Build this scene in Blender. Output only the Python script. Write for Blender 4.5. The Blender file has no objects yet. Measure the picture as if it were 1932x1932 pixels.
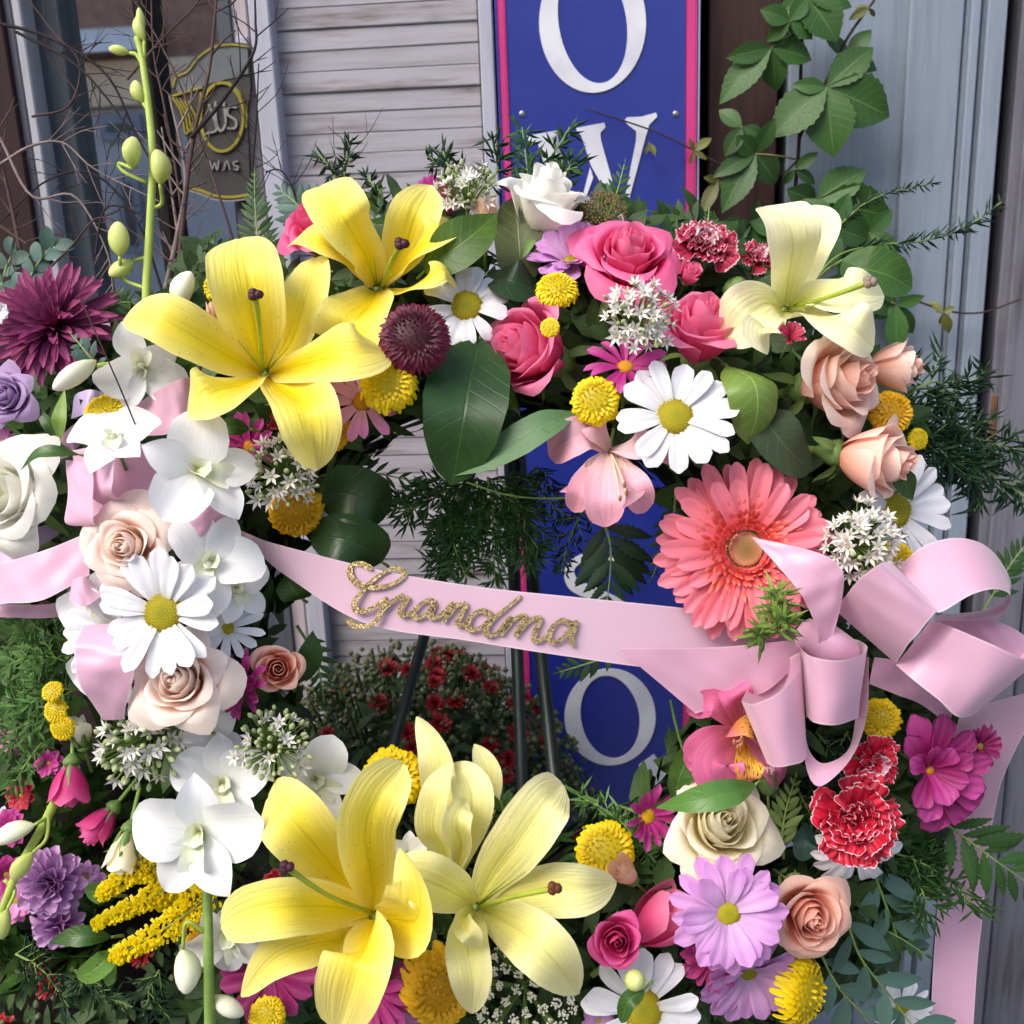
import bpy, bmesh, math, random
import numpy as np
from mathutils import Vector, Matrix
random.seed(7); np.random.seed(7)
SC = bpy.context.scene
COL = SC.collection

# ---------------------------------------------------------------- camera
PITCH, ROLL, DW, F = math.radians(15), 0.04, 0.72, 1932.0
CAM = Vector((0, -0.70, 1.12))
FWD = Vector((0, math.cos(PITCH), -math.sin(PITCH)))
_r0, _u0 = Vector((1, 0, 0)), Vector((0, math.sin(PITCH), math.cos(PITCH)))
RIGHT = _r0*math.cos(ROLL) - _u0*math.sin(ROLL)
UP = _u0*math.cos(ROLL) + _r0*math.sin(ROLL)
OUT = -FWD
VM = Matrix((RIGHT, UP, OUT)).transposed()
cd = bpy.data.cameras.new('camera'); cam = bpy.data.objects.new('camera', cd); COL.objects.link(cam)
cam.matrix_world = Matrix.Translation(CAM) @ VM.to_4x4()
cd.sensor_width = 36; cd.lens = 36*F/1932.0; cd.clip_start = 0.01; cd.clip_end = 500
cd.dof.use_dof = True; cd.dof.focus_distance = 0.66; cd.dof.aperture_fstop = 14.0
SC.camera = cam
# ---------------------------------------------------------------- sky, sun, exposure
w = bpy.data.worlds.new("World"); SC.world = w; w.use_nodes = True
nt = w.node_tree; bg = nt.nodes['Background']
sky = nt.nodes.new('ShaderNodeTexSky'); sky.sky_type = 'NISHITA'; sky.sun_disc = False
SUN_EL, SUN_AZ = math.radians(44), math.radians(-134)     # azimuth from +Y, clockwise: behind and left of the camera
sky.sun_elevation = SUN_EL; sky.sun_rotation = SUN_AZ; sky.air_density = 1.0; sky.dust_density = 3.0; sky.ozone_density = 1.0
nt.links.new(sky.outputs[0], bg.inputs[0]); bg.inputs[1].default_value = 0.088
sd = bpy.data.lights.new('sun', 'SUN'); sd.energy = 1.5; sd.angle = math.radians(45); sd.color = (1, .95, .88)
sun = bpy.data.objects.new('sun', sd); COL.objects.link(sun)
_sv = Vector((math.sin(SUN_AZ)*math.cos(SUN_EL), math.cos(SUN_AZ)*math.cos(SUN_EL), math.sin(SUN_EL)))
sun.rotation_euler = _sv.to_track_quat('Z', 'Y').to_euler(); sun.location = _sv*20
SC.view_settings.view_transform = 'Standard'; SC.view_settings.look = 'None'
SC.view_settings.exposure = 1.52; SC.view_settings.gamma = 1.0; SC.view_settings.use_curve_mapping = False
SC.render.engine = 'CYCLES'
SC.cycles.max_bounces = 6; SC.cycles.diffuse_bounces = 4; SC.cycles.glossy_bounces = 3; SC.cycles.transmission_bounces = 4; SC.cycles.transparent_max_bounces = 6
SC.cycles.use_adaptive_sampling = True; SC.cycles.adaptive_threshold = 0.03
SC.cycles.use_denoising = True; SC.cycles.sample_clamp_indirect = 4

# ---------------------------------------------------------------- places
def at(x, y, d=0.0):
    """a point of the wreath's tilted frame: x, y measured along it, d metres out of the ring's plane"""
    z = DW - d
    return CAM + (FWD + RIGHT*((x-966)/F) - UP*((y-966)/F))*z
def pxm(P): return (P-CAM).dot(FWD)/F
YAW = math.radians(4.5); WALL_Y = 0.47
E1 = Vector((math.cos(YAW), -math.sin(YAW), 0)); EN = Vector((-math.sin(YAW), -math.cos(YAW), 0)); EZ = Vector((0, 0, 1))
WO = Vector((0, WALL_Y, 0)); WM = Matrix((E1, EZ, EN)).transposed().to_4x4(); WM.translation = WO
def ow(x, y, n=0.0):
    r = FWD + RIGHT*((x-966)/F) - UP*((y-966)/F)
    t = ((WO + EN*n) - CAM).dot(EN)/r.dot(EN)
    return CAM + r*t
def wa(x, y, n=0.0):
    p = ow(x, y, n) - WO
    return p.dot(E1), p.z
def dirv(ax, ay, az=1.0): return (VM @ Vector((ax, ay, az))).normalized()

# ---------------------------------------------------------------- scene objects
def link(o): COL.objects.link(o); return o
def tag(o, label=None, cat=None, group=None, kind=None):
    for k, v in (('label', label), ('category', cat), ('group', group), ('kind', kind)):
        if v: o[k] = v
    return o
def thing(name, label, cat, M=None, group=None):
    o = bpy.data.objects.new(name, None); link(o); o.empty_display_size = 0.01
    if M is not None: o.matrix_world = M if isinstance(M, Matrix) else Matrix.Translation(M)
    return tag(o, label, cat, group)
def part(name, me, mat, parent=None, M=None, kind=None, label=None):
    o = bpy.data.objects.new(name, me); link(o)
    if parent is not None: o.parent = parent
    if M is not None: o.matrix_basis = M
    if mat is not None:
        if not me.materials: me.materials.append(mat)
        elif me.materials[0] != mat:
            o.material_slots[0].link = 'OBJECT'; o.material_slots[0].material = mat
    if kind: o['kind'] = kind
    if label: o['label'] = label
    return o
def mk(name, vs, fs, uv=None, smooth=True):
    me = bpy.data.meshes.new(name); me.from_pydata([tuple(v) for v in vs], [], fs)
    if uv is not None:
        l = me.uv_layers.new(name='UVMap'); li = np.empty(len(me.loops), dtype=np.int32)
        me.loops.foreach_get('vertex_index', li)
        l.data.foreach_set('uv', np.asarray(uv, dtype=np.float32)[li].ravel())
    if smooth: me.polygons.foreach_set('use_smooth', [True]*len(me.polygons))
    me.update(); return me
class Acc:
    """collects small pieces that become one mesh"""
    def __init__(s): s.v = []; s.f = []; s.uv = []
    def add(s, vs, fs, uv=None):
        b = len(s.v); s.v += [tuple(v) for v in vs]; s.f += [tuple(b+i for i in f) for f in fs]
        s.uv += list(uv) if uv is not None else [(0.5, 0.5)]*len(vs)
    def mesh(s, name, smooth=True): return mk(name, s.v, s.f, s.uv, smooth)
def gridf(ny, nx): return [(i*(nx+1)+j, i*(nx+1)+j+1, (i+1)*(nx+1)+j+1, (i+1)*(nx+1)+j) for i in range(ny) for j in range(nx)]
def cr(pts, n):
    """Catmull-Rom samples through points (any dimension)"""
    P = np.array([list(p) for p in pts], dtype=float)
    if len(P) == 2: return [P[0]*(1-t)+P[1]*t for t in np.linspace(0, 1, n)]
    P = np.vstack([2*P[0]-P[1], P, 2*P[-1]-P[-2]]); m = len(P)-3; out = []
    for t in np.linspace(0, m, n):
        i = min(int(t), m-1); u = t-i; a, b, c, d = P[i:i+4]
        out.append(.5*((2*b)+(c-a)*u+(2*a-5*b+4*c-d)*u*u+(3*b-a-3*c+d)*u**3))
    return out
PROF = {
 'lily': [(0,.30),(.15,.50),(.35,.85),(.55,1),(.72,.94),(.86,.66),(.95,.36),(1,.05)],
 'lilyb': [(0,.30),(.15,.52),(.4,.9),(.62,1),(.8,.92),(.92,.68),(.98,.4),(1,.1)],
 'leaf': [(0,.05),(.08,.30),(.25,.80),(.45,1),(.65,.88),(.82,.52),(.94,.18),(1,.02)],
 'round': [(0,.08),(.08,.55),(.25,.92),(.5,1),(.75,.86),(.9,.56),(.97,.28),(1,.05)],
 'lance': [(0,.06),(.1,.4),(.3,.85),(.5,1),(.7,.75),(.88,.35),(1,.02)],
 'daisy': [(0,.42),(.2,.62),(.5,.92),(.75,1),(.9,.86),(.97,.55),(1,.22)],
 'spoon': [(0,.3),(.3,.5),(.6,.85),(.8,1),(.93,.86),(.98,.6),(1,.3)],
 'fan': [(0,.10),(.25,.28),(.5,.62),(.75,.92),(.9,1),(.97,.93),(1,.84)],
 'oval': [(0,.20),(.12,.55),(.35,.92),(.55,1),(.75,.9),(.9,.62),(.97,.33),(1,.08)],
 'point': [(0,.25),(.15,.58),(.4,.95),(.55,1),(.72,.82),(.87,.45),(1,.03)],
 'strap': [(0,.5),(.2,.8),(.5,1),(.8,.95),(.93,.7),(1,.2)],
}
def prof(p, t):
    p = PROF[p] if isinstance(p, str) else p
    t = np.asarray(t); a = np.interp(t, [q[0] for q in p], [q[1] for q in p]); e = .03
    b = np.interp(np.clip(t-e, 0, 1), [q[0] for q in p], [q[1] for q in p]); c = np.interp(np.clip(t+e, 0, 1), [q[0] for q in p], [q[1] for q in p])
    return np.where((t > .03) & (t < .97), (a*2+b+c)/4, a)
def saw(t, n, k):
    f = (t*n) % 1.0
    return 1 - k + k*(1-f)
_cache = {}
def petal(key, L=1, W=.3, pf='oval', ang=(0, 0), cup=0, groove=0, ng=2, ruf=0, fr=9, jag=0, nj=5, nx=4, ny=8, r0=0, z0=0, serr=0, ns=12, twist=0, wav=0, seed=0):
    """unit petal along +X, face +Z"""
    k = ('petal', key)
    if k in _cache: return _cache[k]
    rnd = random.Random(str(key)+str(seed)); ph = rnd.random()*6.28
    ts = np.linspace(0, 1, ny+1); ang_t = np.radians(np.interp(ts, np.linspace(0, 1, len(ang)), ang)); wid = W*prof(pf, ts)
    if serr: wid = wid*saw(ts*.999, ns, serr)
    x, z = r0, z0; vs = []; uv = []
    for i, t in enumerate(ts):
        if i:
            x += L/ny*math.cos((ang_t[i]+ang_t[i-1])/2); z += L/ny*math.sin((ang_t[i]+ang_t[i-1])/2)
        ca, sa = math.cos(ang_t[i]), math.sin(ang_t[i]); tw = twist*t
        for j in range(nx+1):
            s = -1+2*j/nx; h = cup*wid[i]*.5*s*s - groove*wid[i]*math.cos(s*math.pi*ng)*min(1, t*4)*.5 + ruf*wid[i]*abs(s)**2*math.sin(fr*t+ph+(1.5 if s > 0 else 0)) + wav*W*math.sin(ph+fr*s)*t*t
            dx = jag*(math.cos(s*math.pi*nj)*.5-.5*s*s*2)*max(0, (t-.6)/.4)*L
            y = s*wid[i]*.5; y2 = y*math.cos(tw)-h*math.sin(tw); h2 = y*math.sin(tw)+h*math.cos(tw)
            vs.append((x - sa*h2 + ca*dx, y2, z + ca*h2 + sa*dx)); uv.append((.5+.5*s, t))
    _cache[k] = mk('petal', vs, gridf(ny, nx), uv); return _cache[k]
def blade(pts, wpx, pf='leaf', N=None, cup=.15, fold=0, ruf=0, fr=8, nx=6, ny=16, serr=0, ns=14, groove=0, org=None, px=True, twist=0):
    """free petal or leaf through world points; width in wreath pixels; returns verts relative to org"""
    org = org if org is not None else Vector(pts[0])
    C = [Vector(c) for c in cr(pts, ny+1)]; ts = np.linspace(0, 1, ny+1); wd = prof(pf, ts)
    if serr: wd = wd*saw(ts*.999, ns, serr)
    if N is None: N = [OUT]
    elif isinstance(N, Vector): N = [N]
    Ns = [Vector(v) for v in cr(N, ny+1)] if len(N) > 1 else [N[0]]*(ny+1)
    vs = []; uv = []; ph = random.random()*6.28
    for i in range(ny+1):
        T = (C[min(i+1, ny)]-C[max(i-1, 0)]).normalized(); S = T.cross(Ns[i])
        if S.length < 1e-4: S = T.cross(UP)
        S.normalize(); n = S.cross(T).normalized()
        if twist:
            a = twist*ts[i]; S, n = S*math.cos(a)+n*math.sin(a), n*math.cos(a)-S*math.sin(a)
        W = wpx*wd[i]*(pxm(C[i]) if px else 1)
        for j in range(nx+1):
            s = -1+2*j/nx
            h = cup*W*.5*s*s + fold*W*.5*abs(s) - groove*W*math.exp(-(s/.16)**2) + ruf*W*abs(s)**3*math.sin(fr*ts[i]+ph+(2 if s > 0 else 0))
            vs.append(C[i]+S*(s*W*.5)+n*h-org); uv.append((.5+.5*s, ts[i]))
    return vs, gridf(ny, nx), uv
def bmesh_(name, *a, **k): return mk(name, *blade(*a, **k))
def tubev(pts, rad, n=6, m=None, cap=True, org=None):
    m = m or max(2, (len(pts)-1)*5+1)
    C = [Vector(c) for c in cr(pts, m)]; R = np.interp(np.linspace(0, 1, m), np.linspace(0, 1, len(rad)), rad) if not np.isscalar(rad) else [rad]*m
    org = org if org is not None else Vector((0, 0, 0)); vs = []; uv = []; fs = []
    T0 = (C[1]-C[0]).normalized(); A = T0.orthogonal().normalized()
    for i in range(m):
        T = (C[min(i+1, m-1)]-C[max(i-1, 0)]).normalized(); A = (A - T*A.dot(T)).normalized(); B = T.cross(A)
        for j in range(n):
            a = 2*math.pi*j/n; vs.append(C[i]+(A*math.cos(a)+B*math.sin(a))*R[i]-org); uv.append((j/n, i/(m-1)))
    for i in range(m-1):
        for j in range(n): fs.append((i*n+j, i*n+(j+1) % n, (i+1)*n+(j+1) % n, (i+1)*n+j))
    if cap:
        fs.append(tuple(range(n-1, -1, -1))); fs.append(tuple((m-1)*n+j for j in range(n)))
    return vs, fs, uv
def tube(name, *a, **k): return mk(name, *tubev(*a, **k))
def lathe(profile, n=12, key=None):
    """profile of (r, z) from bottom to top"""
    k = ('lathe', key)
    if key and k in _cache: return _cache[k]
    vs = []; uv = []; fs = []; m = len(profile)
    for i, (r, z) in enumerate(profile):
        for j in range(n):
            a = 2*math.pi*j/n; vs.append((r*math.cos(a), r*math.sin(a), z)); uv.append((j/n, i/(m-1)))
    for i in range(m-1):
        for j in range(n): fs.append((i*n+j, i*n+(j+1) % n, (i+1)*n+(j+1) % n, (i+1)*n+j))
    fs.append(tuple(range(n-1, -1, -1))); fs.append(tuple((m-1)*n+j for j in range(n)))
    me = mk('lathe', vs, fs, uv)
    if key: _cache[k] = me
    return me
def frame(axis, spin=0.0, up=None):
    """rotation whose Z is axis (world) and Y as near 'up' as it goes"""
    z = axis.normalized(); u = up or UP
    x = u.cross(z)
    if x.length < 1e-4: x = RIGHT.copy()
    x.normalize(); y = z.cross(x)
    return Matrix((x, y, z)).transposed() @ Matrix.Rotation(spin, 3, 'Z')
def place(x, y, d, r, ax=0, ay=0, az=1.0, spin=0):
    P = at(x, y, d)
    return Matrix.Translation(P) @ frame(dirv(ax, ay, az), spin).to_4x4() @ Matrix.Scale(r*pxm(P), 4)
def RZ(a): return Matrix.Rotation(a, 4, 'Z')
def RY(a): return Matrix.Rotation(a, 4, 'Y')
def RX(a): return Matrix.Rotation(a, 4, 'X')
def TR(x, y, z): return Matrix.Translation((x, y, z))
def SCL(s, t=None, u=None):
    return Matrix.Diagonal((s, s if t is None else t, s if u is None else u, 1))

# ---------------------------------------------------------------- materials
def lin(h):
    h = h.lstrip('#'); c = [int(h[i:i+2], 16)/255 for i in (0, 2, 4)]
    return tuple([(v/12.92 if v <= .04045 else ((v+.055)/1.055)**2.4) for v in c]+[1.0])
MATS = {}
def satur(h, k=1.35):
    c = [int(h.lstrip('#')[i:i+2], 16) for i in (0, 2, 4)]; g = sum(c)/3
    return '#'+''.join('%02x' % max(0, min(255, round(g+(v-g)*k))) for v in c)
def base_mat(name):
    m = bpy.data.materials.new(name); m.use_nodes = True; nt = m.node_tree
    return m, nt, nt.nodes['Principled BSDF'], nt.nodes, nt.links
def mixc(N, L, a, b, fac, mode='MIX'):
    n = N.new('ShaderNodeMix'); n.data_type = 'RGBA'; n.blend_type = mode
    for s, v in ((0, fac), (6, a), (7, b)):
        if isinstance(v, (int, float)): n.inputs[s].default_value = v
        elif isinstance(v, tuple): n.inputs[s].default_value = v
        else: L.new(v, n.inputs[s])
    return n.outputs[2]
def math_(N, L, op, a, b=0.0, c=None, clamp=False):
    n = N.new('ShaderNodeMath'); n.operation = op; n.use_clamp = clamp
    for i, v in enumerate((a, b) if c is None else (a, b, c)):
        if isinstance(v, (int, float)): n.inputs[i].default_value = v
        else: L.new(v, n.inputs[i])
    return n.outputs[0]
def petal_mat(name, stops, streak=.12, fs=28, mid=None, midw=.05, rim=None, rimw=.07, trans=.28, rough=.5, jit=.06, spots=None, bump=.12, stripe=None, sheen=.0, back=None, edge=None):
    if name in MATS: return MATS[name]
    m, nt, bs, N, L = base_mat(name)
    uv = N.new('ShaderNodeUVMap'); sp = N.new('ShaderNodeSeparateXYZ'); L.new(uv.outputs[0], sp.inputs[0]); U, V = sp.outputs[0], sp.outputs[1]
    rp = N.new('ShaderNodeValToRGB'); e = rp.color_ramp.elements
    while len(e) < len(stops): e.new(.5)
    for i, (p, c) in enumerate(stops): e[i].position = p; e[i].color = lin(c)
    L.new(V, rp.inputs[0]); col = rp.outputs[0]
    oi = N.new('ShaderNodeObjectInfo')
    cx = N.new('ShaderNodeCombineXYZ'); L.new(math_(N, L, 'MULTIPLY', U, fs), cx.inputs[0]); L.new(math_(N, L, 'MULTIPLY', V, 2.2), cx.inputs[1]); L.new(math_(N, L, 'MULTIPLY', oi.outputs['Random'], 37.0), cx.inputs[2])
    nz = N.new('ShaderNodeTexNoise'); nz.inputs['Scale'].default_value = 1.0; nz.inputs['Detail'].default_value = 2; L.new(cx.outputs[0], nz.inputs['Vector'])
    k = math_(N, L, 'MULTIPLY_ADD', math_(N, L, 'SUBTRACT', nz.outputs[0], .5), streak*2.4, 1.0)
    k2 = math_(N, L, 'MULTIPLY_ADD', math_(N, L, 'SUBTRACT', oi.outputs['Random'], .5), jit*2, 1.0)
    vm = N.new('ShaderNodeVectorMath'); vm.operation = 'SCALE'; L.new(col, vm.inputs[0]); L.new(math_(N, L, 'MULTIPLY', k, k2), vm.inputs['Scale']); col = vm.outputs[0]
    au = math_(N, L, 'ABSOLUTE', math_(N, L, 'SUBTRACT', U, .5))
    if edge:
        f = math_(N, L, 'MULTIPLY', math_(N, L, 'POWER', math_(N, L, 'MULTIPLY', au, 2.0), 2.0), .75)
        col = mixc(N, L, col, lin(edge), f)
    if mid:
        f = math_(N, L, 'SUBTRACT', 1.0, math_(N, L, 'DIVIDE', au, midw), clamp=True)
        f = math_(N, L, 'MULTIPLY', f, math_(N, L, 'SUBTRACT', 1.0, math_(N, L, 'MULTIPLY', V, .75), clamp=True))
        col = mixc(N, L, col, lin(mid), f)
    if stripe:   # dark freckle strokes along the petal's middle
        s2 = N.new('ShaderNodeTexNoise'); s2.inputs['Scale'].default_value = 1.0; s2.inputs['Detail'].default_value = 0
        c2 = N.new('ShaderNodeCombineXYZ'); L.new(math_(N, L, 'MULTIPLY', U, 34.0), c2.inputs[0]); L.new(math_(N, L, 'MULTIPLY', V, 9.0), c2.inputs[1]); L.new(c2.outputs[0], s2.inputs['Vector'])
        f = math_(N, L, 'MULTIPLY', math_(N, L, 'GREATER_THAN', s2.outputs[0], .65), math_(N, L, 'LESS_THAN', math_(N, L, 'ABSOLUTE', math_(N, L, 'SUBTRACT', V, .45)), .3))
        col = mixc(N, L, col, lin(stripe), f)
    if spots:
        vo = N.new('ShaderNodeTexVoronoi'); c3 = N.new('ShaderNodeCombineXYZ'); L.new(math_(N, L, 'MULTIPLY', U, 9.0), c3.inputs[0]); L.new(math_(N, L, 'MULTIPLY', V, 22.0), c3.inputs[1]); L.new(math_(N, L, 'MULTIPLY', oi.outputs['Random'], 9.0), c3.inputs[2])
        vo.inputs['Scale'].default_value = 1; L.new(c3.outputs[0], vo.inputs['Vector'])
        f = math_(N, L, 'MULTIPLY', math_(N, L, 'LESS_THAN', vo.outputs['Distance'], .085), math_(N, L, 'LESS_THAN', V, .62))
        col = mixc(N, L, col, lin(spots), math_(N, L, 'MULTIPLY', f, .7))
    if rim:
        wob = math_(N, L, 'MULTIPLY', math_(N, L, 'SUBTRACT', nz.outputs[0], .5), .05)
        f = math_(N, L, 'MAXIMUM', math_(N, L, 'GREATER_THAN', math_(N, L, 'ADD', V, wob), 1-rimw), math_(N, L, 'GREATER_THAN', math_(N, L, 'ADD', au, wob), .5-rimw*.42))
        col = mixc(N, L, col, lin(rim), f)
    if back:
        ge = N.new('ShaderNodeNewGeometry'); col = mixc(N, L, col, lin(back), ge.outputs['Backfacing'])
    L.new(col, bs.inputs['Base Color']); bs.inputs['Roughness'].default_value = rough; bs.inputs['Specular IOR Level'].default_value = .35
    if sheen: bs.inputs['Sheen Weight'].default_value = sheen
    bp = N.new('ShaderNodeBump'); bp.inputs['Strength'].default_value = bump; bp.inputs['Distance'].default_value = .002; L.new(nz.outputs[0], bp.inputs['Height']); L.new(bp.outputs[0], bs.inputs['Normal'])
    if trans:
        tb = N.new('ShaderNodeBsdfTranslucent'); L.new(col, tb.inputs[0]); mx = N.new('ShaderNodeMixShader'); mx.inputs[0].default_value = trans
        L.new(bs.outputs[0], mx.inputs[1]); L.new(tb.outputs[0], mx.inputs[2]); L.new(mx.outputs[0], N['Material Output'].inputs[0])
    MATS[name] = m; return m
def leaf_mat(name, c1, c2, vein='#6f8f55', rough=.42, vn=9, trans=.15, veins=.5, spec=.4):
    if name in MATS: return MATS[name]
    c1, c2, vein = satur(c1), satur(c2), satur(vein)
    m, nt, bs, N, L = base_mat(name)
    uv = N.new('ShaderNodeUVMap'); sp = N.new('ShaderNodeSeparateXYZ'); L.new(uv.outputs[0], sp.inputs[0]); U, V = sp.outputs[0], sp.outputs[1]
    oi = N.new('ShaderNodeObjectInfo'); tc = N.new('ShaderNodeTexCoord')
    nz = N.new('ShaderNodeTexNoise'); nz.inputs['Scale'].default_value = 60; nz.inputs['Detail'].default_value = 4; L.new(tc.outputs['Object'], nz.inputs['Vector'])
    col = mixc(N, L, lin(c1), lin(c2), math_(N, L, 'MULTIPLY_ADD', nz.outputs[0], 1.6, -.3, clamp=True))
    k2 = math_(N, L, 'MULTIPLY_ADD', oi.outputs['Random'], .35, .5)
    vm = N.new('ShaderNodeVectorMath'); vm.operation = 'SCALE'; L.new(col, vm.inputs[0]); L.new(k2, vm.inputs['Scale']); col = vm.outputs[0]
    au = math_(N, L, 'ABSOLUTE', math_(N, L, 'SUBTRACT', U, .5))
    mid = math_(N, L, 'SUBTRACT', 1.0, math_(N, L, 'DIVIDE', au, .025), clamp=True)
    q = math_(N, L, 'FRACT', math_(N, L, 'MULTIPLY', math_(N, L, 'SUBTRACT', V, math_(N, L, 'MULTIPLY', au, .38)), float(vn)))
    sv = math_(N, L, 'SUBTRACT', 1.0, math_(N, L, 'DIVIDE', math_(N, L, 'ABSOLUTE', math_(N, L, 'SUBTRACT', q, .5)), .07), clamp=True)
    f = math_(N, L, 'MAXIMUM', mid, math_(N, L, 'MULTIPLY', sv, .45))
    col = mixc(N, L, col, lin(vein), math_(N, L, 'MULTIPLY', f, veins))
    vs_ = N.new('ShaderNodeTexVoronoi'); vs_.inputs['Scale'].default_value = 260; L.new(tc.outputs['Object'], vs_.inputs['Vector'])
    n3 = N.new('ShaderNodeTexNoise'); n3.inputs['Scale'].default_value = 25; n3.inputs['Detail'].default_value = 6; L.new(tc.outputs['Object'], n3.inputs['Vector'])
    sp_ = math_(N, L, 'MULTIPLY', math_(N, L, 'LESS_THAN', vs_.outputs['Distance'], .22), math_(N, L, 'GREATER_THAN', n3.outputs[0], .56))
    col = mixc(N, L, col, lin('#3a3318'), math_(N, L, 'MULTIPLY', sp_, .45))
    L.new(math_(N, L, 'MULTIPLY_ADD', n3.outputs[0], .5, rough-.25), bs.inputs['Roughness'])
    L.new(col, bs.inputs['Base Color']); bs.inputs['Specular IOR Level'].default_value = spec
    bp = N.new('ShaderNodeBump'); bp.inputs['Strength'].default_value = .28; bp.inputs['Distance'].default_value = .001; L.new(math_(N, L, 'SUBTRACT', 1.0, f), bp.inputs['Height']); L.new(bp.outputs[0], bs.inputs['Normal'])
    if trans:
        tb = N.new('ShaderNodeBsdfTranslucent'); L.new(col, tb.inputs[0]); mx = N.new('ShaderNodeMixShader'); mx.inputs[0].default_value = trans
        L.new(bs.outputs[0], mx.inputs[1]); L.new(tb.outputs[0], mx.inputs[2]); L.new(mx.outputs[0], N['Material Output'].inputs[0])
    MATS[name] = m; return m
def plain(name, c1, c2=None, scale=40, rough=.6, spec=.3, metal=0, bump=0, dist=.002, stretch=None, detail=4, jit=.0, lo=.35, hi=.65):
    if name in MATS: return MATS[name]
    m, nt, bs, N, L = base_mat(name)
    if c2:
        tc = N.new('ShaderNodeTexCoord'); mp = N.new('ShaderNodeMapping'); L.new(tc.outputs['Object'], mp.inputs[0])
        if stretch: mp.inputs['Scale'].default_value = stretch
        nz = N.new('ShaderNodeTexNoise'); nz.inputs['Scale'].default_value = scale; nz.inputs['Detail'].default_value = detail; L.new(mp.outputs[0], nz.inputs['Vector'])
        mr = N.new('ShaderNodeMapRange'); mr.inputs[1].default_value = lo; mr.inputs[2].default_value = hi; L.new(nz.outputs[0], mr.inputs[0])
        col = mixc(N, L, lin(c1), lin(c2), mr.outputs[0])
        if jit:
            oi = N.new('ShaderNodeObjectInfo'); vm = N.new('ShaderNodeVectorMath'); vm.operation = 'SCALE'; L.new(col, vm.inputs[0]); L.new(math_(N, L, 'MULTIPLY_ADD', oi.outputs['Random'], jit*2, 1-jit), vm.inputs['Scale']); col = vm.outputs[0]
        L.new(col, bs.inputs['Base Color'])
        if bump:
            bp = N.new('ShaderNodeBump'); bp.inputs['Strength'].default_value = bump; bp.inputs['Distance'].default_value = dist; L.new(nz.outputs[0], bp.inputs['Height']); L.new(bp.outputs[0], bs.inputs['Normal'])
    else: bs.inputs['Base Color'].default_value = lin(c1)
    bs.inputs['Roughness'].default_value = rough; bs.inputs['Specular IOR Level'].default_value = spec; bs.inputs['Metallic'].default_value = metal
    MATS[name] = m; return m
# ================================================================ THE SETTING
def boxv(a0, a1, z0, z1, n0, n1, bev=0.0015):
    bm = bmesh.new(); bmesh.ops.create_cube(bm, size=1)
    for v in bm.verts: v.co = ((a0+a1)/2+v.co.x*(a1-a0), (z0+z1)/2+v.co.y*(z1-z0), (n0+n1)/2+v.co.z*(n1-n0))
    if bev: bmesh.ops.bevel(bm, geom=bm.edges[:], offset=bev, segments=1, affect='EDGES')
    me = bpy.data.meshes.new('box'); bm.to_mesh(me); bm.free(); return me
def poly_w(pts, n0, n1, mpx=None):
    """prism from an outline drawn on the wall plane (wreath pixels)"""
    P = [wa(x, y, n1) if mpx is None else mpx(x, y) for x, y in pts]; m = len(P)
    A = sum(P[i][0]*P[(i+1) % m][1]-P[(i+1) % m][0]*P[i][1] for i in range(m))
    if A < 0: P = P[::-1]
    vs = [(a, z, n1) for a, z in P]+[(a, z, n0) for a, z in P]
    fs = [tuple(range(m)), tuple(range(2*m-1, m-1, -1))]+[((i+1) % m, i, m+i, m+(i+1) % m) for i in range(m)]
    bm = bmesh.new(); bv = [bm.verts.new(v) for v in vs]
    for f in fs: bm.faces.new([bv[i] for i in f])
    bmesh.ops.triangulate(bm, faces=[f for f in bm.faces if len(f.verts) > 4])
    me = bpy.data.meshes.new('prism'); bm.to_mesh(me); bm.free(); return me
def wx(x, n=0, y=300): return wa(x, y, n)[0]
def wz(y, n=0, x=966): return wa(x, y, n)[1]

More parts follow.
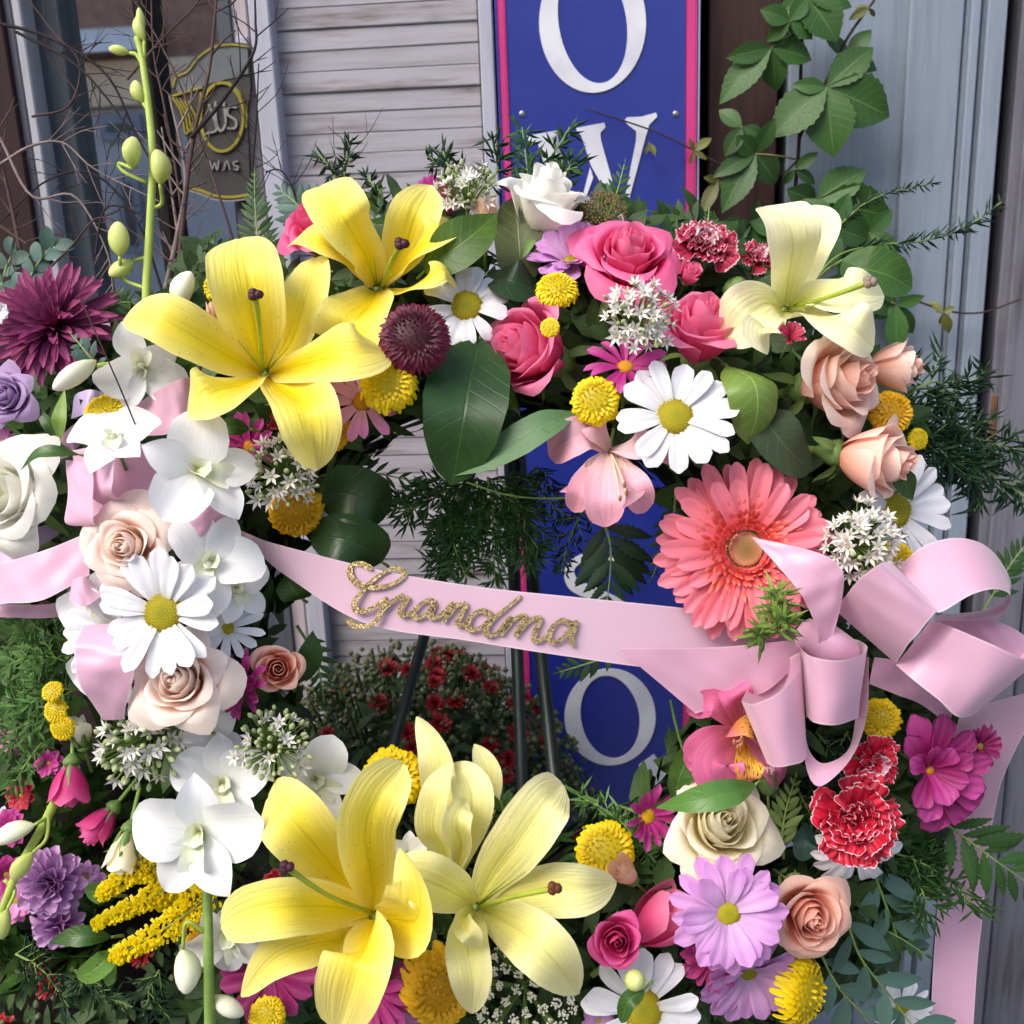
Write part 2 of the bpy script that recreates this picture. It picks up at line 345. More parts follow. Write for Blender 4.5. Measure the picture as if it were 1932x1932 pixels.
def wood_paint(name, c1, c2, c3, along=0, rough=.7, sc=1.0, amt=.5):
    """painted board: paint c1, thin streaks c2, worn wood c3, streaks along axis 0 (a) or 1 (z)"""
    if name in MATS: return MATS[name]
    m, nt, bs, N, L = base_mat(name)
    tc = N.new('ShaderNodeTexCoord'); oi = N.new('ShaderNodeObjectInfo'); ad = N.new('ShaderNodeVectorMath'); ad.operation = 'ADD'
    cb = N.new('ShaderNodeCombineXYZ')
    for i in range(3): L.new(math_(N, L, 'MULTIPLY', oi.outputs['Random'], 7.0+5*i), cb.inputs[i])
    L.new(tc.outputs['Object'], ad.inputs[0]); L.new(cb.outputs[0], ad.inputs[1])
    mp = N.new('ShaderNodeMapping'); L.new(ad.outputs[0], mp.inputs[0])
    mp.inputs['Scale'].default_value = (10*sc, 140*sc, 140*sc) if along == 0 else (140*sc, 8*sc, 140*sc)
    n1 = N.new('ShaderNodeTexNoise'); n1.inputs['Scale'].default_value = 1; n1.inputs['Detail'].default_value = 5; n1.inputs['Roughness'].default_value = .6; L.new(mp.outputs[0], n1.inputs['Vector'])
    mp2 = N.new('ShaderNodeMapping'); L.new(ad.outputs[0], mp2.inputs[0]); mp2.inputs['Scale'].default_value = (9, 45, 45) if along == 0 else (30, 5, 30)
    n2 = N.new('ShaderNodeTexNoise'); n2.inputs['Scale'].default_value = 1; n2.inputs['Detail'].default_value = 4; L.new(mp2.outputs[0], n2.inputs['Vector'])
    r1 = N.new('ShaderNodeMapRange'); r1.inputs[1].default_value = .45; r1.inputs[2].default_value = .75; L.new(n1.outputs[0], r1.inputs[0])
    r2 = N.new('ShaderNodeMapRange'); r2.inputs[1].default_value = .52; r2.inputs[2].default_value = .72; L.new(n2.outputs[0], r2.inputs[0])
    col = mixc(N, L, lin(c1), lin(c2), math_(N, L, 'MULTIPLY', r1.outputs[0], .8))
    col = mixc(N, L, col, lin(c3), math_(N, L, 'MULTIPLY', math_(N, L, 'MULTIPLY', r2.outputs[0], math_(N, L, 'ADD', r1.outputs[0], .45)), amt))
    L.new(col, bs.inputs['Base Color']); bs.inputs['Roughness'].default_value = rough; bs.inputs['Specular IOR Level'].default_value = .25
    bp = N.new('ShaderNodeBump'); bp.inputs['Strength'].default_value = .35; bp.inputs['Distance'].default_value = .002; L.new(n1.outputs[0], bp.inputs['Height']); L.new(bp.outputs[0], bs.inputs['Normal'])
    MATS[name] = m; return m
M_white = wood_paint('whitewashed_wood', '#95929a', '#807b81', '#5a4b46', 0, amt=1.0)
M_stile = wood_paint('whitewashed_stile', '#a0a1ae', '#8e8e99', '#756d72', 1, amt=.6)
M_blue = wood_paint('blue_grey_paint', '#7b8594', '#6c7684', '#555d69', 1, amt=.35)
M_brown = wood_paint('weathered_brown_wood', '#382623', '#201615', '#523c36', 1, amt=.5, sc=1.0)
M_weath = wood_paint('weathered_grey_wood', '#686872', '#50505a', '#3f3838', 1, amt=.7)
M_maroon = wood_paint('dark_maroon_paint', '#2c191b', '#201315', '#1d1416', 1)
M_slate = wood_paint('slate_paint', '#454b52', '#393f46', '#2c3036', 1)
M_trim = wood_paint('white_trim_paint', '#9b9ca4', '#86878f', '#77777d', 1, amt=.4)
M_black = plain('dark_gap', '#15110f', '#0e0c0b', rough=.9)
M_ground = plain('concrete_paving', '#8b8985', '#77756f', scale=14, rough=.9, bump=.3, detail=8)
ground = part('ground', mk('ground', [(-150, -150, 0), (150, -150, 0), (150, 150, 0), (-150, 150, 0)], [(0, 1, 2, 3)], None, False), M_ground); ground['kind'] = 'structure'
# pavement slabs in front of the shop with real joints
pav = part('pavement', mk('pavement', [(-4, -3.2, .004), (4, -3.2, .004), (4, .9, .004), (-4, .9, .004)], [(0, 1, 2, 3)], None, False), plain('joint_mortar', '#5d5a55', '#4e4b47', rough=.95)); pav['kind'] = 'structure'
slab = boxv(-.295, .295, -.295, .295, .004, .03, .004)
for i in range(-5, 6):
    for j in range(-5, 2): part('paving_slab', slab, M_ground, pav, TR(i*.6, j*.6, 0))

def shop_box(name, x0, x1, n0, n1, mat, parent=None, y0=None, y1=None, kind=None, z=(0.0, 2.7), yy=300):
    a0, a1 = (wx(x0, n1, yy), wx(x1, n1, yy))
    z0, z1 = z if y0 is None else (wz(y1, n1), wz(y0, n1))
    o = part(name, boxv(a0, a1, z0, z1, n0, n1), mat, parent)
    if parent is None: o.matrix_world = WM
    else: o.matrix_basis = Matrix()
    return o
def wthing(name, label, cat, group=None): return thing(name, label, cat, WM.copy(), group)

# dark boarded wall of the shop that everything is fixed to
t = wthing('shop_wall', 'dark boarded shop front wall behind shutter and sign', 'wall')
part('wall', boxv(-3, wx(-400), 0, 3.2, -.16, -.10), M_maroon, t, Matrix())
part('wall', boxv(wx(306, -.1), 3, 0, 3.2, -.16, -.10), M_black, t, Matrix())

# ---- window at the left
t = wthing('shop_window', 'shop window with slate frame and white edge strip behind the twigs', 'window')
shop_box('frame_board', -260, 44, -.06, .02, M_maroon, t)
shop_box('trim', 46, 63, -.05, .012, M_weath, t)
shop_box('trim', 65, 81, -.05, .022, M_trim, t)
shop_box('stile', 92, 150, -.06, -.005, M_slate, t)
shop_box('mullion', 288, 307, -.06, -.002, M_black, t)
shop_box('stile', 436, 462, -.06, -.004, M_slate, t)
shop_box('sill', 92, 466, -.06, .01, M_trim, t, y0=572, y1=600)
shop_box('panel_below', 92, 466, -.07, -.012, M_slate, t, z=(0, wz(602, -.012)))
gm, gnt, gbs, GN, GL = base_mat('window_glass')
gtr = GN.new('ShaderNodeBsdfTransparent'); ggl = GN.new('ShaderNodeBsdfGlossy'); ggl.inputs['Roughness'].default_value = .02; gmx = GN.new('ShaderNodeMixShader'); gmx.inputs[0].default_value = .92
GL.new(gtr.outputs[0], gmx.inputs[1]); GL.new(ggl.outputs[0], gmx.inputs[2]); GL.new(gmx.outputs[0], GN['Material Output'].inputs[0])
shop_box('pane', 150, 288, -.032, -.028, gm, t, z=(wz(580, -.03), 2.7))
shop_box('pane', 307, 436, -.032, -.028, gm, t, z=(wz(580, -.03), 2.7))
M_in = plain('room_dark', '#3a2b28', '#2a2020', rough=.9)
for nm, b in (('room_back', (-1.5, .2, 0, 2.7, -.95, -.9)), ('room_ceiling', (-1.5, .2, 2.7, 2.75, -.95, -.06)), ('room_side', (-1.55, -1.5, 0, 2.7, -.95, -.06)), ('room_side', (.2, .25, 0, 2.7, -.95, -.17)), ('room_floor', (-1.5, .2, -.02, .03, -.9, -.17))):
    part(nm, boxv(*b), M_in, t, Matrix())
shop_box('room_curtain', 300, 560, -.22, -.2, plain('brown_curtain', '#4b3029', '#38241f', scale=3, stretch=(40, 1, 1), rough=.95), t)

# ---- oval shop plaque on the window
M_pl = plain('plaque_dark', '#383635', '#2c2a2a', scale=20, rough=.6); M_ye = plain('plaque_yellow', '#8a7e26', '#756b20', rough=.55); M_pw = plain('plaque_white', '#7c7a76', rough=.55)
M_grey = plain('plaque_grey', '#5e6366', '#525659', rough=.6)
t = wthing('window_plaque', 'shaped dark plaque with yellow outlines and oval emblem on window', 'plaque')
def PQ(cx, cy): return (cx*.35, cy*.35)
out = [PQ(*p) for p in [(925,470),(935,410),(1000,370),(1060,290),(1150,235),(1230,222),(1330,235),(1345,300),(1350,480),(1330,620),(1340,800),(1345,960),(1340,1075),(1250,1085),(1150,1075),(1080,1045),(1020,1030),(1035,900),(1010,760),(965,650),(925,540)]]
part('board', poly_w(out, .0, .006), M_pl, t, Matrix())
up_ = [PQ(*p) for p in [(935,460),(945,415),(1010,378),(1070,300),(1160,246),(1240,235),(1335,245),(1338,405),(1230,425),(1130,450),(1050,480),(960,500)]]
part('top_field', poly_w(up_, .006, .007), M_grey, t, Matrix())
def stroke_w(name, pts, wpx, mat, parent, n0, n1, close=False, nseg=None):
    """flat raised line following pixel points on the wall"""
    C = cr(pts, nseg or (len(pts)*6)); m = len(C); L_, R_ = [], []
    for i in range(m):
        a, b = C[max(i-1, 0)], C[min(i+1, m-1)]; tx, ty = b[0]-a[0], b[1]-a[1]; l = math.hypot(tx, ty) or 1
        W = wpx if np.isscalar(wpx) else float(np.interp(i/(m-1), np.linspace(0, 1, len(wpx)), wpx))
        L_.append((C[i][0]-ty/l*W/2, C[i][1]+tx/l*W/2)); R_.append((C[i][0]+ty/l*W/2, C[i][1]-tx/l*W/2))
    vs = []
    for p in L_+R_:
        a, z = wa(p[0], p[1], n1); vs += [(a, z, n1), (a, z, n0)]
    fs = []
    for i in range(m-1):
        l, r, l2, r2 = 2*i, 2*(m+i), 2*i+2, 2*(m+i)+2
        fs += [(l, r, r2, l2), (l+1, l, l2, l2+1), (r, r+1, r2+1, r2)]
    return part(name, mk('stroke', vs, fs, None, False), mat, parent, Matrix())
stroke_w('outline', [PQ(*p) for p in [(930,470),(950,415),(1010,385),(1070,310),(1150,255),(1240,240),(1335,250)]], 4, M_ye, t, .006, .0085)
stroke_w('outline', [PQ(*p) for p in [(1022,1010),(1090,1030),(1160,1055),(1250,1062),(1340,1050)]], 5, M_ye, t, .006, .0085)
stroke_w('outline', [PQ(*p) for p in [(1022,1028),(1090,1048),(1160,1075),(1250,1082),(1340,1070)]], 3, M_pw, t, .006, .0085)
stroke_w('emblem_ring', [PQ(1195+115*math.sin(a), 630+(-185)*math.cos(a)) for a in np.linspace(0, 2*math.pi, 24)], 5.5, M_ye, t, .006, .009, nseg=72)
for k in range(5):
    stroke_w('swag', [PQ(925+k*22, 520+k*6), PQ(975+k*20, 600+k*8), PQ(1000+k*16, 720-k*8), PQ(1040+k*11, 660-k*22), PQ(1080, 600-k*26)], 3.4, M_ye, t, .006, .0085)
    stroke_w('swag', [PQ(1225+k*6, 440+k*8), PQ(1290+k*8, 500+k*20), PQ(1325, 600+k*22)], 3.4, M_ye, t, .006, .0085)
stroke_w('swag', [PQ(920, 520), PQ(1000, 495), PQ(1090, 470)], 4, M_ye, t, .006, .0085)
for pts in ([(1125,560),(1150,630),(1165,700),(1110,720)], [(1160,545),(1165,660),(1190,705),(1215,660),(1205,545)], [(1275,580),(1235,575),(1225,615),(1270,650),(1265,690),(1225,690)]):
    stroke_w('letter', [PQ(*p) for p in pts], 4.2, M_pw, t, .006, .009)
for pts in ([(1130,865),(1140,915),(1155,880),(1170,915),(1180,865)], [(1195,918),(1197,916)], [(1205,915),(1222,868),(1240,915)], [(1282,868),(1258,875),(1262,890),(1282,900),(1278,915),(1255,912)]):
    stroke_w('letter', [PQ(*p) for p in pts], 2.6, M_pw, t, .006, .009)

# ---- whitewashed louvred shutter
t = wthing('louvred_shutter', 'whitewashed louvred wooden shutter between window and blue sign', 'shutter')
ZB, ZT = wz(1640, .0), 2.3
shop_box('edge_strip', 462, 493, -.05, -.008, wood_paint('pinkish_wood', '#a49aa0', '#8f858b', '#6d5f60', 1), t, z=(ZB, ZT))
shop_box('stile', 495, 533, -.05, .012, M_stile, t, z=(ZB, ZT))
shop_box('stile', 914, 940, -.05, .012, M_stile, t, z=(ZB, ZT))
shop_box('latch_block', 466, 490, -.008, .004, M_stile, t, y0=38, y1=66)
shop_box('shutter_back', 520, 925, -.055, -.035, M_black, t, z=(ZB, ZT))
a0, a1 = wx(534, -.01), wx(913, -.01); dz = wz(110, -.01) - wz(150.5, -.01)
slat = boxv(a0, a1, -dz*.515, dz*.515, -.0045, .0045, .0012)
nsl = int((ZT-ZB)/dz)
for i in range(nsl):
    part('slat', slat, M_white, t, TR(0, ZB+dz*(i+.5), -.014+random.uniform(-.001, .001)) @ RX(-math.radians(4.5+random.uniform(-2.5, 2.5))) @ RZ(random.uniform(-.0025, .0025)))
shop_box('bottom_rail', 495, 940, -.05, .010, M_stile, t, z=(ZB-.06, ZB-.001))

# ---- blue shop sign
M_sb = plain('sign_blue', '#17267c', '#243184', scale=18, rough=.34, spec=.5, detail=9, lo=.5, hi=.85); M_sp = plain('sign_pink', '#bd2f74', '#b02b6c', scale=5, rough=.35, spec=.5); M_sw = plain('sign_white', '#cacbd2', '#b6b7c2', scale=22, rough=.4); M_se = plain('sign_edge', '#8f93b5', rough=.4)
t = wthing('blue_sign', 'tall blue shop sign with pink edge stripes and white serif letters', 'sign')
NS = .018
shop_box('panel', 944, 1318, 0, NS, M_sb, t, z=(.25, 2.6))
shop_box('edge', 1316, 1319.5, -.002, NS+.0015, M_se, t, z=(.25, 2.6))
shop_box('stripe', 949, 963, NS, NS+.0012, M_sp, t, z=(.25, 2.6)); shop_box('stripe', 1293, 1313, NS, NS+.0012, M_sp, t, z=(.25, 2.6))
def ring(cx, cy, ro, so, ri, si, tilt, icx=0, icy=0):
    o, i = [], []
    for k in range(48):
        a = 2*math.pi*k/48; ct, st = math.cos(tilt), math.sin(tilt)
        x, y = ro*math.cos(a), so*math.sin(a); o.append((cx+x, cy+y))
        x, y = ri*math.cos(a), si*math.sin(a); i.append((cx+icx+x*ct-y*st, cy+icy+x*st+y*ct))
    vs = []; n1 = NS+.0016
    for p in o+i: a_, z_ = wa(p[0], p[1], n1); vs += [(a_, z_, n1), (a_, z_, NS)]
    fs = []
    for k in range(48):
        q = (k+1) % 48; A, B, C_, D_ = 2*k, 2*q, 2*(48+q), 2*(48+k)
        fs += [(A, D_, C_, B), (A+1, A, B, B+1), (D_, D_+1, C_+1, C_)]
    return mk('ring', vs, fs, None, False)
part('letter', ring(1118, 42, 101, 133, 64, 116, math.radians(-9)), M_sw, t, Matrix())
q = lambda pts: [(917.7+x*.25, y*.25) for x, y in pts]
for pl in ([(305,1025),(530,985),(535,1010),(490,1040),(630,1440),(700,1700),(600,1700),(470,1350),(385,1075),(310,1060)],
           [(680,965),(890,925),(900,960),(860,1000),(865,1060),(960,1400),(1040,1600),(1030,1720),(930,1500),(790,1250),(715,1020),(680,990)],
           [(783,1262),(806,1340),(740,1520),(700,1700),(690,1620)],
           [(1045,905),(1060,885),(1170,880),(1280,850),(1290,880),(1230,940),(1200,1040),(1070,1530),(1042,1590),(1037,1530),(1130,1060),(1130,990),(1060,935)]):
    part('letter_stroke', poly_w(q(pl), NS, NS+.0016), M_sw, t, Matrix())
stroke_w('letter', [(1186,1082),(1166,1058),(1120,1046),(1078,1068),(1082,1102),(1130,1125),(1172,1148),(1176,1180),(1128,1198),(1082,1186),(1070,1164)], [4, 14, 10, 16, 24, 26, 24, 16, 10, 14, 4], M_sw, t, NS, NS+.0016)
part('letter', ring(1151, 1353, 86, 91, 55, 79, math.radians(-10)), M_sw, t, Matrix())
part('letter_stroke', poly_w([(1205,1444),(1234,1424),(1258,1456),(1270,1490),(1246,1490),(1224,1468)], NS, NS+.0016), M_sw, t, Matrix())

for sx_, sy_ in ((985, 215), (1275, 215), (1010, 1225), (1283, 1225)):
    a_, z_ = wa(sx_, sy_, NS); part('screw', lathe([(.0036, 0), (.0036, .0006), (.0024, .0014), (.0002, .0016)], 10, 'screw'), plain('screw_steel', '#8b8d95', rough=.35, metal=.8), t, TR(a_, z_, NS))
# ---- brown post, blue-grey pilaster, grey boards at the right
t = wthing('wooden_post', 'weathered dark brown wooden post beside blue sign', 'post')
shop_box('post', 1336, 1464, -.09, -.01, M_brown, t)
t = wthing('door_pilaster', 'blue grey painted door surround with vertical grooves behind the vine', 'door surround')
shop_box('board', 1484, 1700, -.09, -.012, M_blue, t)
shop_box('panel', 1702, 1801, -.09, .0, M_blue, t)
shop_box('bead', 1803, 1812, -.09, -.004, M_blue, t); shop_box('bead', 1814, 1832, -.09, .003, M_blue, t); shop_box('bead', 1834, 1842, -.09, -.004, M_blue, t)
shop_box('outer_strip', 1844, 1880, -.09, .004, M_blue, t)
t = wthing('weathered_boards', 'narrow weathered grey boards at the far right edge', 'boards')
shop_box('board', 1886, 1902, -.09, -.03, plain('gap_dark', '#2b262c', '#201c22', rough=.9), t)  # not timber: strip coloured dark for the shade in the gap
shop_box('board', 1906, 1926, -.09, -.005, M_weath, t); shop_box('board', 1929, 2010, -.09, .006, M_weath, t); shop_box('board', 2013, 2120, -.09, -.004, M_weath, t)
shop_box('strike_plate', 1909, 1923, -.005, -.002, plain('rusty_plate', '#6a4a35', '#3f2d25', scale=60, rough=.7), t, y0=770, y1=900)

# ---- house across the street (seen in the window glass)
hn = 7.0
def hz(y): return wa(210, y, -hn)[1]
def hx(x): return wa(x, 150, -hn)[0]
t = wthing('street_house', 'beige house across the street mirrored in the shop window', 'house')
M_hb = plain('beige_siding', '#f2dcc2', '#e6ceb2', scale=2, rough=.8); M_hr = plain('brown_shingles', '#a88474', '#8f6e60', scale=10, rough=.9); M_hf = plain('white_fascia', '#fbfbfb', rough=.6); M_hg = plain('blue_grey_siding', '#c0c0c8', '#b2b2ba', scale=2, rough=.8)
part('lower_wall', boxv(hx(-900), hx(900), 0, hz(200), hn+.1, hn+3), M_hg, t, Matrix())
part('wall', boxv(hx(-900), hx(900), hz(200)+.01, hz(112), hn, hn+3), M_hb, t, Matrix())
z0_, zt_ = hz(111)+.01, hz(86); dn_ = (zt_-z0_)/(.466-(zt_-1.12)/(hn+1.2))
part('porch_roof', mk('porch_roof', [(hx(-950), z0_, hn-.3), (hx(289), z0_, hn-.3), (hx(289), z0_+.466*(dn_+.3), hn+dn_), (hx(-950), z0_+.466*(dn_+.3), hn+dn_)], [(0, 1, 2, 3)], None, False), M_hf, t, Matrix())
part('upper_wall', boxv(hx(-950), hx(950), hz(111), hz(86)+3.2, hn+dn_+.02, hn+6), M_hr, t, Matrix())
part('roof', boxv(hx(-980), hx(980), hz(86)+3.21, hz(86)+3.4, hn+dn_-.3, hn+6.3), M_hg, t, Matrix())
for x0, x1, y0, y1 in ((165, 245, 215, 262), (262, 290, 215, 262), (180, 225, 330, 480), (245, 285, 330, 480), (20, 90, 215, 300)):
    wnd = part('window', boxv(hx(x0), hx(x1), hz(y1), hz(y0), hn+.04, hn+.1), plain('house_window_frame', '#8d97a6', rough=.5), t, Matrix())
    part('pane', boxv(hx(x0)+.06, hx(x1)-.06, hz(y1)+.06, hz(y0)-.06, hn+.02, hn+.04), plain('house_pane', '#39434f', rough=.15, spec=.6), wnd, Matrix())
# ================================================================ FLOWER KINDS
G_stem = plain('stem_green', '#7f9a4e', '#6b8842', scale=60, rough=.5)
G_cal = plain('calyx_green', '#6b8548', '#527034', scale=80, rough=.5)
G_dark = leaf_mat('salal_leaf', '#2f4a24', '#1f3619', vein='#4d6a3b', rough=.4, trans=.08, veins=.22)
G_mid = leaf_mat('mid_leaf', '#4d6b35', '#3a572a', vein='#7d9860', rough=.4)
G_lite = leaf_mat('light_leaf', '#8ba35e', '#748f4b', vein='#b3c48a', rough=.45)
G_long = leaf_mat('long_leaf', '#6f8a68', '#5c7a55', vein='#8da486', rough=.5, veins=.25)
G_fern = leaf_mat('fern_green', '#3c5c2e', '#2c4823', vein='#5f7d48', rough=.5)
G_fernl = leaf_mat('fern_pale', '#8a9c63', '#768b52', vein='#a7b580', rough=.5)
G_vine = leaf_mat('vine_leaf', '#426230', '#2e4a24', vein='#6d8a58', rough=.5)
G_vinej = leaf_mat('vine_young', '#66703a', '#5f5a34', vein='#7d7d4a', rough=.5)
G_euc = leaf_mat('eucalyptus_leaf', '#5f7a70', '#4f6a62', vein='#83998f', rough=.55, veins=.2)
G_needle = plain('asparagus_green', '#2f5526', '#22401b', scale=30, rough=.55)
G_needl2 = plain('asparagus_light', '#557a3c', '#42662f', scale=30, rough=.55)
G_needd = plain('asparagus_dark', '#1f3c26', '#162d1b', scale=30, rough=.55)

def stem_back(root, L=1.3, r=.05, mat=None):
    """stalk from behind the flower towards the foam, in the flower's own units"""
    part('stem', lathe([(r*1.3, -.08), (r, -.3), (r, -L)][::-1], 7, ('st', L, r)), mat or G_stem, root)
def centre_mesh(r, h, key, bumps=160, br=.045):
    k = ('centre', key)
    if k in _cache: return _cache[k]
    A = Acc(); n = 20; rows = 5; vs = []; fs = []
    for i in range(rows+1):
        a = i/rows*math.pi/2
        for j in range(n): b = 2*math.pi*j/n; vs.append((r*math.sin(a)*math.cos(b), r*math.sin(a)*math.sin(b), h*math.cos(a)))
    for i in range(rows):
        for j in range(n): fs.append((i*n+j, (i+1)*n+j, (i+1)*n+(j+1) % n, i*n+(j+1) % n))
    A.add(vs, fs, [(.5, math.hypot(v[0], v[1])/r) for v in vs])
    for q in range(bumps):
        rr = r*math.sqrt((q+.5)/bumps); th = q*2.39996; z = h*math.sqrt(max(0, 1-(rr/r)**2)); c = Vector((rr*math.cos(th), rr*math.sin(th), z)); nn = Vector((c.x/r, c.y/r, c.z/max(h, .01)*1.5)).normalized()
        X = nn.orthogonal().normalized(); Y = nn.cross(X); s = br*r*1.5
        A.add([c+X*s, c+Y*s, c-X*s, c-Y*s, c+nn*s*1.2], [(0, 1, 4), (1, 2, 4), (2, 3, 4), (3, 0, 4)], [(.5, rr/r)]*5)
    _cache[k] = A.mesh('centre'); return _cache[k]
def mat_centre(name, cin, cmid, cout): return petal_mat(name, [(0, cin), (.55, cmid), (1, cout)], streak=.05, trans=.05, rough=.7, bump=0)
C_yel = mat_centre('daisy_centre_yellow_green', '#8f8f1c', '#a89c12', '#9c860e')
C_ora = mat_centre('daisy_centre_orange', '#c58a20', '#d08c1c', '#8d5518')
C_ger = mat_centre('gerbera_centre', '#7d6238', '#a87c4c', '#e0ac84')

P_white = petal_mat('white_daisy_petal', [(0, '#cdd0b8'), (.25, '#e6e5e9'), (1, '#ebeaee')], streak=.10, trans=.22, bump=.2)
P_lav = petal_mat('lavender_petal', [(0, '#cfa6cf'), (.5, '#dba9db'), (1, '#c98bcb')], streak=.16, trans=.25, rim=None)
P_pink = petal_mat('pink_daisy_petal', [(0, '#e3a9cd'), (.5, '#dd8fc4'), (1, '#cf78b4')], streak=.10, trans=.25)
P_mag = petal_mat('magenta_petal', [(0, '#b8327f'), (.5, '#ad2a7c'), (1, '#c04f98')], streak=.20, trans=.22, fs=18)
P_dkmag = petal_mat('dark_magenta_petal', [(0, '#8c1d52'), (.5, '#96205f'), (1, '#ab3d7d')], streak=.2, trans=.2, fs=18)
P_pur = petal_mat('purple_magenta_petal', [(0, '#861c58'), (.5, '#982266'), (1, '#a83a80')], streak=.25, trans=.2, fs=16)
P_burg = petal_mat('burgundy_petal', [(0, '#4a0c2a'), (.5, '#6b1240'), (1, '#7d1c4c')], streak=.2, trans=.15, jit=.25, back='#8d3a66')
P_burb = petal_mat('burgundy_button', [(0, '#3a0518'), (.5, '#5e0a2c'), (1, '#86224c')], streak=.1, trans=.12)
P_yel = petal_mat('yellow_button_floret', [(0, '#c0ac14'), (.4, '#ecc800'), (1, '#f5dc06')], streak=.06, trans=.15)
P_gold = petal_mat('golden_button_floret', [(0, '#c09010'), (.4, '#e4ae08'), (1, '#efc014')], streak=.06, trans=.15)
P_purm = petal_mat('purple_mum_petal', [(0, '#8f4f92'), (.5, '#b274b4'), (1, '#d3a6d2')], streak=.1, trans=.2, jit=.15)
P_ger = petal_mat('coral_gerbera_petal', [(0, '#e85a58'), (.3, '#ee7480'), (1, '#f18a9c')], streak=.10, fs=14, trans=.25)
P_gerin = petal_mat('coral_gerbera_inner', [(0, '#d84e3c'), (.55, '#ec6458'), (1, '#f6a894')], streak=.05, trans=.2)
P_lil = petal_mat('yellow_lily_petal', [(0, '#f0d000'), (.3, '#f6da10'), (.65, '#f7e448'), (1, '#f8ec8c')], streak=.08, fs=18, edge='#f9f09c', mid='#d8c52c', midw=.03, spots='#8a6a20', trans=.3, rough=.42, bump=.45)
P_lilp = petal_mat('pale_lily_petal', [(0, '#e0dc5a'), (.3, '#f0ea84'), (.7, '#f4ee9c'), (1, '#f6f1b4')], streak=.07, fs=16, edge='#f3eebc', mid='#cfcd6c', midw=.03, spots='#9a8030', trans=.3, rough=.42, bump=.45)
P_lilc = petal_mat('cream_lily_petal', [(0, '#e2e06c'), (.3, '#f2eda0'), (.7, '#f6f2bc'), (1, '#f8f5cc')], streak=.07, fs=16, edge='#faf7d8', mid='#cfcd6c', midw=.03, trans=.3, rough=.42, bump=.45)
P_stig = plain('stigma_purple', '#4a2230', '#331620', rough=.5); P_style = plain('style_green', '#a9b23a', '#8ea036', rough=.45); P_anth = plain('stigma_brown', '#6d3a20', '#4e2818', rough=.6)
def rose_mat(n, a, b, c, **k): return petal_mat(n, [(0, a), (.55, b), (1, c)], streak=.07, fs=14, trans=.42, rough=.48, bump=.06, jit=.04, **k)
R_hot = rose_mat('rose_hot_pink', '#e63270', '#ee4484', '#f880b0'); R_pink = rose_mat('rose_pink', '#e64480', '#ee5894', '#f894ba'); R_mag = rose_mat('rose_magenta', '#d84a90', '#da3884', '#ea6aa8')
R_white = rose_mat('rose_white', '#f0f2da', '#faf8ee', '#fbfaf4'); R_cream = rose_mat('rose_cream', '#fff0b0', '#fff6d0', '#fffae6'); R_peach = rose_mat('rose_peach', '#fbb69c', '#ffd2c0', '#ffeae0')
R_blush = rose_mat('rose_blush', '#ffcaa6', '#ffe2d0', '#fff2ea'); R_coral = rose_mat('rose_coral_peach', '#ec8468', '#f4a890', '#fad2c2'); R_lav = rose_mat('rose_lavender', '#8f6ba3', '#a987bd', '#c4a8d0')
R_palep = rose_mat('rose_pale_peach', '#dfb08e', '#e9bea0', '#efcdb4'); R_dkp = rose_mat('rose_dark_pink', '#a83a5e', '#b9456a', '#c65c80')
R_grn = rose_mat('rose_green_white', '#c9d09c', '#e5e6c8', '#eeeedb')
O_white = petal_mat('orchid_white', [(0, '#e3e8d0'), (.2, '#f2f3f2'), (1, '#f4f4f6')], streak=.06, fs=26, trans=.25, bump=.12)
O_lip = petal_mat('orchid_lip', [(0, '#b7bb6a'), (.4, '#e0e3bd'), (1, '#f1f2e6')], streak=.06, trans=.25)
O_bud = petal_mat('orchid_bud_green', [(0, '#b2c25c'), (.5, '#c9d27a'), (1, '#d9dd98')], streak=.06, trans=.2, fs=6)
O_budw = petal_mat('orchid_bud_white', [(0, '#d3d9a4'), (.5, '#eeeed8'), (1, '#f1f0e2')], streak=.05, trans=.2, fs=6)
A_out = petal_mat('alstroemeria_outer', [(0, '#f6dcd8'), (.5, '#f2bcc8'), (1, '#eea2b8')], streak=.22, fs=14, trans=.3)
A_in = petal_mat('alstroemeria_inner', [(0, '#f6e4d4'), (.45, '#f4d2cc'), (1, '#eeaabc')], streak=.15, trans=.3, stripe='#6d2a2e')
A_outh = petal_mat('alstroemeria_hot', [(0, '#e6849a'), (.5, '#e0759c'), (1, '#e070a2')], streak=.3, fs=14, trans=.3)
A_inh = petal_mat('alstroemeria_hot_inner', [(0, '#e9a63c'), (.5, '#efc04a'), (.8, '#e88a5a'), (1, '#dc6c90')], streak=.1, trans=.3, stripe='#5e2418')
K_red = petal_mat('carnation_red', [(0, '#a81c30'), (.5, '#c01230'), (1, '#c8203c')], streak=.08, rim='#f0c3cd', rimw=.022, trans=.2, jit=.12)
K_dark = petal_mat('carnation_dark', [(0, '#8a1830'), (.5, '#a41a3a'), (1, '#ad2c4c')], streak=.1, rim='#dca6b4', rimw=.045, trans=.2, jit=.15)
K_pale = petal_mat('carnation_pale', [(0, '#c77a92'), (.5, '#dba0b2'), (1, '#e2b4c0')], streak=.1, rim='#eed2d8', rimw=.08, trans=.2)
W_star = petal_mat('star_white', [(0, '#a9ae86'), (.3, '#d8d3ce'), (1, '#e2dedb')], streak=.04, trans=.2, bump=0)
W_bud = plain('allium_bud', '#a9b386', '#8f9c6c', scale=200, rough=.6)
B_seed = plain('dried_seed', '#8d7550', '#6a5538', scale=300, rough=.8)
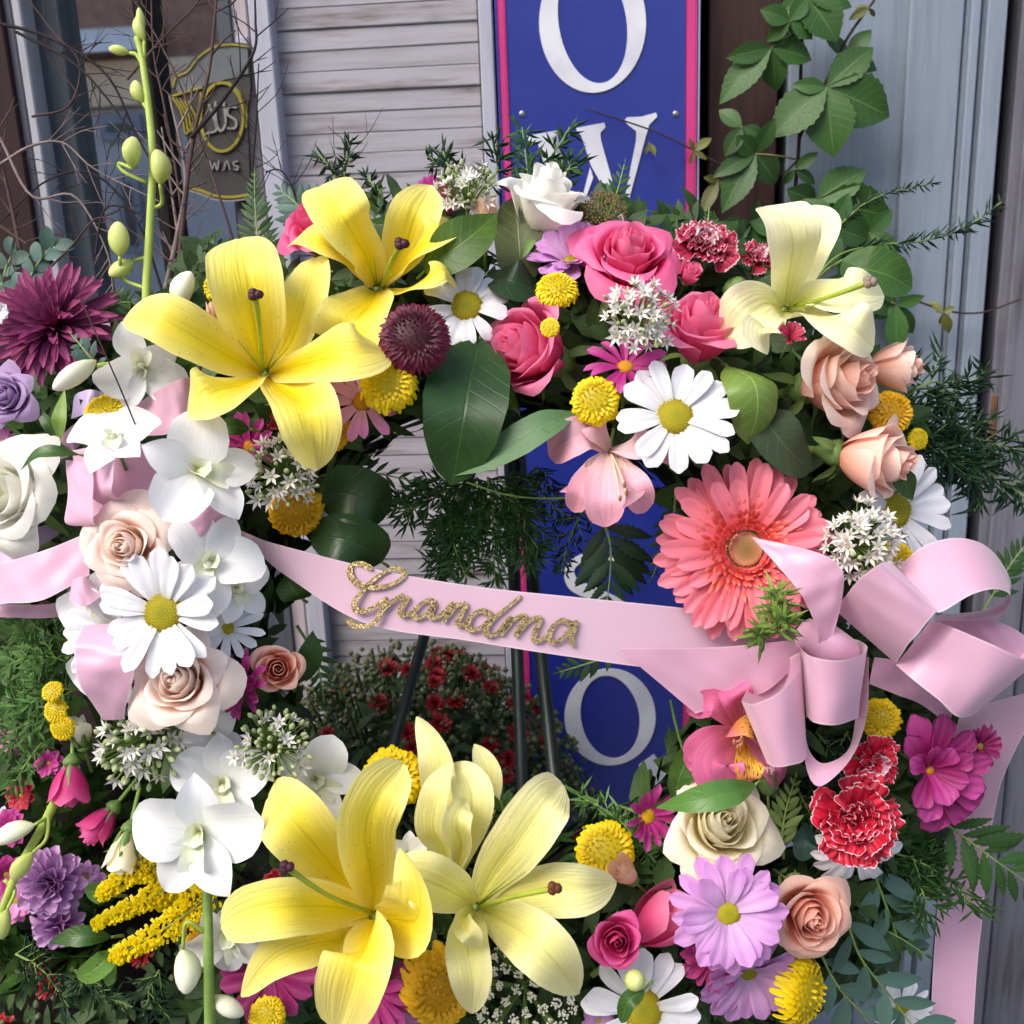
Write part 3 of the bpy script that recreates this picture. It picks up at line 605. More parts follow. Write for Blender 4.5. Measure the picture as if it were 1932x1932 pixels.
Y_gold = petal_mat('goldenrod_floret', [(0, '#e6d018'), (1, '#fff024')], streak=.05, trans=.35, bump=0)

def daisy(root, pmat, cmat, n=15, rows=1, W=.30, cr_=.24, tilt=(12, 2), droop=-18, seed=1, jit=.14, pf='daisy', cup=.10, jag=.008, groove=.09, drop=0, cbump=150, stem=True):
    rnd = random.Random(seed)
    for row in range(rows):
        L = .80-(.12*row)
        for i in range(n):
            if rnd.random() < drop: continue
            v = rnd.randrange(3); a = 2*math.pi*(i+row*.5)/n + rnd.uniform(-jit, jit)
            t0 = tilt[0]+row*14
            me = petal(('daisy', pf, W, L, v, t0, droop, cup, groove), L=L, W=W*(1+.12*(v-1)), pf=pf, ang=(t0+8, t0+2, t0+droop*.5, t0+droop+(v-1)*14), cup=cup, groove=groove, ng=1.5, jag=jag, nj=3, nx=6, ny=9, r0=cr_*.72, ruf=.04)
            part('petal', me, pmat, root, RZ(a) @ RY(math.radians(rnd.uniform(-9, 9))) @ RX(rnd.uniform(-.22, .22)) @ SCL(rnd.uniform(.93, 1.07), 1, 1) @ TR(0, 0, .012*row+rnd.uniform(0, .02)))
    part('centre', centre_mesh(cr_, cr_*.30, ('d', cr_, cbump), cbump), cmat, root)
    part('calyx', lathe([(.05, -.32), (.16, -.26), (.26, -.08), (.2, .0)], 10, 'dcal'), G_cal, root)
    if stem: stem_back(root, 1.5, .045)
def button_mesh(key, n=165, h=.48, L=.34, W=.22, flat=.25, ol=1.0, point=False, open_=.0):
    """dome of small overlapping florets (unit radius)"""
    k = ('btn', key)
    if k in _cache: return _cache[k]
    A = Acc(); rnd = random.Random(str(key))
    n0 = 14; vs = []; fs = []
    for i in range(5):
        a = i/4*math.pi/2
        for j in range(n0): b = 2*math.pi*j/n0; vs.append((.86*math.sin(a)*math.cos(b), .86*math.sin(a)*math.sin(b), (h-.12)*math.cos(a)))
    for i in range(4):
        for j in range(n0): fs.append((i*n0+j, (i+1)*n0+j, (i+1)*n0+(j+1) % n0, i*n0+(j+1) % n0))
    A.add(vs, fs, [(.5, 0.05)]*len(vs))
    for q in range(n):
        f = (q+.5)/n; th = q*2.39996; a = (f**.5)*math.pi*.52; c = Vector((.84*math.sin(a)*math.cos(th), .84*math.sin(a)*math.sin(th), (h-.1)*math.cos(a)))
        rad = Vector((math.cos(th), math.sin(th), 0)); nn = (rad*math.sin(a)+Vector((0, 0, 1))*math.cos(a)*1.2).normalized()
        tang = (rad*math.cos(a)-Vector((0, 0, 1))*math.sin(a)).normalized(); side = tang.cross(nn).normalized()
        s = .35+.75*f**.6; ll = L*s*(ol if f > .8 else 1)*rnd.uniform(.7, 1.25); ww = W*s*rnd.uniform(.75, 1.15); nn = (nn+Vector((rnd.uniform(-.22, .22), rnd.uniform(-.22, .22), rnd.uniform(-.1, .1)))).normalized(); side = tang.cross(nn).normalized()
        d1 = (nn*(1.15-.55*f-open_)+tang*(.15+.75*f+open_)).normalized(); d2 = (nn*(.5-.3*f)+tang*(1-.35*(1-f))).normalized() if not point else (nn*(.6-.3*f)+tang).normalized()
        if f < .12: d2 = (nn-tang*.5).normalized()
        p1 = c+d1*ll*.55; p2 = p1+d2*ll*.5; cv = nn.cross(side)*0
        vs = [c-side*ww*.3, c+side*ww*.3, p1-side*ww*.5+nn*ww*.12, p1-nn*ww*.10, p1+side*ww*.5+nn*ww*.12, p2-side*ww*(.34 if not point else .12), p2+side*ww*(.34 if not point else .12), p2+d2*ll*.10]
        fs = [(0, 3, 2), (0, 1, 3), (1, 4, 3), (2, 3, 5), (3, 6, 5), (3, 4, 6), (5, 6, 7)]
        b0 = .15+.75*f
        A.add(vs, fs, [(.5, b0*.4), (.5, b0*.4), (.2, b0), (.5, b0*.8), (.8, b0), (.4, min(1, b0+.2)), (.6, min(1, b0+.2)), (.5, min(1, b0+.25))])
    _cache[k] = A.mesh('florets'); return _cache[k]
def button(root, mat, key='y0', stem=1.6, **kw):
    part('florets', button_mesh(key, **kw), mat, root, RZ(random.random()*6.28), 'stuff')
    part('calyx', lathe([(.06, -.42), (.3, -.32), (.72, -.06), (.78, .1)], 12, 'bcal'), G_cal, root)
    stem_back(root, stem, .10, plain('brown_green_stem', '#7a7350', '#665f42', scale=50, rough=.6))
def rose_petal(style, i, N, opn, seed):
    k = ('rose', style, i, N, opn, seed)
    if k in _cache: return _cache[k]
    rnd = random.Random(str(k)); t = i/(N-1); A_ = 1.72-.86*t; Rb = .05+.60*t**.85; H = 1.06-.04*t-.50*max(0, t-.30)*opn*.95
    fl = opn*max(0, (t-.22)/.78)**1.3*.62; nx, ny = 12, 10; vs = []; uv = []; ph = rnd.random()*6.28; w1 = rnd.uniform(.02, .065)*(.3+t)
    edge = rnd.uniform(.10, .18)+.20*t; lean = rnd.uniform(-.05, .05); pt = rnd.uniform(.0, .10)*t
    for b in range(ny+1):
        h = b/ny
        for a in range(nx+1):
            s = -1+2*a/nx; phi = s*A_
            hh = h*(1-edge*abs(s)**2.6+pt*max(0, 1-abs(s)*3)*h)
            r = Rb*(math.sin(min(1, hh*1.35)*math.pi/2)**.62) + fl*max(0, (hh-.38)/.62)**2
            if t < .6: r *= 1-(.34*(1-t))*max(0, (hh-.5)/.5)**1.5
            r += .035*s*(.4+t) + w1*math.sin(phi*3+ph)*hh*hh
            z = H*hh - fl*.85*max(0, (hh-.70)/.30)**2 * (1+.6*abs(s)) - .10*fl*abs(s)
            # rolled lip
            if t > .35 and hh > .88: r += .05*opn*(hh-.88)/.12*(1+.5*math.sin(phi*5+ph))
            vs.append((r*math.cos(phi), r*math.sin(phi), z+lean*math.sin(phi)*hh*.5-.35)); uv.append((.5+.5*s, h))
    _cache[k] = mk('petal', vs, gridf(ny, nx), uv); return _cache[k]
def rose(root, mat, opn=1.0, N=20, style='a', seed=0, sepals=True, stem=1.6, inner=None):
    zs = 1.0+.62*(1-min(1, opn))
    rnd = random.Random(seed+5); sd = seed % 3
    for i in range(N):
        m = inner if (inner and i < N*.38) else mat
        part('petal', rose_petal(style, i, N, opn, sd), m, root, RZ(i*2.39996+rnd.uniform(-.12, .12)+seed) @ RX(rnd.uniform(-.03, .03)) @ SCL(1.0, 1.0, zs*rnd.uniform(.96, 1.05)))
    part('hip', lathe([(.09, -.72), (.14, -.62), (.25, -.50), (.30, -.36), (.24, -.28)], 12, 'hip'), G_cal, root, SCL(1, 1, zs))
    if sepals:
        for k in range(5):
            part('sepal', petal(('sepal', k % 2), L=.75, W=.2, pf='lance', ang=(20+20*(k % 2), -25, -50, -10), cup=.3, nx=4, ny=8, r0=.15), G_cal, root, TR(0, 0, -.38*zs) @ RZ(k*1.2566+.3))
    if stem: stem_back(root, stem, .085)
def rosebud(root, mat, opn=.05, N=11, seed=0, sep=1.0, stem=1.8, slim=.78):
    rnd = random.Random(seed)
    for i in range(N):
        part('petal', rose_petal('bud', i, N, opn, seed % 2), mat, root, RZ(i*2.39996+seed) @ SCL(slim, slim, 1.35))
    part('hip', lathe([(.04, -.80), (.12, -.72), (.26, -.58), (.30, -.45), (.24, -.36)], 10, 'hipb'), G_cal, root)
    for k in range(5):
        part('sepal', petal(('bsep', k % 3), L=1.05, W=.30, pf='lance', ang=(35, 72, 80, 60-25*(k % 3)), cup=.5, nx=4, ny=9, r0=.14), G_cal, root, TR(0, 0, -.52) @ RZ(k*1.2566+seed) @ SCL(sep))
    stem_back(root, stem, .07)
def mum(root, mat, rows=((26, 1.0, 8), (24, .9, 24), (22, .76, 40), (18, .6, 55), (14, .42, 68), (8, .26, 80)), W=.13, seed=0, curl=20, pf='strap'):
    rnd = random.Random(seed)
    for r, (n, L, el) in enumerate(rows):
        for i in range(n):
            v = rnd.randrange(2)
            me = petal(('mum', r, v, W, curl, pf), L=L*.92, W=W*(.75+.35*L), pf=pf, ang=(el+14, el+4, el-6, el-10+curl*(.3 if v else -.4)), cup=.55, groove=.06, ng=1, nx=4, ny=7, r0=.05, z0=.02*r)
            part('petal', me, mat, root, RZ(2*math.pi*(i+rnd.uniform(-.3, .3))/n+r*.37) @ RY(math.radians(rnd.uniform(-7, 7))) @ RX(rnd.uniform(-.25, .25)) @ SCL(rnd.uniform(.9, 1.08)))
    part('calyx', lathe([(.06, -.30), (.2, -.22), (.3, -.05), (.2, .0)], 10, 'mcal'), G_cal, root); stem_back(root, 1.3, .05)
def gerbera(root, seed=0):
    rnd = random.Random(seed)
    for row, (n, L, el) in enumerate(((24, .80, -4), (22, .74, 6), (12, .6, 14))):
        for i in range(n):
            v = rnd.randrange(3)
            me = petal(('ger', row, v), L=L*1.02, W=.185+.012*v, pf=[(0,.45),(.2,.75),(.5,.98),(.75,1),(.88,.9),(.95,.7),(.985,.45),(1,.25)], ang=(el+12, el+4, el-5, el-14+v*7), cup=.2, groove=.09, ng=1.5, jag=.004, nj=3, nx=6, ny=12, r0=.22, z0=.02+.02*row)
            part('petal', me, P_ger, root, RZ(2*math.pi*(i+.5*row+rnd.uniform(-.25, .25))/n) @ RX(rnd.uniform(-.18, .18)) @ RY(math.radians(rnd.uniform(-5, 5))) @ SCL(rnd.uniform(.92, 1.05)))
    A = Acc()
    for ring_, (n, r, L, el) in enumerate(((46, .42, .24, 18), (44, .37, .22, 32), (42, .325, .18, 46), (38, .28, .13, 58), (34, .24, .10, 68), (30, .205, .08, 76))):
        for i in range(n):
            a = 2*math.pi*(i+.5*ring_+rnd.uniform(-.3, .3))/n; e = math.radians(el+rnd.uniform(-8, 8)); rad = Vector((math.cos(a), math.sin(a), 0)); sd_ = Vector((-math.sin(a), math.cos(a), 0)); u = rad*math.cos(e)+Vector((0, 0, math.sin(e))); nn = sd_.cross(u)*-1
            c = rad*r+Vector((0, 0, .05+.012*ring_)); w_ = .027; LL = L*1.1*rnd.uniform(.85, 1.15)
            A.add([c-sd_*w_*.7, c+sd_*w_*.7, c+u*LL*.6-sd_*w_, c+u*LL*.6+nn*w_*.5, c+u*LL*.6+sd_*w_, c+u*LL+nn*w_], [(0, 3, 2), (0, 1, 3), (1, 4, 3), (2, 3, 5), (3, 4, 5)], [(.5, 0), (.5, 0), (.3, .6), (.5, .6), (.7, .6), (.5, 1)])
    part('inner_florets', A.mesh('inner'), P_gerin, root, None, 'stuff')
    part('centre', centre_mesh(.19, .03, 'ger', 190, .035), C_ger, root, TR(0, 0, .055))
    part('calyx', lathe([(.05, -.22), (.15, -.18), (.28, -.02), (.22, .02)], 12, 'gcal'), G_cal, root); stem_back(root, 1.0, .035)
def carnation(root, mat, N=34, seed=0, pale=None, W=.62):
    rnd = random.Random(seed)
    for i in range(N):
        t = i/(N-1); v = i % 4; el = 82-70*t**.8
        me = petal(('carn', v, round(t*4)), L=.62+.38*t, W=W, pf='fan', ang=(el+15, el+6, el-6, el-24*(1+t)), ruf=.22, fr=11, wav=.10, jag=.035, nj=9, nx=14, ny=9, r0=.02, seed=v)
        part('petal', me, pale if pale and t < .3 and i % 2 else mat, root, RZ(i*2.39996+rnd.uniform(-.3, .3)) @ RX(rnd.uniform(-.3, .3)) @ SCL(rnd.uniform(.88, 1.05)))
    part('calyx', lathe([(.08, -.75), (.16, -.6), (.2, -.3), (.16, .0)], 10, 'ccal'), G_cal, root); stem_back(root, 1.8, .05)
def carnation_bud(root, mat, seed=0):
    for i in range(9):
        part('petal', petal(('cbud', i % 3), L=.95, W=.55, pf='fan', ang=(60, 80, 92, 100), ruf=.16, fr=9, nx=10, ny=8, r0=.1, jag=.05, nj=7), mat, root, RZ(i*2.4+seed) @ SCL(1))
    part('calyx', lathe([(.08, -.55), (.30, -.42), (.42, -.1), (.40, .32), (.36, .42)], 12, 'cbcal'), G_cal, root)
    for k in range(5): part('sepal', petal(('cbs',), L=.6, W=.45, pf='point', ang=(88, 84, 78), cup=.5, nx=4, ny=6, r0=.40), G_cal, root, TR(0, 0, .1) @ RZ(k*1.2566))
    stem_back(root, 1.6, .07)
def orchid(root, seed=0, open_=1.0):
    rnd = random.Random(seed); j = lambda a: math.radians(a+rnd.uniform(-7, 7))
    for nm, a, L, W, pf, el in (('sepal', 90, .95, .62, 'point', 15), ('petal', 20, 1.0, .95, 'round', 20), ('petal', 160, 1.0, .95, 'round', 20), ('sepal', -60, 1.0, .66, 'point', 8), ('sepal', -120, 1.0, .66, 'point', 8)):
        me = petal(('orc', nm, L), L=L, W=W, pf=pf, ang=(el+16, el, el-16, el-38), cup=.18, groove=.03, ng=1, ruf=.08, fr=6, nx=10, ny=12, r0=.04)
        part(nm, me, O_white, root, RZ(j(a)) @ RX(rnd.uniform(-.3, .3)) @ RY(math.radians(rnd.uniform(-14, 10)-30*(1-open_))))
    part('lip', petal('olip', L=.55, W=.42, pf='spoon', ang=(70, 40, 0, -40), cup=.7, ruf=.14, fr=8, nx=8, ny=9, r0=.02), O_lip, root, RZ(math.radians(-90)))
    for s in (-1, 1): part('side_lobe', petal(('olob', s), L=.36, W=.36, pf='round', ang=(80, 70, 40), cup=.5, ruf=.1, nx=6, ny=6, r0=.02), O_lip, root, RZ(math.radians(-90+s*62)))
    part('column', lathe([(.05, 0), (.08, .12), (.09, .22), (.05, .30), (.01, .33)], 8, 'ocol'), O_lip, root, RX(math.radians(28)))
    stem_back(root, .8, .04)
def bud_mesh(key='orb'):
    k = ('bud', key)
    if k in _cache: return _cache[k]
    pf = [(.02, 0), (.14, .10), (.28, .28), (.37, .5), (.40, .75), (.36, 1.0), (.26, 1.22), (.13, 1.37), (.02, 1.42)]; n = 14; vs = []; uv = []; fs = []
    for i, (r, z) in enumerate(pf):
        for q in range(n):
            a = 2*math.pi*q/n; rr = r*(1+.06*math.cos(3*a)); vs.append((rr*math.cos(a)+.10*math.sin(z*2.2), rr*math.sin(a), z)); uv.append((q/n, i/(len(pf)-1)))
    for i in range(len(pf)-1):
        for q in range(n): fs.append((i*n+q, i*n+(q+1) % n, (i+1)*n+(q+1) % n, (i+1)*n+q))
    _cache[k] = mk('bud', vs, fs, uv); return _cache[k]
def star_mesh(v=0):
    k = ('star', v)
    if k in _cache: return _cache[k]
    A = Acc()
    for i in range(6):
        a = i*math.pi/3; u = Vector((math.cos(a), math.sin(a), 0)); s = Vector((-math.sin(a), math.cos(a), 0)); e = .35+.15*v
        A.add([u*.08-s*.1, u*.08+s*.1, u*.5-s*.19+Vector((0, 0, e*.5)), u*.5+Vector((0, 0, e*.42)), u*.5+s*.19+Vector((0, 0, e*.5)), u*1.0+Vector((0, 0, e))], [(0, 3, 2), (0, 1, 3), (1, 4, 3), (2, 3, 5), (3, 4, 5)], [(.5, 0), (.5, 0), (.4, .5), (.5, .45), (.6, .5), (.5, 1)])
    A.add([(.16*math.cos(a), .16*math.sin(a), .12) for a in np.linspace(0, 5, 6)]+[(0, 0, .30)], [(i, (i+1) % 6, 6) for i in range(6)], [(.5, 0)]*7)
    _cache[k] = A.mesh('star'); return _cache[k]
_bl = lambda: lathe([(.02, -1), (.5, -.5), (.62, .1), (.4, .7), (.08, 1.0)], 7, 'abud')
def allium(root, n=34, nb=22, seed=0, fs=.235, flat=.75):
    n = int(n*1.1); nb = int(nb*1.3)
    rnd = random.Random(seed); A = Acc(); base = Vector((0, 0, -.75))
    for i in range(n+nb):
        f = (i+.5)/(n+nb); th = i*2.39996*1.7; a = math.acos(1-f*1.15)*rnd.uniform(.85, 1.1); R = rnd.uniform(.58, 1.04)
        p = Vector((math.sin(a)*math.cos(th)*R, math.sin(a)*math.sin(th)*R, math.cos(a)*R*flat)); ax = (p-base*.6).normalized()+Vector((rnd.uniform(-.3, .3), rnd.uniform(-.3, .3), rnd.uniform(-.1, .4))); ax.normalize()
        M = Matrix.Translation(p) @ frame(ax, rnd.random()*6, Vector((0, 1, .01))).to_4x4()
        if rnd.random() < n/(n+nb): part('floret', star_mesh(rnd.randrange(3)), W_star, root, M @ SCL(fs*rnd.uniform(.8, 1.15)))
        else: part('bud', _bl(), W_bud, root, M @ SCL(.11*rnd.uniform(.8, 1.2)))
        A.add(*tubev([base, (base+p)*.5+Vector((0, 0, .05)), p], .018, 4, 4, False))
    part('stalks', A.mesh('stalks'), G_stem, root, None, 'stuff'); part('stem', lathe([(.06, -2.0), (.06, -.75)], 6, 'alst'), G_stem, root)
def seed_head(root, mat, n=260, seed=0, s=.05, flat=.8, clump=0):
    rnd = random.Random(seed); A = Acc(); B = Acc()
    for i in range(n):
        f = (i+.5)/n; th = i*2.39996; a = math.acos(1-f*1.3); R = rnd.uniform(.8, 1.0); p = Vector((math.sin(a)*math.cos(th), math.sin(a)*math.sin(th), math.cos(a)*flat))*R; q = s*rnd.uniform(.7, 1.4)
        if clump:
            if i == 0: cs = [Vector((math.sin(a_)*math.cos(k_*2.4), math.sin(a_)*math.sin(k_*2.4), math.cos(a_)*flat)) for k_ in range(clump) for a_ in [math.acos(1-(k_+.5)/clump*.95)]]
            o_ = Vector((rnd.gauss(0, 1), rnd.gauss(0, 1), rnd.gauss(0, .5))); p = cs[i % clump]*rnd.uniform(.96, 1.0)+o_.normalized()*.10*math.sqrt(rnd.random())
        A.add([p+Vector(v)*q for v in ((1, 0, 0), (0, 1, 0), (-1, 0, 0), (0, -1, 0), (0, 0, 1), (0, 0, -1))], [(0, 1, 4), (1, 2, 4), (2, 3, 4), (3, 0, 4), (1, 0, 5), (2, 1, 5), (3, 2, 5), (0, 3, 5)])
        if i % 6 == 0: B.add(*tubev([Vector((0, 0, -.6)), p*.97], .012, 3, 2, False))
    part('stalks', B.mesh('stalks'), G_stem, root, None, 'stuff'); part('seeds', A.mesh('seeds', False), mat, root, None, 'stuff'); part('stem', lathe([(.05, -1.6), (.05, -.5)], 6, 'shst'), G_stem, root)

# ---- free forms through points of the wreath frame
def pt(p): return at(*p) if not isinstance(p, Vector) else p
def lily(label, mat, C, petals, style, stig=None, fil=(), base=None, group='lilies'):
    c = pt(C); root = thing('lily', label, 'lily', c, group)
    for pl in petals:
        pts, wv = pl[0], pl[1]; cup = pl[2] if len(pl) > 2 else .22; N = pl[3] if len(pl) > 3 else (0, 0, 1); o = pl[4] if len(pl) > 4 else {}
        Nn = [dirv(*n) for n in N] if isinstance(N, list) else dirv(*N)
        P = [pt(q) for q in pts]
        part('petal', bmesh_('petal', [c+(P[0]-c)*.15 if o.get('root', 1) else P[0]]+P, wv*1.10, o.get('pf', 'lily'), N=Nn, cup=cup, groove=.05, ruf=o.get('ruf', .05), fr=8, nx=10, ny=22, org=c, fold=o.get('fold', 0), twist=o.get('twist', 0)), mat, root)
    if style:
        s = [pt(q) for q in style]; r = pxm(c)
        part('style', tube('style', s, [5*r, 4*r, 5.5*r], 7, org=c), P_style, root)
        for k in range(3):
            a = k*2.094; off = RIGHT*math.cos(a)*6*r+UP*math.sin(a)*3.5*r
            part('stigma_lobe', lathe([(.2, -.7), (.75, -.4), (1, .1), (.7, .6), (.1, .85)], 8, 'stg'), stig or P_stig, root, Matrix.Translation(s[-1]-c+off) @ frame((s[-1]-s[0])).to_4x4() @ SCL(9*r))
        for q in fil: part('filament', tube('filament', [c+(pt(q)-c)*.1, pt(q)], [2.2*r, .8*r], 5, org=c), P_style, root)
    if base is not None:
        b = [pt(q) for q in base]; part('stem', tube('stem', b, 7*pxm(c), 7, org=c), G_stem, root)
    return root
def leaf(name, label, pts, wpx, mat=None, pf='leaf', N=None, cup=.15, fold=0, group=None, stalk=None, cat='leaf', **k):
    P = [pt(q) for q in pts]; c = P[0]
    Nn = None if N is None else ([dirv(*n) for n in N] if isinstance(N, list) else dirv(*N))
    root = thing(name, label, cat, c, group)
    part('blade', bmesh_('blade', P, wpx, pf, N=Nn, cup=cup, fold=fold, org=c, groove=.025, **k), mat or G_dark, root)
    r = pxm(c); C = [Vector(v) for v in cr(P, 10)]
    s = [c-(P[1]-P[0]).normalized()*22*r+FWD*10*r, c] if stalk is None else [pt(q) for q in stalk]+[c]
    part('leaf_stalk', tube('leaf_stalk', s, [3.2*r, 2.6*r], 6, org=c), G_stem, root)
    return root
def asparagus(label, paths, side=60, nl=20, den=1.0, mat=None, depth=.5, group='asparagus fern sprigs', br=11, nw=1.5, seed=0, smat=None):
    """feathery sprig: main stems, short side branches, needles"""
    nl *= 1.3; nw *= 1.5; den *= .8
    rnd = random.Random(seed+len(label)); P0 = pt(paths[0][0]); r = pxm(P0); root = thing('asparagus_sprig', label, 'foliage', P0, group); St = Acc(); Nd = Acc()
    def needles(C, step):
        for i in range(len(C)-1):
            seg = C[i+1]-C[i]; n = max(1, int(seg.length/(step*r)*den))
            T = seg.normalized()
            for q in range(n):
                p = C[i]+seg*rnd.random(); o = Vector((rnd.gauss(0, 1), rnd.gauss(0, 1), rnd.gauss(0, 1))); o = (o-T*o.dot(T)).normalized(); d = (o+T*rnd.uniform(.5, 1.3)).normalized(); L = nl*r*rnd.uniform(.6, 1.25); w_ = nw*r
                a = d.orthogonal().normalized()*w_; b = d.cross(a)
                m = p+d*L*.5+o*L*.03
                Nd.add([p-P0+a*.4, p-P0-a*.2+b*.35, p-P0-a*.2-b*.35, m-P0+a, m-P0-a*.5+b*.87, m-P0-a*.5-b*.87, p+d*L-P0], [(0, 1, 4, 3), (1, 2, 5, 4), (2, 0, 3, 5), (3, 4, 6), (4, 5, 6), (5, 3, 6)])
    for path in paths:
        P = [pt(q) for q in path]; n = max(8, len(P)*6); C = [Vector(c) for c in cr(P, n)]
        St.add(*tubev(C, [2.6*r, 1.2*r], 5, n, False, P0)); tot = sum((C[i+1]-C[i]).length for i in range(n-1)); nb = int(tot/(br*r)) if side else 0
        for b in range(nb):
            f = (b+.5)/nb; i = min(n-2, int(f*(n-1))); T = (C[i+1]-C[i]).normalized(); S = T.cross(OUT).normalized()*(1 if b % 2 else -1); d = (S*rnd.uniform(.6, 1)+T*rnd.uniform(.5, 1)+OUT*rnd.uniform(-depth, depth)).normalized(); L = side*r*(1-.75*f)*rnd.uniform(.6, 1.1)
            q = [C[i], C[i]+d*L*.5+UP*L*.04, C[i]+d*L]; K = [Vector(c) for c in cr(q, 5)]; St.add(*tubev(K, [1.4*r, .7*r], 4, 5, False, P0)); needles(K, 3.4)
        needles(C[n//3:], 5 if side else 2.6)
    part('stem', St.mesh('stem'), smat or G_stem, root); part('needles', Nd.mesh('needles', False), mat or G_needle, root, None, 'stuff')
    return root
def fern(label, path, Lmax=90, n=11, mat=None, name='fern_frond', w=.34, group='fern fronds', tip=.3, N=None, sw=55, seed=0, base=.15, jit=.25, cat='fern', hang=0):
    rnd = random.Random(seed+len(label)); P = [pt(q) for q in path]; P0 = P[0]; r = pxm(P0); root = thing(name, label, cat, P0, group); m = 40; C = [Vector(c) for c in cr(P, m)]
    part('stem', tube('stem', P, [3.2*r, 1.0*r], 5, org=P0), G_stem, root)
    Nv = dirv(*N) if N else OUT
    for k in range(n):
        f = base+(1-base)*(k+.3)/n; i = min(m-2, int(f*(m-1))); T = (C[i+1]-C[i]).normalized(); S = T.cross(Nv).normalized()
        L = Lmax*r*(min(1, .45+f*1.6) if f < .35 else max(tip, 1-(f-.35)/.65*(1-tip)))
        for sgn in (-1, 1):
            a = math.radians(sw-18*f+rnd.uniform(-6, 6)); d = (T*math.cos(a)+S*sgn*math.sin(a)); z = (Nv+Vector((rnd.uniform(-jit, jit), rnd.uniform(-jit, jit), rnd.uniform(-jit, jit)))).normalized(); d = (d+OUT*rnd.uniform(-.15, .15)).normalized(); y = z.cross(d).normalized(); z = d.cross(y)
            M = Matrix((d, y, z)).transposed().to_4x4(); M.translation = C[i]-P0
            part('leaflet', petal(('pinna', w, k % 2), L=1, W=w, pf='lance', ang=(6, 0, -8, -18-8*(k % 2)), cup=-.12, nx=4, ny=24, serr=.34, ns=8), mat or G_fern, root, M @ SCL(L*rnd.uniform(.9, 1.08)))
    part('leaflet', petal(('pinna', w, 0), L=1, W=w), mat or G_fern, root, Matrix.Translation(C[-1]-P0) @ Matrix((((C[-1]-C[-2]).normalized()), Nv.cross((C[-1]-C[-2]).normalized()).normalized(), Nv)).transposed().to_4x4() @ SCL(Lmax*r*tip))
    return root
def strip(A, B, n=40, nx=8, bulge=0, org=None, crease=.0009):
    """ribbon surface between two edge lines"""
    a = [Vector(c) for c in cr([pt(q) for q in A], n)]; b = [Vector(c) for c in cr([pt(q) for q in B], n)]; org = org if org is not None else a[0]; vs = []; uv = []
    for i in range(n):
        for j in range(nx+1):
            s = j/nx; p = a[i].lerp(b[i], s)+OUT*(bulge*4*s*(1-s)); vs.append(p-org); uv.append((s, i/(n-1)))
    ph = [random.random()*6.28 for _ in range(4)]
    for i in range(n):
        for j in range(nx+1):
            s, q = j/nx, i/(n-1)*math.pi
            vs[i*(nx+1)+j] = vs[i*(nx+1)+j]+OUT*(crease*(math.sin(q*5+s*3+ph[0])*.6+math.sin(q*9-s*6+ph[1])*.4+math.sin(q*3+s*9+ph[2])*.3))
    return mk('ribbon', vs, gridf(n-1, nx), uv)
# ================================================================ THE WREATH ON ITS EASEL
WC = at(930, 1190, -.02); WR = 560*DW/F
M_foam = plain('foam_ring', '#172013', '#0d140b', scale=120, rough=.95, bump=.6)
A = Acc(); n1, n2, tr = 72, 14, .046; vs = []; fs = []
for i in range(n1):
    a = 2*math.pi*i/n1; rad = RIGHT*math.cos(a)+UP*math.sin(a)
    for j in range(n2): b = 2*math.pi*j/n2; vs.append(rad*(WR+tr*math.cos(b))+OUT*(tr*.8*math.sin(b)))
for i in range(n1):
    for j in range(n2): fs.append((i*n2+j, i*n2+(j+1) % n2, ((i+1) % n1)*n2+(j+1) % n2, ((i+1) % n1)*n2+j))
ring_o = thing('wreath_ring', 'dark green foam ring that carries the wreath flowers', 'wreath', WC)
part('ring', mk('ring', vs, fs), M_foam, ring_o)
M_ez = plain('easel_green', '#22302e', '#1a2625', scale=30, rough=.4, spec=.5)
ez = thing('easel', 'dark green metal tripod easel behind the wreath', 'easel', Vector((0, .12, 0)))
eo = Vector((0, .12, 0))
def rod(a, b, r=.0042): return tube('leg', [a, b], r, 8, 2, org=eo)
def down(a, b):     # prolong a->b to the ground
    d = b-a; return a+d*((a.z-0.03)/-d.z)
tp = at(985, 560, -.07)
p1, p2 = at(836, 1075, -.085), at(735, 1430, -.055); part('leg', rod(p1+(p1-p2)*1.0, down(p1, p2)), M_ez, ez)
q1, q2 = at(970, 1075, -.09), at(985, 1480, -.10); part('leg', rod(q1+(q1-q2)*1.1, down(q1, q2), .005), M_ez, ez)
s1, s2 = at(1003, 1075, -.08), at(1046, 1470, -.06); part('leg', rod(s1+(s1-s2)*1.1, down(s1, s2), .005), M_ez, ez)
part('holder', tube('holder', [at(700, 1760, -.06), at(930, 1765, -.03), at(1180, 1760, -.06)], .004, 8, org=eo), M_ez, ez)

def scatter_leaves(acc, p, n, size, rnd, org):
    u = Vector((rnd.gauss(0, 1), rnd.gauss(0, 1), rnd.gauss(0, 1))); d = (n*rnd.uniform(.1, .7)+(u-n*u.dot(n)).normalized()).normalized(); s = d.cross(n+u*.4).normalized(); m = s.cross(d); L = size*rnd.uniform(.6, 1.3); W = L*rnd.uniform(.25, .5); q = p-org
    acc.add([q, q+d*L*.35-s*W*.5+m*W*.1, q+d*L*.4-m*W*.05, q+d*L*.35+s*W*.5+m*W*.1, q+d*L*.75-s*W*.34, q+d*L*.75+s*W*.34, q+d*L-m*L*.08], [(0, 2, 1), (0, 3, 2), (1, 2, 4), (2, 3, 5), (2, 5, 4), (4, 5, 6)], [(.5, 0), (0, .35), (.5, .4), (1, .35), (.1, .75), (.9, .75), (.5, 1)])
rnd = random.Random(3); A = Acc()
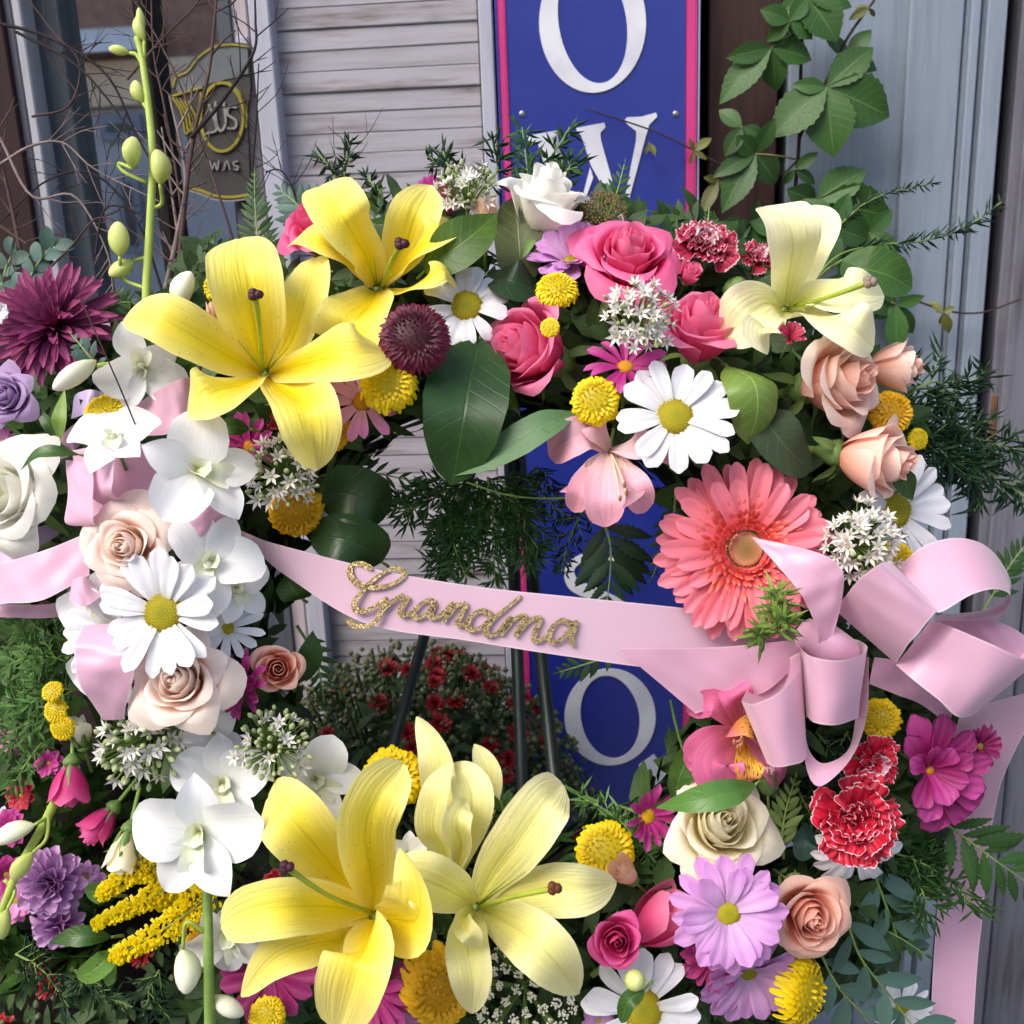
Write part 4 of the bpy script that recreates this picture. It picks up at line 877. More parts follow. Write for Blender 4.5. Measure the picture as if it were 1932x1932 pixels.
for k in range(1500):
    a = rnd.random()*6.283; b = rnd.uniform(-.6, 3.74); rad = RIGHT*math.cos(a)+UP*math.sin(a); nn = rad*math.cos(b)+OUT*math.sin(b)
    scatter_leaves(A, WC+rad*WR+nn*(tr*rnd.uniform(.8, 1.05)), nn, .034, rnd, WC)
for fx, fy, fr_, fd, nn_ in ((1490, 760, 120, -.01, 330), (1600, 820, 110, -.01, 260), (1560, 950, 110, -.01, 200), (1440, 660, 90, -.01, 180), (1640, 1560, 110, -.015, 260), (1560, 1700, 130, -.015, 300), (1700, 1420, 110, -.02, 220), (1600, 1300, 110, -.01, 200), (1150, 560, 150, -.015, 300), (760, 520, 120, -.02, 260), (500, 640, 110, -.02, 240), (420, 560, 70, -.03, 110), (300, 720, 120, -.03, 260), (180, 810, 100, -.04, 220), (320, 860, 90, .0, 160), (260, 960, 120, .0, 200), (60, 820, 90, -.05, 140), (1300, 520, 80, -.02, 140), (1180, 1880, 160, -.02, 260), (500, 1880, 150, -.02, 260), (850, 1900, 150, -.02, 240), (1380, 1850, 130, -.02, 240)):
    for k in range(nn_):
        a = rnd.random()*6.283; q = math.sqrt(rnd.random()); p = at(fx+fr_*q*math.cos(a), fy+fr_*q*math.sin(a), fd+.035*(1-q*q)*rnd.random()); nn = (OUT+RIGHT*q*math.cos(a)*.8-UP*q*math.sin(a)*.8).normalized()
        scatter_leaves(A, p, nn, .032, rnd, WC)
o = part('filler_greenery', A.mesh('filler'), leaf_mat('filler_leaf', '#45632b', '#16240f', vein='#4a6438', rough=.55, trans=.1), None, Matrix.Translation(WC)); tag(o, 'small dark leaves packed between the wreath flowers', 'greenery', None, 'stuff')

# ---------------------------------------------------------------- lilies
L_ = lily
L_('deep yellow lily at the upper left with dark purple stigma, tallest petal upright', P_lil, (500, 705, .05), [
    ([(545, 650, .06), (575, 560, .075), (596, 486, .05)], 92, .25, (-.2, .1, 1), {'pf': 'lilyb'}),
    ([(484, 640, .075), (470, 560, .10), (458, 490, .10), (452, 450, .075)], 128, .16, (.15, .1, 1), {'pf': 'lilyb'}),
    ([(440, 675, .075), (360, 630, .10), (290, 595, .105), (232, 606, .085)], 100, .10, (.05, .25, 1)),
    ([(555, 690, .08), (620, 672, .11), (680, 662, .115), (728, 662, .095)], 108, .06, (.0, .3, 1), {'pf': 'lilyb'}),
    ([(460, 722, .085), (415, 732, .11), (378, 748, .115), (354, 770, .10)], 104, .12, (-.1, .25, 1)),
    ([(535, 735, .09), (572, 762, .135), (590, 820, .14), (598, 886, .12)], 112, .30, [(0, .9, .8), (.2, .6, 1), (.2, 0, 1), (.2, -.1, 1)], {'ruf': .07})],
   [(495, 700, .06), (490, 620, .11), (481, 556, .135)], None, [(447, 640, .10), (465, 655, .11), (543, 655, .105), (528, 640, .11)], [(500, 705, .05), (540, 720, -.03)])
L_('yellow lily behind the upright one, its stigma leaning right over a green leaf', P_lil, (712, 545, .02), [
    ([(760, 470, .04), (785, 400, .055), (812, 350, .04)], 92, .22, (.1, .1, 1)),
    ([(690, 480, .045), (655, 420, .075), (625, 375, .07), (602, 352, .05)], 104, .18, (.1, .2, 1), {'pf': 'lilyb'}),
    ([(765, 495, .04), (810, 450, .06), (848, 426, .055), (874, 428, .035)], 78, .15, (0, .6, 1)),
    ([(765, 545, .05), (805, 522, .075), (838, 506, .075), (862, 542, .06)], 56, -.2, (.1, .7, 1)),
    ([(660, 500, .04), (620, 462, .06), (580, 445, .06), (540, 467, .04)], 62, .10, (.2, .6, 1)),
    ([(695, 575, .06), (672, 600, .085), (662, 640, .08), (668, 680, .055)], 128, .45, [(0, .9, .7), (0, .6, 1), (0, .2, 1)], {'pf': 'lilyb'})],
   [(722, 540, .03), (735, 500, .07), (757, 460, .095)], None, [(690, 490, .07), (705, 480, .075), (745, 480, .07)], [(712, 545, .02), (730, 600, -.05)])
L_('pale yellow lily at the upper right against the blue grey boards', P_lilc, (1480, 585, .03), [
    ([(1508, 530, .03), (1535, 465, .045), (1552, 420, .04), (1534, 387, .02)], 64, .3, (-.2, .1, 1)),
    ([(1488, 530, .05), (1498, 465, .08), (1482, 410, .085), (1440, 390, .07)], 100, .14, [(0, .1, 1), (0, .2, 1), (.2, .6, 1)], {'pf': 'lilyb'}),
    ([(1450, 570, .06), (1420, 585, .09), (1392, 612, .09), (1360, 640, .075)], 108, .18, (-.1, .1, 1), {'ruf': .06}),
    ([(1530, 560, .05), (1580, 550, .08), (1630, 552, .085), (1668, 558, .07)], 88, .14, (.0, .15, 1)),
    ([(1525, 595, .06), (1570, 598, .10), (1615, 620, .11), (1648, 656, .095)], 96, .10, (.05, .2, 1), {'pf': 'lilyb'}),
    ([(1455, 610, .07), (1440, 615, .105), (1436, 635, .11), (1450, 665, .10)], 70, .2, (0, .5, 1))],
   [(1500, 578, .045), (1565, 560, .09), (1640, 532, .105)], plain('stigma_dusty', '#8a7a6a', rough=.7), [(1540, 575, .08), (1530, 552, .08)], [(1480, 585, .03), (1440, 650, -.04)])
L_('large yellow lily at the bottom, its stigma pointing left beside the white orchid', P_lil, (706, 1728, .06), [
    ([(640, 1650, .07), (580, 1580, .10), (535, 1530, .10), (505, 1505, .08)], 118, .15, (.1, .2, 1), {'pf': 'lilyb'}),
    ([(702, 1660, .07), (690, 1570, .10), (712, 1500, .11), (762, 1440, .10)], 108, .26, (.3, .1, 1), {'pf': 'lilyb'}),
    ([(640, 1712, .08), (560, 1710, .12), (480, 1722, .125), (417, 1746, .105)], 100, .14, (0, .4, 1), {'pf': 'lilyb'}),
    ([(650, 1770, .08), (590, 1780, .10), (515, 1810, .105), (455, 1880, .09)], 78, .22, (-.2, .4, 1)),
    ([(695, 1765, .09), (680, 1800, .13), (660, 1860, .135), (637, 1945, .11)], 128, .20, (-.1, .3, 1), {'pf': 'lilyb'}),
    ([(745, 1735, .08), (782, 1735, .12), (786, 1670, .135), (755, 1600, .13)], 118, .45, [(-.6, .2, .8), (-.7, 0, .8), (-.6, -.2, .8)], {'ruf': .06})],
   [(700, 1722, .07), (620, 1690, .13), (540, 1636, .155)], P_stig, [(655, 1700, .12), (660, 1740, .12), (700, 1680, .12), (665, 1715, .125)], [(706, 1728, .06), (740, 1790, -.03)])
L_('pale yellow lily at the bottom centre with brown stigma pointing right', P_lilp, (897, 1712, .055), [
    ([(930, 1650, .07), (975, 1590, .10), (1025, 1520, .11), (1062, 1480, .09)], 102, .16, (-.1, .1, 1), {'pf': 'lilyb'}),
    ([(970, 1690, .07), (1040, 1680, .09), (1105, 1678, .095), (1163, 1666, .075)], 92, .14, (0, .3, 1)),
    ([(945, 1735, .08), (1000, 1770, .12), (1050, 1818, .125), (1090, 1876, .10)], 102, .14, (.1, .3, 1)),
    ([(865, 1690, .08), (820, 1668, .115), (780, 1655, .12), (744, 1664, .11)], 100, .16, (0, .3, 1)),
    ([(885, 1745, .08), (882, 1790, .105), (890, 1850, .11), (890, 1912, .09)], 78, .28, (0, .2, 1), {'ruf': .06}),
    ([(875, 1730, .09), (878, 1750, .12), (892, 1768, .125), (900, 1790, .11)], 40, .3, (0, .3, 1))],
   [(905, 1712, .07), (970, 1692, .12), (1045, 1676, .14)], P_anth, [(960, 1655, .11), (990, 1645, .115), (955, 1700, .115), (985, 1690, .11)], [(897, 1712, .055), (900, 1760, -.03)])
L_('half open pale lily seen from its side, behind the two bottom lilies', P_lilp, (858, 1655, .03), [
    ([(850, 1590, .03), (838, 1500, .04), (822, 1420, .045), (786, 1352, .03)], 66, .45, (-.3, 0, 1)),
    ([(835, 1600, .05), (815, 1560, .065), (828, 1490, .07), (850, 1440, .055)], 62, .4, (-.5, 0, 1)),
    ([(875, 1590, .05), (890, 1530, .065), (885, 1480, .06), (856, 1440, .04)], 74, .35, (.3, 0, 1)),
    ([(890, 1580, .02), (915, 1500, .02), (918, 1450, .02), (895, 1404, .01)], 52, .3, (.1, 0, 1)),
    ([(870, 1600, .06), (862, 1560, .08), (868, 1530, .08), (880, 1510, .07)], 50, .4, (0, 0, 1))],
   None, base=[(858, 1655, .03), (870, 1760, -.03)])

# ---------------------------------------------------------------- roses
def put(name, label, cat, x, y, d, r, ax=0, ay=0, az=1.0, spin=0, group=None): return thing(name, label, cat, place(x, y, d, r, ax, ay, az, spin), group)
for k, (label, mat, x, y, d, r, ax, ay, az, opn, N, inner) in enumerate([
    ('wide open hot pink rose at the top of the wreath beside lavender daisy', R_hot, 1182, 500, .045, 106, .05, .6, 1, .8, 24, R_pink),
    ('pink rose lying on its side facing left under a tiny yellow bud', R_pink, 1016, 668, .05, 110, -.72, .14, .8, .42, 22, None),
    ('pink rose pointing up between carnation and large white daisy', R_pink, 1320, 640, .06, 98, .05, .75, .8, .45, 20, None),
    ('coral pink rose half hidden behind the yellow lilies at the top left', R_hot, 606, 440, -.01, 82, -.35, .55, .8, .7, 18, None),
    ('white rose standing up at the top edge against the blue sign', R_white, 1024, 400, .02, 100, .25, 1.0, .6, .6, 18, None),
    ('largest blush peach rose at the right, turned to the right', R_peach, 1560, 722, .07, 108, .6, .1, .9, .55, 22, R_coral),
    ('blush peach rose pointing right, uppermost at the right edge', R_peach, 1668, 694, .055, 66, 1.2, .05, .6, .30, 17, R_coral),
    ('blush peach rose pointing down right above the white star cluster', R_peach, 1628, 862, .075, 96, .95, -.2, .7, .40, 19, R_coral),
    ('small coral peach rose at the inner left of the ring', R_coral, 524, 1262, .05, 56, .25, .15, 1, .5, 17, None),
    ('blush rose with deep orange heart in the left bow', R_blush, 246, 1030, .085, 88, .0, .05, 1, .9, 24, R_blush),
    ('wide open blush rose below the left white daisy', R_blush, 346, 1290, .085, 98, -.05, .3, 1, .85, 24, R_blush),
    ('large white rose cut by the left picture edge', R_white, 30, 935, .03, 116, -.35, .05, 1, .8, 24, R_grn),
    ('large cream rose at the lower right under a long green leaf', R_cream, 1352, 1560, .055, 112, .05, .5, 1, .62, 24, R_cream),
    ('coral peach rose at the lower right beside lavender daisy', R_coral, 1520, 1722, .06, 84, .05, .1, 1, .6, 22, None),
    ('small hot pink rose at the lower centre in front of a pink bud', R_mag, 1164, 1772, .085, 60, -.1, .25, 1, .5, 15, R_mag),
    ('dusky lavender rose at the left picture edge', R_lav, 22, 752, .03, 58, -.1, .1, 1, .8, 20, R_lav),
    ('small dark pink rose under the hanging cream bud', R_dkp, 306, 1612, .03, 38, -.1, .1, 1, .6, 14, None),
]):
    rose(put('rose', label, 'rose', x, y, d, r, ax, ay, az, 0, 'roses'), mat, opn, N, 'a', k, inner=inner)
for k, (label, mat, x, y, d, r, ax, ay, az, opn, sl, sp) in enumerate([
    ('pale peach rose bud behind the dark leaf at the top', R_palep, 915, 418, .02, 50, .0, 1, .35, .12, .72, .7),
    ('dusky pink bud behind the second yellow lily at the top', R_dkp, 838, 392, .0, 46, -.1, 1, .3, .1, .8, .6),
    ('large smooth pink rose bud behind the small hot pink rose', R_pink, 1228, 1752, .055, 88, .75, .75, .3, .0, .95, .4),
    ('pale peach rose bud nodding left beside a yellow pompon', R_palep, 1184, 1652, .06, 44, -.6, .7, .6, .1, .9, .5),
    ('magenta rose bud hanging down at the left', R_mag, 134, 1466, .05, 58, .05, -1, .25, .12, .95, .9),
    ('magenta rose bud with an open outer petal, below the hanging one', R_mag, 196, 1546, .045, 54, -.55, -.75, .45, .25, .85, .7),
    ('cream rose bud hanging down above the goldenrod', R_cream, 238, 1592, .05, 58, -.15, -1, .3, .12, .85, 1.0),
    ('greenish white rose bud beside the yellow pompon column', R_grn, 152, 1392, .045, 44, -.1, .9, .4, .02, .8, 1.1),
    ('pink carnation like bud under the red carnation at the top', R_pink, 1298, 522, .05, 32, .2, .5, .8, .2, 1.0, .5),
    ('pale pink bud peeping out behind the upright lily', R_palep, 402, 598, .03, 30, .1, 1, .3, .05, .8, .4),
]):
    rosebud(put('rose_bud', label, 'rose bud', x, y, d, r, ax, ay, az, 0, 'rose buds'), mat, opn, 11, k, sp, 1.8, sl)

# ---------------------------------------------------------------- daisies
for k, (label, pm, cm, x, y, d, r, ax, ay, sp, kw) in enumerate([
    ('white daisy beside the dark burgundy button flower', P_white, C_yel, 880, 577, .055, 76, .05, .2, .2, dict(n=12, W=.40, cr_=.40, droop=-40)),
    ('largest white daisy with yellow green centre, right of the ring top', P_white, C_yel, 1274, 786, .095, 112, .0, .25, .1, dict(n=15, W=.34, cr_=.315, droop=-16, tilt=(8, 0))),
    ('white daisy glowing in the left bow between two blush roses', P_white, C_yel, 308, 1156, .10, 118, -.1, .1, .5, dict(n=17, rows=1, W=.30, cr_=.32, droop=-12)),
    ('white daisy at the right with its petals spread to the right', P_white, C_yel, 1690, 962, .05, 108, .35, .1, .0, dict(n=15, W=.30, cr_=.32, droop=-10)),
    ('white daisy at the bottom edge under a green bud', P_white, C_yel, 1212, 1905, .06, 112, -.15, .25, .3, dict(n=15, W=.33, cr_=.34, droop=-22)),
    ('white daisy hanging under the red carnation', P_white, C_yel, 1616, 1600, .05, 92, .1, -.45, .1, dict(n=14, W=.30, cr_=.24, droop=-34, tilt=(0, 0))),
    ('lavender daisy tucked behind the wide open hot pink rose', P_lav, C_yel, 1078, 492, .03, 96, -.25, .75, .2, dict(n=13, rows=2, W=.33, cr_=.17, tilt=(22, 0), droop=-14)),
    ('largest lavender daisy at the lower right below the cream rose', P_lav, C_yel, 1373, 1722, .095, 116, .0, .12, .1, dict(n=16, rows=2, W=.30, cr_=.225, droop=-12, tilt=(4, 0))),
    ('lavender daisy at the bottom edge under the largest lavender one', P_lav, C_yel, 1412, 1835, .05, 118, .1, -.5, .4, dict(n=14, rows=2, W=.33, cr_=.17, droop=-12, tilt=(12, 0))),
    ('pink daisy with brown orange centre beside the yellow pompon', P_pink, C_ora, 684, 758, .075, 84, -.1, .2, .0, dict(n=14, W=.27, cr_=.25, droop=-12)),
    ('magenta daisy with striped petals above the largest white daisy', P_mag, C_ora, 1180, 692, .075, 80, -.05, .75, .3, dict(n=13, W=.26, cr_=.22, droop=-24, cup=.4)),
    ('dark magenta daisy squeezed between blush rose and small coral rose', P_mag, C_ora, 462, 1292, .06, 74, -.6, .15, .2, dict(n=14, rows=2, W=.26, cr_=.16, tilt=(16, 0), droop=-6, cup=.4)),
    ('magenta daisy under the deep yellow lily', P_mag, C_ora, 470, 842, .035, 70, -.3, -.1, .0, dict(n=13, W=.26, cr_=.2, droop=-10, cup=.4)),
    ('magenta daisy behind the left petals of the bottom lily', P_pur, C_ora, 508, 1838, .04, 104, -.1, .05, .1, dict(n=13, W=.33, cr_=.16, droop=-10)),
    ('magenta daisy with orange centre at the bottom edge beside the bottom lily', P_mag, C_ora, 702, 1872, .055, 92, .05, .15, .0, dict(n=17, rows=2, W=.22, cr_=.21, droop=-14, cup=.4)),
    ('small magenta daisy with bright yellow centre left of the cream rose', P_mag, mat_centre('bright_yellow', '#d9b010', '#e2b80e', '#d19c10'), 1222, 1540, .05, 62, .55, .05, .2, dict(n=15, W=.28, cr_=.26, droop=-6, tilt=(22, 0), cup=.3)),
    ('small magenta daisy showing under the white petals of the left bow', P_mag, C_ora, 280, 1262, .04, 46, 0, 0, 0, dict(n=12, W=.3, cr_=.2)),
    ('small dusty magenta daisy at the far right below the bow', P_dkmag, C_yel, 1848, 1408, .055, 52, .3, -.1, .3, dict(n=16, rows=2, W=.22, cr_=.17, tilt=(14, 0), cup=.45)),
    ('dark magenta daisy peeping out under the bottom lavender daisy', P_dkmag, C_ora, 1340, 1812, .055, 62, -.2, .1, .0, dict(n=15, rows=2, W=.24, cr_=.18, cup=.4)),
    ('small white daisy at the far right bottom behind eucalyptus', P_white, C_yel, 1700, 1900, -.02, 60, 0, .1, 0, dict(n=14, W=.3, cr_=.25)),
    ('white daisy turned right, inside the left bow', P_white, C_yel, 430, 1185, .06, 72, .75, .15, .2, dict(n=12, W=.27, cr_=.18, tilt=(20, 0), droop=8)),
    ('white daisy far left in the bow with long loose petals', P_white, C_yel, 215, 1190, .07, 110, -.25, .0, .7, dict(n=13, W=.28, cr_=.16, droop=-10)),
]):
    daisy(put('daisy', label, 'daisy', x, y, d, r, ax, ay, 1, sp, 'daisies'), pm, cm, seed=k+11, **kw)
# large petalled purple flower at the right
rt = put('cosmos', 'large loose magenta purple flower with broad striped petals under the right bow', 'flower', 1752, 1452, .055, 118, .1, -.05)
for k, (a, L, W, el) in enumerate([(-18, .85, .42, 26), (-50, 1.0, .6, 8), (-85, 1.0, .55, 6), (112, 1.0, .44, 14), (82, .95, .42, 16), (48, .9, .42, 20), (150, .6, .38, 36), (-125, .65, .42, 30), (15, .95, .36, 24), (-72, .6, .42, 46), (-30, .95, .5, 14), (130, .8, .38, 22), (65, .6, .36, 44), (-10, .6, .34, 46), (100, .6, .36, 44), (-100, .8, .45, 20), (30, .7, .36, 36)]):
    part('petal', petal(('cos', k), L=L, W=W, pf='spoon', ang=(el+10, el, el-8, el-26), cup=.25, groove=.06, ng=3, ruf=.05, jag=.03, nj=5, nx=10, ny=10, r0=.03), P_pur if k % 3 else P_mag, rt, RZ(math.radians(a)))
part('centre', centre_mesh(.08, .05, 'cos', 30), C_ora, rt, TR(0, 0, .03)); stem_back(rt, 1.2, .04)
rt = put('carnation_floret', 'tiny dark magenta carnation floret over the peach roses', 'flower', 1490, 640, .115, 34, .05, .5)
for k in range(12): part('petal', petal(('flor', k % 2), L=1, W=.4, pf='spoon', ang=(60-20*(k % 3), 50-15*(k % 3), 30), cup=.3, nx=4, ny=6), K_dark, rt, RZ(k*2.4))
stem_back(rt, 1.8, .06)

# ---------------------------------------------------------------- button chrysanthemums
for k, (label, mat, x, y, d, r, ax, ay, key, kw) in enumerate([
    ('round yellow button flower on a brown stalk below the lavender daisy', P_yel, 1052, 545, .07, 38, .05, .65, 'a', {}),
    ('tiny yellow button flower in front of the sideways pink rose', P_yel, 1037, 618, .105, 18, -.3, .1, 'b', dict(n=120)),
    ('yellow button flower left of the largest white daisy', P_yel, 1124, 756, .085, 44, -.05, .1, 'a', {}),
    ('yellow button flower touching the burgundy one from below', P_yel, 732, 722, .095, 49, .0, .35, 'c', dict(ol=1.5)),
    ('golden button flower seen from its side under the white star cluster', P_gold, 558, 966, .045, 50, .25, -.55, 'a', {}),
    ('yellow button flower above the white orchids at the left', P_yel, 200, 776, .05, 40, .0, .7, 'c', dict(ol=1.4)),
    ('small yellow flower left of the upright lily', P_yel, 408, 536, .02, 30, -.7, .3, 'd', dict(ol=2.2, L=.34)),
    ('golden button flower under the blush peach roses at the right', P_gold, 1682, 778, .06, 40, .1, .1, 'a', {}),
    ('tiny yellow button flower at the right edge of the wreath', P_yel, 1733, 828, .05, 20, .35, .0, 'b', dict(n=120)),
    ('yellow button flower above the right bow loops', P_yel, 1690, 1063, .065, 39, .1, .0, 'a', {}),
    ('yellow button flower below the right bow beside the red carnation', P_yel, 1660, 1356, .045, 36, -.5, .2, 'a', {}),
    ('yellow button flower at the lower centre behind the pale peach bud', P_yel, 1143, 1604, .045, 52, .05, .45, 'a', {}),
    ('yellow button flower behind the top petal of the bottom lily', P_yel, 742, 1466, .035, 53, .2, .4, 'c', dict(ol=1.5)),
    ('largest golden button flower at the bottom between the two lilies', P_gold, 834, 1866, .065, 66, .3, .0, 'e', dict(ol=1.6, n=260)),
    ('yellow button flower seen from its side at the lower right', P_yel, 1518, 1872, .06, 58, 1.1, -.05, 'c', dict(ol=1.6)),
    ('yellow button flower cut by the bottom edge', P_yel, 503, 1916, .06, 32, .0, .3, 'a', {}),
    ('orange yellow button flower half hidden by the hanging lily petal', P_gold, 628, 814, .05, 34, .1, .0, 'a', {}),
    ('upper yellow button flower of the little column at the left', P_yel, 98, 1304, .06, 19, -.1, .6, 'b', dict(n=120)),
    ('middle yellow button flower of the little column at the left', P_yel, 104, 1340, .055, 22, -.2, .2, 'b', dict(n=120)),
    ('lowest yellow button flower of the little column at the left', P_yel, 118, 1374, .055, 23, -.1, -.1, 'b', dict(n=120)),
    ('sliver of a yellow button flower beside the orchid stem at the bottom', P_gold, 380, 1790, .02, 34, .2, .2, 'a', {}),
]):
    button(put('button_flower', label, 'flower', x, y, d, r, ax, ay, 1, 0, 'yellow button flowers'), mat, key, **kw)
button(put('button_flower', 'dark burgundy button chrysanthemum right of the deep yellow lily', 'flower', 782, 636, .10, 60, .05, .12), P_burb, 'burg', n=280, h=.5, L=.40, W=.15, ol=1.25, point=True)

# ---------------------------------------------------------------- other single flowers
mum(put('chrysanthemum', 'large dark burgundy chrysanthemum at the left edge', 'flower', 108, 620, -.01, 128, -.05, .25), P_burg, seed=4, rows=((28, 1.0, 2), (28, .96, 14), (26, .86, 28), (22, .7, 44), (18, .5, 58), (12, .32, 72)))
mum(put('chrysanthemum', 'small purple pompon chrysanthemum at the lower left', 'flower', 100, 1665, .02, 72, .0, .1), P_purm, seed=6, W=.34, pf='spoon', rows=((18, .95, 0), (18, .92, 20), (16, .85, 42), (12, .75, 60), (8, .65, 78)))
mum(put('chrysanthemum', 'purple pompon chrysanthemum under the small purple one', 'flower', 112, 1742, .015, 56, .0, -.3), P_purm, seed=8, W=.34, pf='spoon', rows=((16, .95, 0), (14, .9, 24), (12, .8, 48), (8, .7, 74)))
gerbera(put('gerbera', 'large coral pink gerbera at the right of the ring', 'gerbera', 1405, 1036, .075, 170, .02, .08, 1, .1))
for k, (label, mat, x, y, d, r, ax, ay, N, pale) in enumerate([
    ('dark red white edged carnation beside the open hot pink rose', K_dark, 1326, 476, .035, 74, .1, .8, 34, K_pale),
    ('small dark red carnation left of the pale lily', K_dark, 1428, 494, .03, 48, .0, .7, 18, K_pale),
    ('bright red white edged carnation below the right bow', K_red, 1606, 1542, .085, 102, -.05, .15, 34, None),
    ('red and pale pink carnation just above the bright red one', K_red, 1640, 1438, .07, 64, .15, .1, 18, K_pale),
    ('scrap of red carnation left of the bottom lily', K_red, 520, 1662, .045, 30, -.2, .3, 14, None),
    ('magenta carnation scrap under the dark pink bud', K_dark, 520, 800, .03, 32, .0, .0, 12, None),
]):
    carnation(put('carnation', label, 'carnation', x, y, d, r, ax, ay, 1, 0, 'carnations'), mat, N, k, pale)
carnation_bud(put('carnation_bud', 'pale pink carnation bud in a green calyx beside the cream rose', 'bud', 1448, 1478, .06, 42, -.1, 1, .25), K_pale)
rt = put('green_bud', 'round striped green bud above the bottom white daisy', 'bud', 1198, 1850, .10, 20, .1, .3)
part('bud', lathe([(.1, -1), (.6, -.8), (1, -.2), (.95, .3), (.6, .8), (.1, 1.0)], 12, 'gbud'), O_bud, rt); stem_back(rt, 3.0, .14)
rt = put('green_bud', 'green carnation bud left of the pale lily', 'bud', 1388, 548, .04, 26, .3, .8)
part('bud', lathe([(.1, -1), (.6, -.8), (.95, -.2), (.9, .4), (.5, .9), (.1, 1.1)], 12, 'gbud2'), G_cal, rt); stem_back(rt, 3.0, .14)

# alstroemerias
def alstro(label, C, tep, stam, mo, mi, base):
    c = pt(C); root = thing('alstroemeria', label, 'alstroemeria', c, 'alstroemerias')
    for pts, wv, inner, N in tep:
        part('tepal', bmesh_('tepal', [c]+[pt(q) for q in pts], wv, 'lance' if inner == 1 else ('spoon' if inner == 2 else 'lilyb'), N=dirv(*N), cup=.12 if inner == 2 else .22, ruf=.08 if inner == 2 else .04, groove=.02, nx=8, ny=16, org=c), mi if inner == 1 else mo, root)
    r = pxm(c)
    for q in stam:
        part('stamen', tube('stamen', [c, (c+pt(q))*.5+OUT*.006, pt(q)], [2.2*r, 1.6*r], 5, org=c), plain('stamen_pale', '#e8c9a8', rough=.5), root)
        part('anther', lathe([(.1, -1), (.5, -.4), (.5, .4), (.1, 1)], 6, 'anth'), plain('anther_brown', '#a06a3a', rough=.6), root, Matrix.Translation(pt(q)-c) @ SCL(6*r))
    part('stem', tube('stem', [c]+[pt(q) for q in base], 4*r, 6, org=c), G_stem, root)
alstro('pale pink alstroemeria hanging at the top inner edge of the ring', (1150, 850, .06), [
    ([(1110, 820, .08), (1075, 830, .085), (1036, 860, .07)], 78, 0, (0, .3, 1)), ([(1128, 815, .08), (1118, 800, .08), (1098, 798, .065)], 60, 0, (0, .3, 1)),
    ([(1190, 845, .09), (1230, 842, .095), (1272, 868, .08)], 62, 0, (0, .4, 1)), ([(1143, 895, .095), (1140, 940, .11), (1142, 994, .105)], 80, 0, (0, .1, 1)), ([(1168, 885, .085), (1198, 922, .10), (1218, 966, .09)], 66, 0, (.1, .1, 1)), ([(1124, 885, .085), (1098, 922, .10), (1082, 966, .09)], 54, 0, (-.1, .1, 1)),
    ([(1120, 880, .085), (1095, 915, .095), (1056, 928, .10)], 38, 1, (0, .2, 1)), ([(1175, 880, .085), (1205, 920, .095), (1172, 962, .13)], 36, 1, (0, .2, 1))],
    [(1170, 940, .13), (1182, 930, .125), (1178, 915, .13)], A_out, A_in, [(1160, 800, .0)])
alstro('bright pink alstroemeria with yellow freckled throat under the right bow', (1400, 1385, .05), [
    ([(1370, 1345, .07), (1340, 1325, .075), (1298, 1346, .06)], 54, 0, (0, .1, 1)), ([(1395, 1335, .07), (1388, 1312, .08), (1372, 1292, .07)], 66, 0, (0, .2, 1)),
    ([(1372, 1415, .08), (1352, 1445, .095), (1382, 1496, .085)], 104, 0, (0, .1, 1)), ([(1365, 1395, .075), (1330, 1405, .085), (1296, 1432, .075)], 62, 0, (-.1, .2, 1)), ([(1350, 1400, .07), (1325, 1425, .08), (1298, 1450, .07)], 60, 0, (-.2, .2, 1)),
    ([(1420, 1372, .085), (1405, 1370, .095), (1370, 1390, .09)], 46, 1, (0, .3, 1)), ([(1408, 1425, .085), (1410, 1465, .095), (1400, 1488, .085)], 62, 1, (.3, .2, 1)), ([(1440, 1430, .06), (1465, 1460, .065), (1470, 1480, .05)], 50, 0, (.3, .1, 1))],
    [(1385, 1400, .12), (1392, 1410, .12)], A_outh, A_inh, [(1420, 1330, -.02)])

# orchids
for k, (label, x, y, d, r, ax, ay, az, sp) in enumerate([
    ('large white orchid bloom at the lower left facing the viewer', 378, 1572, .095, 128, -.05, .1, 1, .0),
    ('white orchid bloom just above and behind the large one', 420, 1482, .06, 104, .2, .35, 1, .15),
    ('white orchid bloom turned right over the left bow', 372, 890, .095, 118, .55, .2, .9, 1.2),
    ('white orchid bloom seen from above over the pink bow loops', 218, 832, .085, 92, .0, .7, .7, .3),
    ('white orchid bloom below the blush rose, petals turned right', 395, 1062, .08, 104, .35, .2, .9, -.5),
    ('white orchid bloom beside the green white cluster at the left inner ring', 598, 1470, .03, 92, .2, .1, 1, 1.0),
    ('white orchid bloom left of the deep yellow lily, facing down', 268, 690, .055, 92, .1, -.5, .8, 2.9),
    ('white orchid bloom half hidden behind the bottom lily', 432, 1760, .05, 92, .1, -.3, 1, .4),
    ('white orchid bloom at the left end of the bow under the blush rose', 190, 1140, .06, 84, -.3, .1, 1, .6),
    ('white orchid bloom behind the lower bow tail at the left', 215, 1245, .05, 92, -.2, -.2, 1, .9),
    ('white orchid bloom right of the glowing daisy', 445, 1110, .06, 70, .5, .1, 1, .3),
    ('cream orchid bloom peeping between the two bottom lilies', 770, 1610, .04, 44, 0, .2, 1, 0),
    ('pale orchid bloom under the blush rose at the left', 405, 1385, .05, 60, .2, .2, 1, .5),
]):
    orchid(put('orchid', label, 'orchid', x, y, d, r, ax, ay, az, sp, 'white orchid blooms'), k+2)
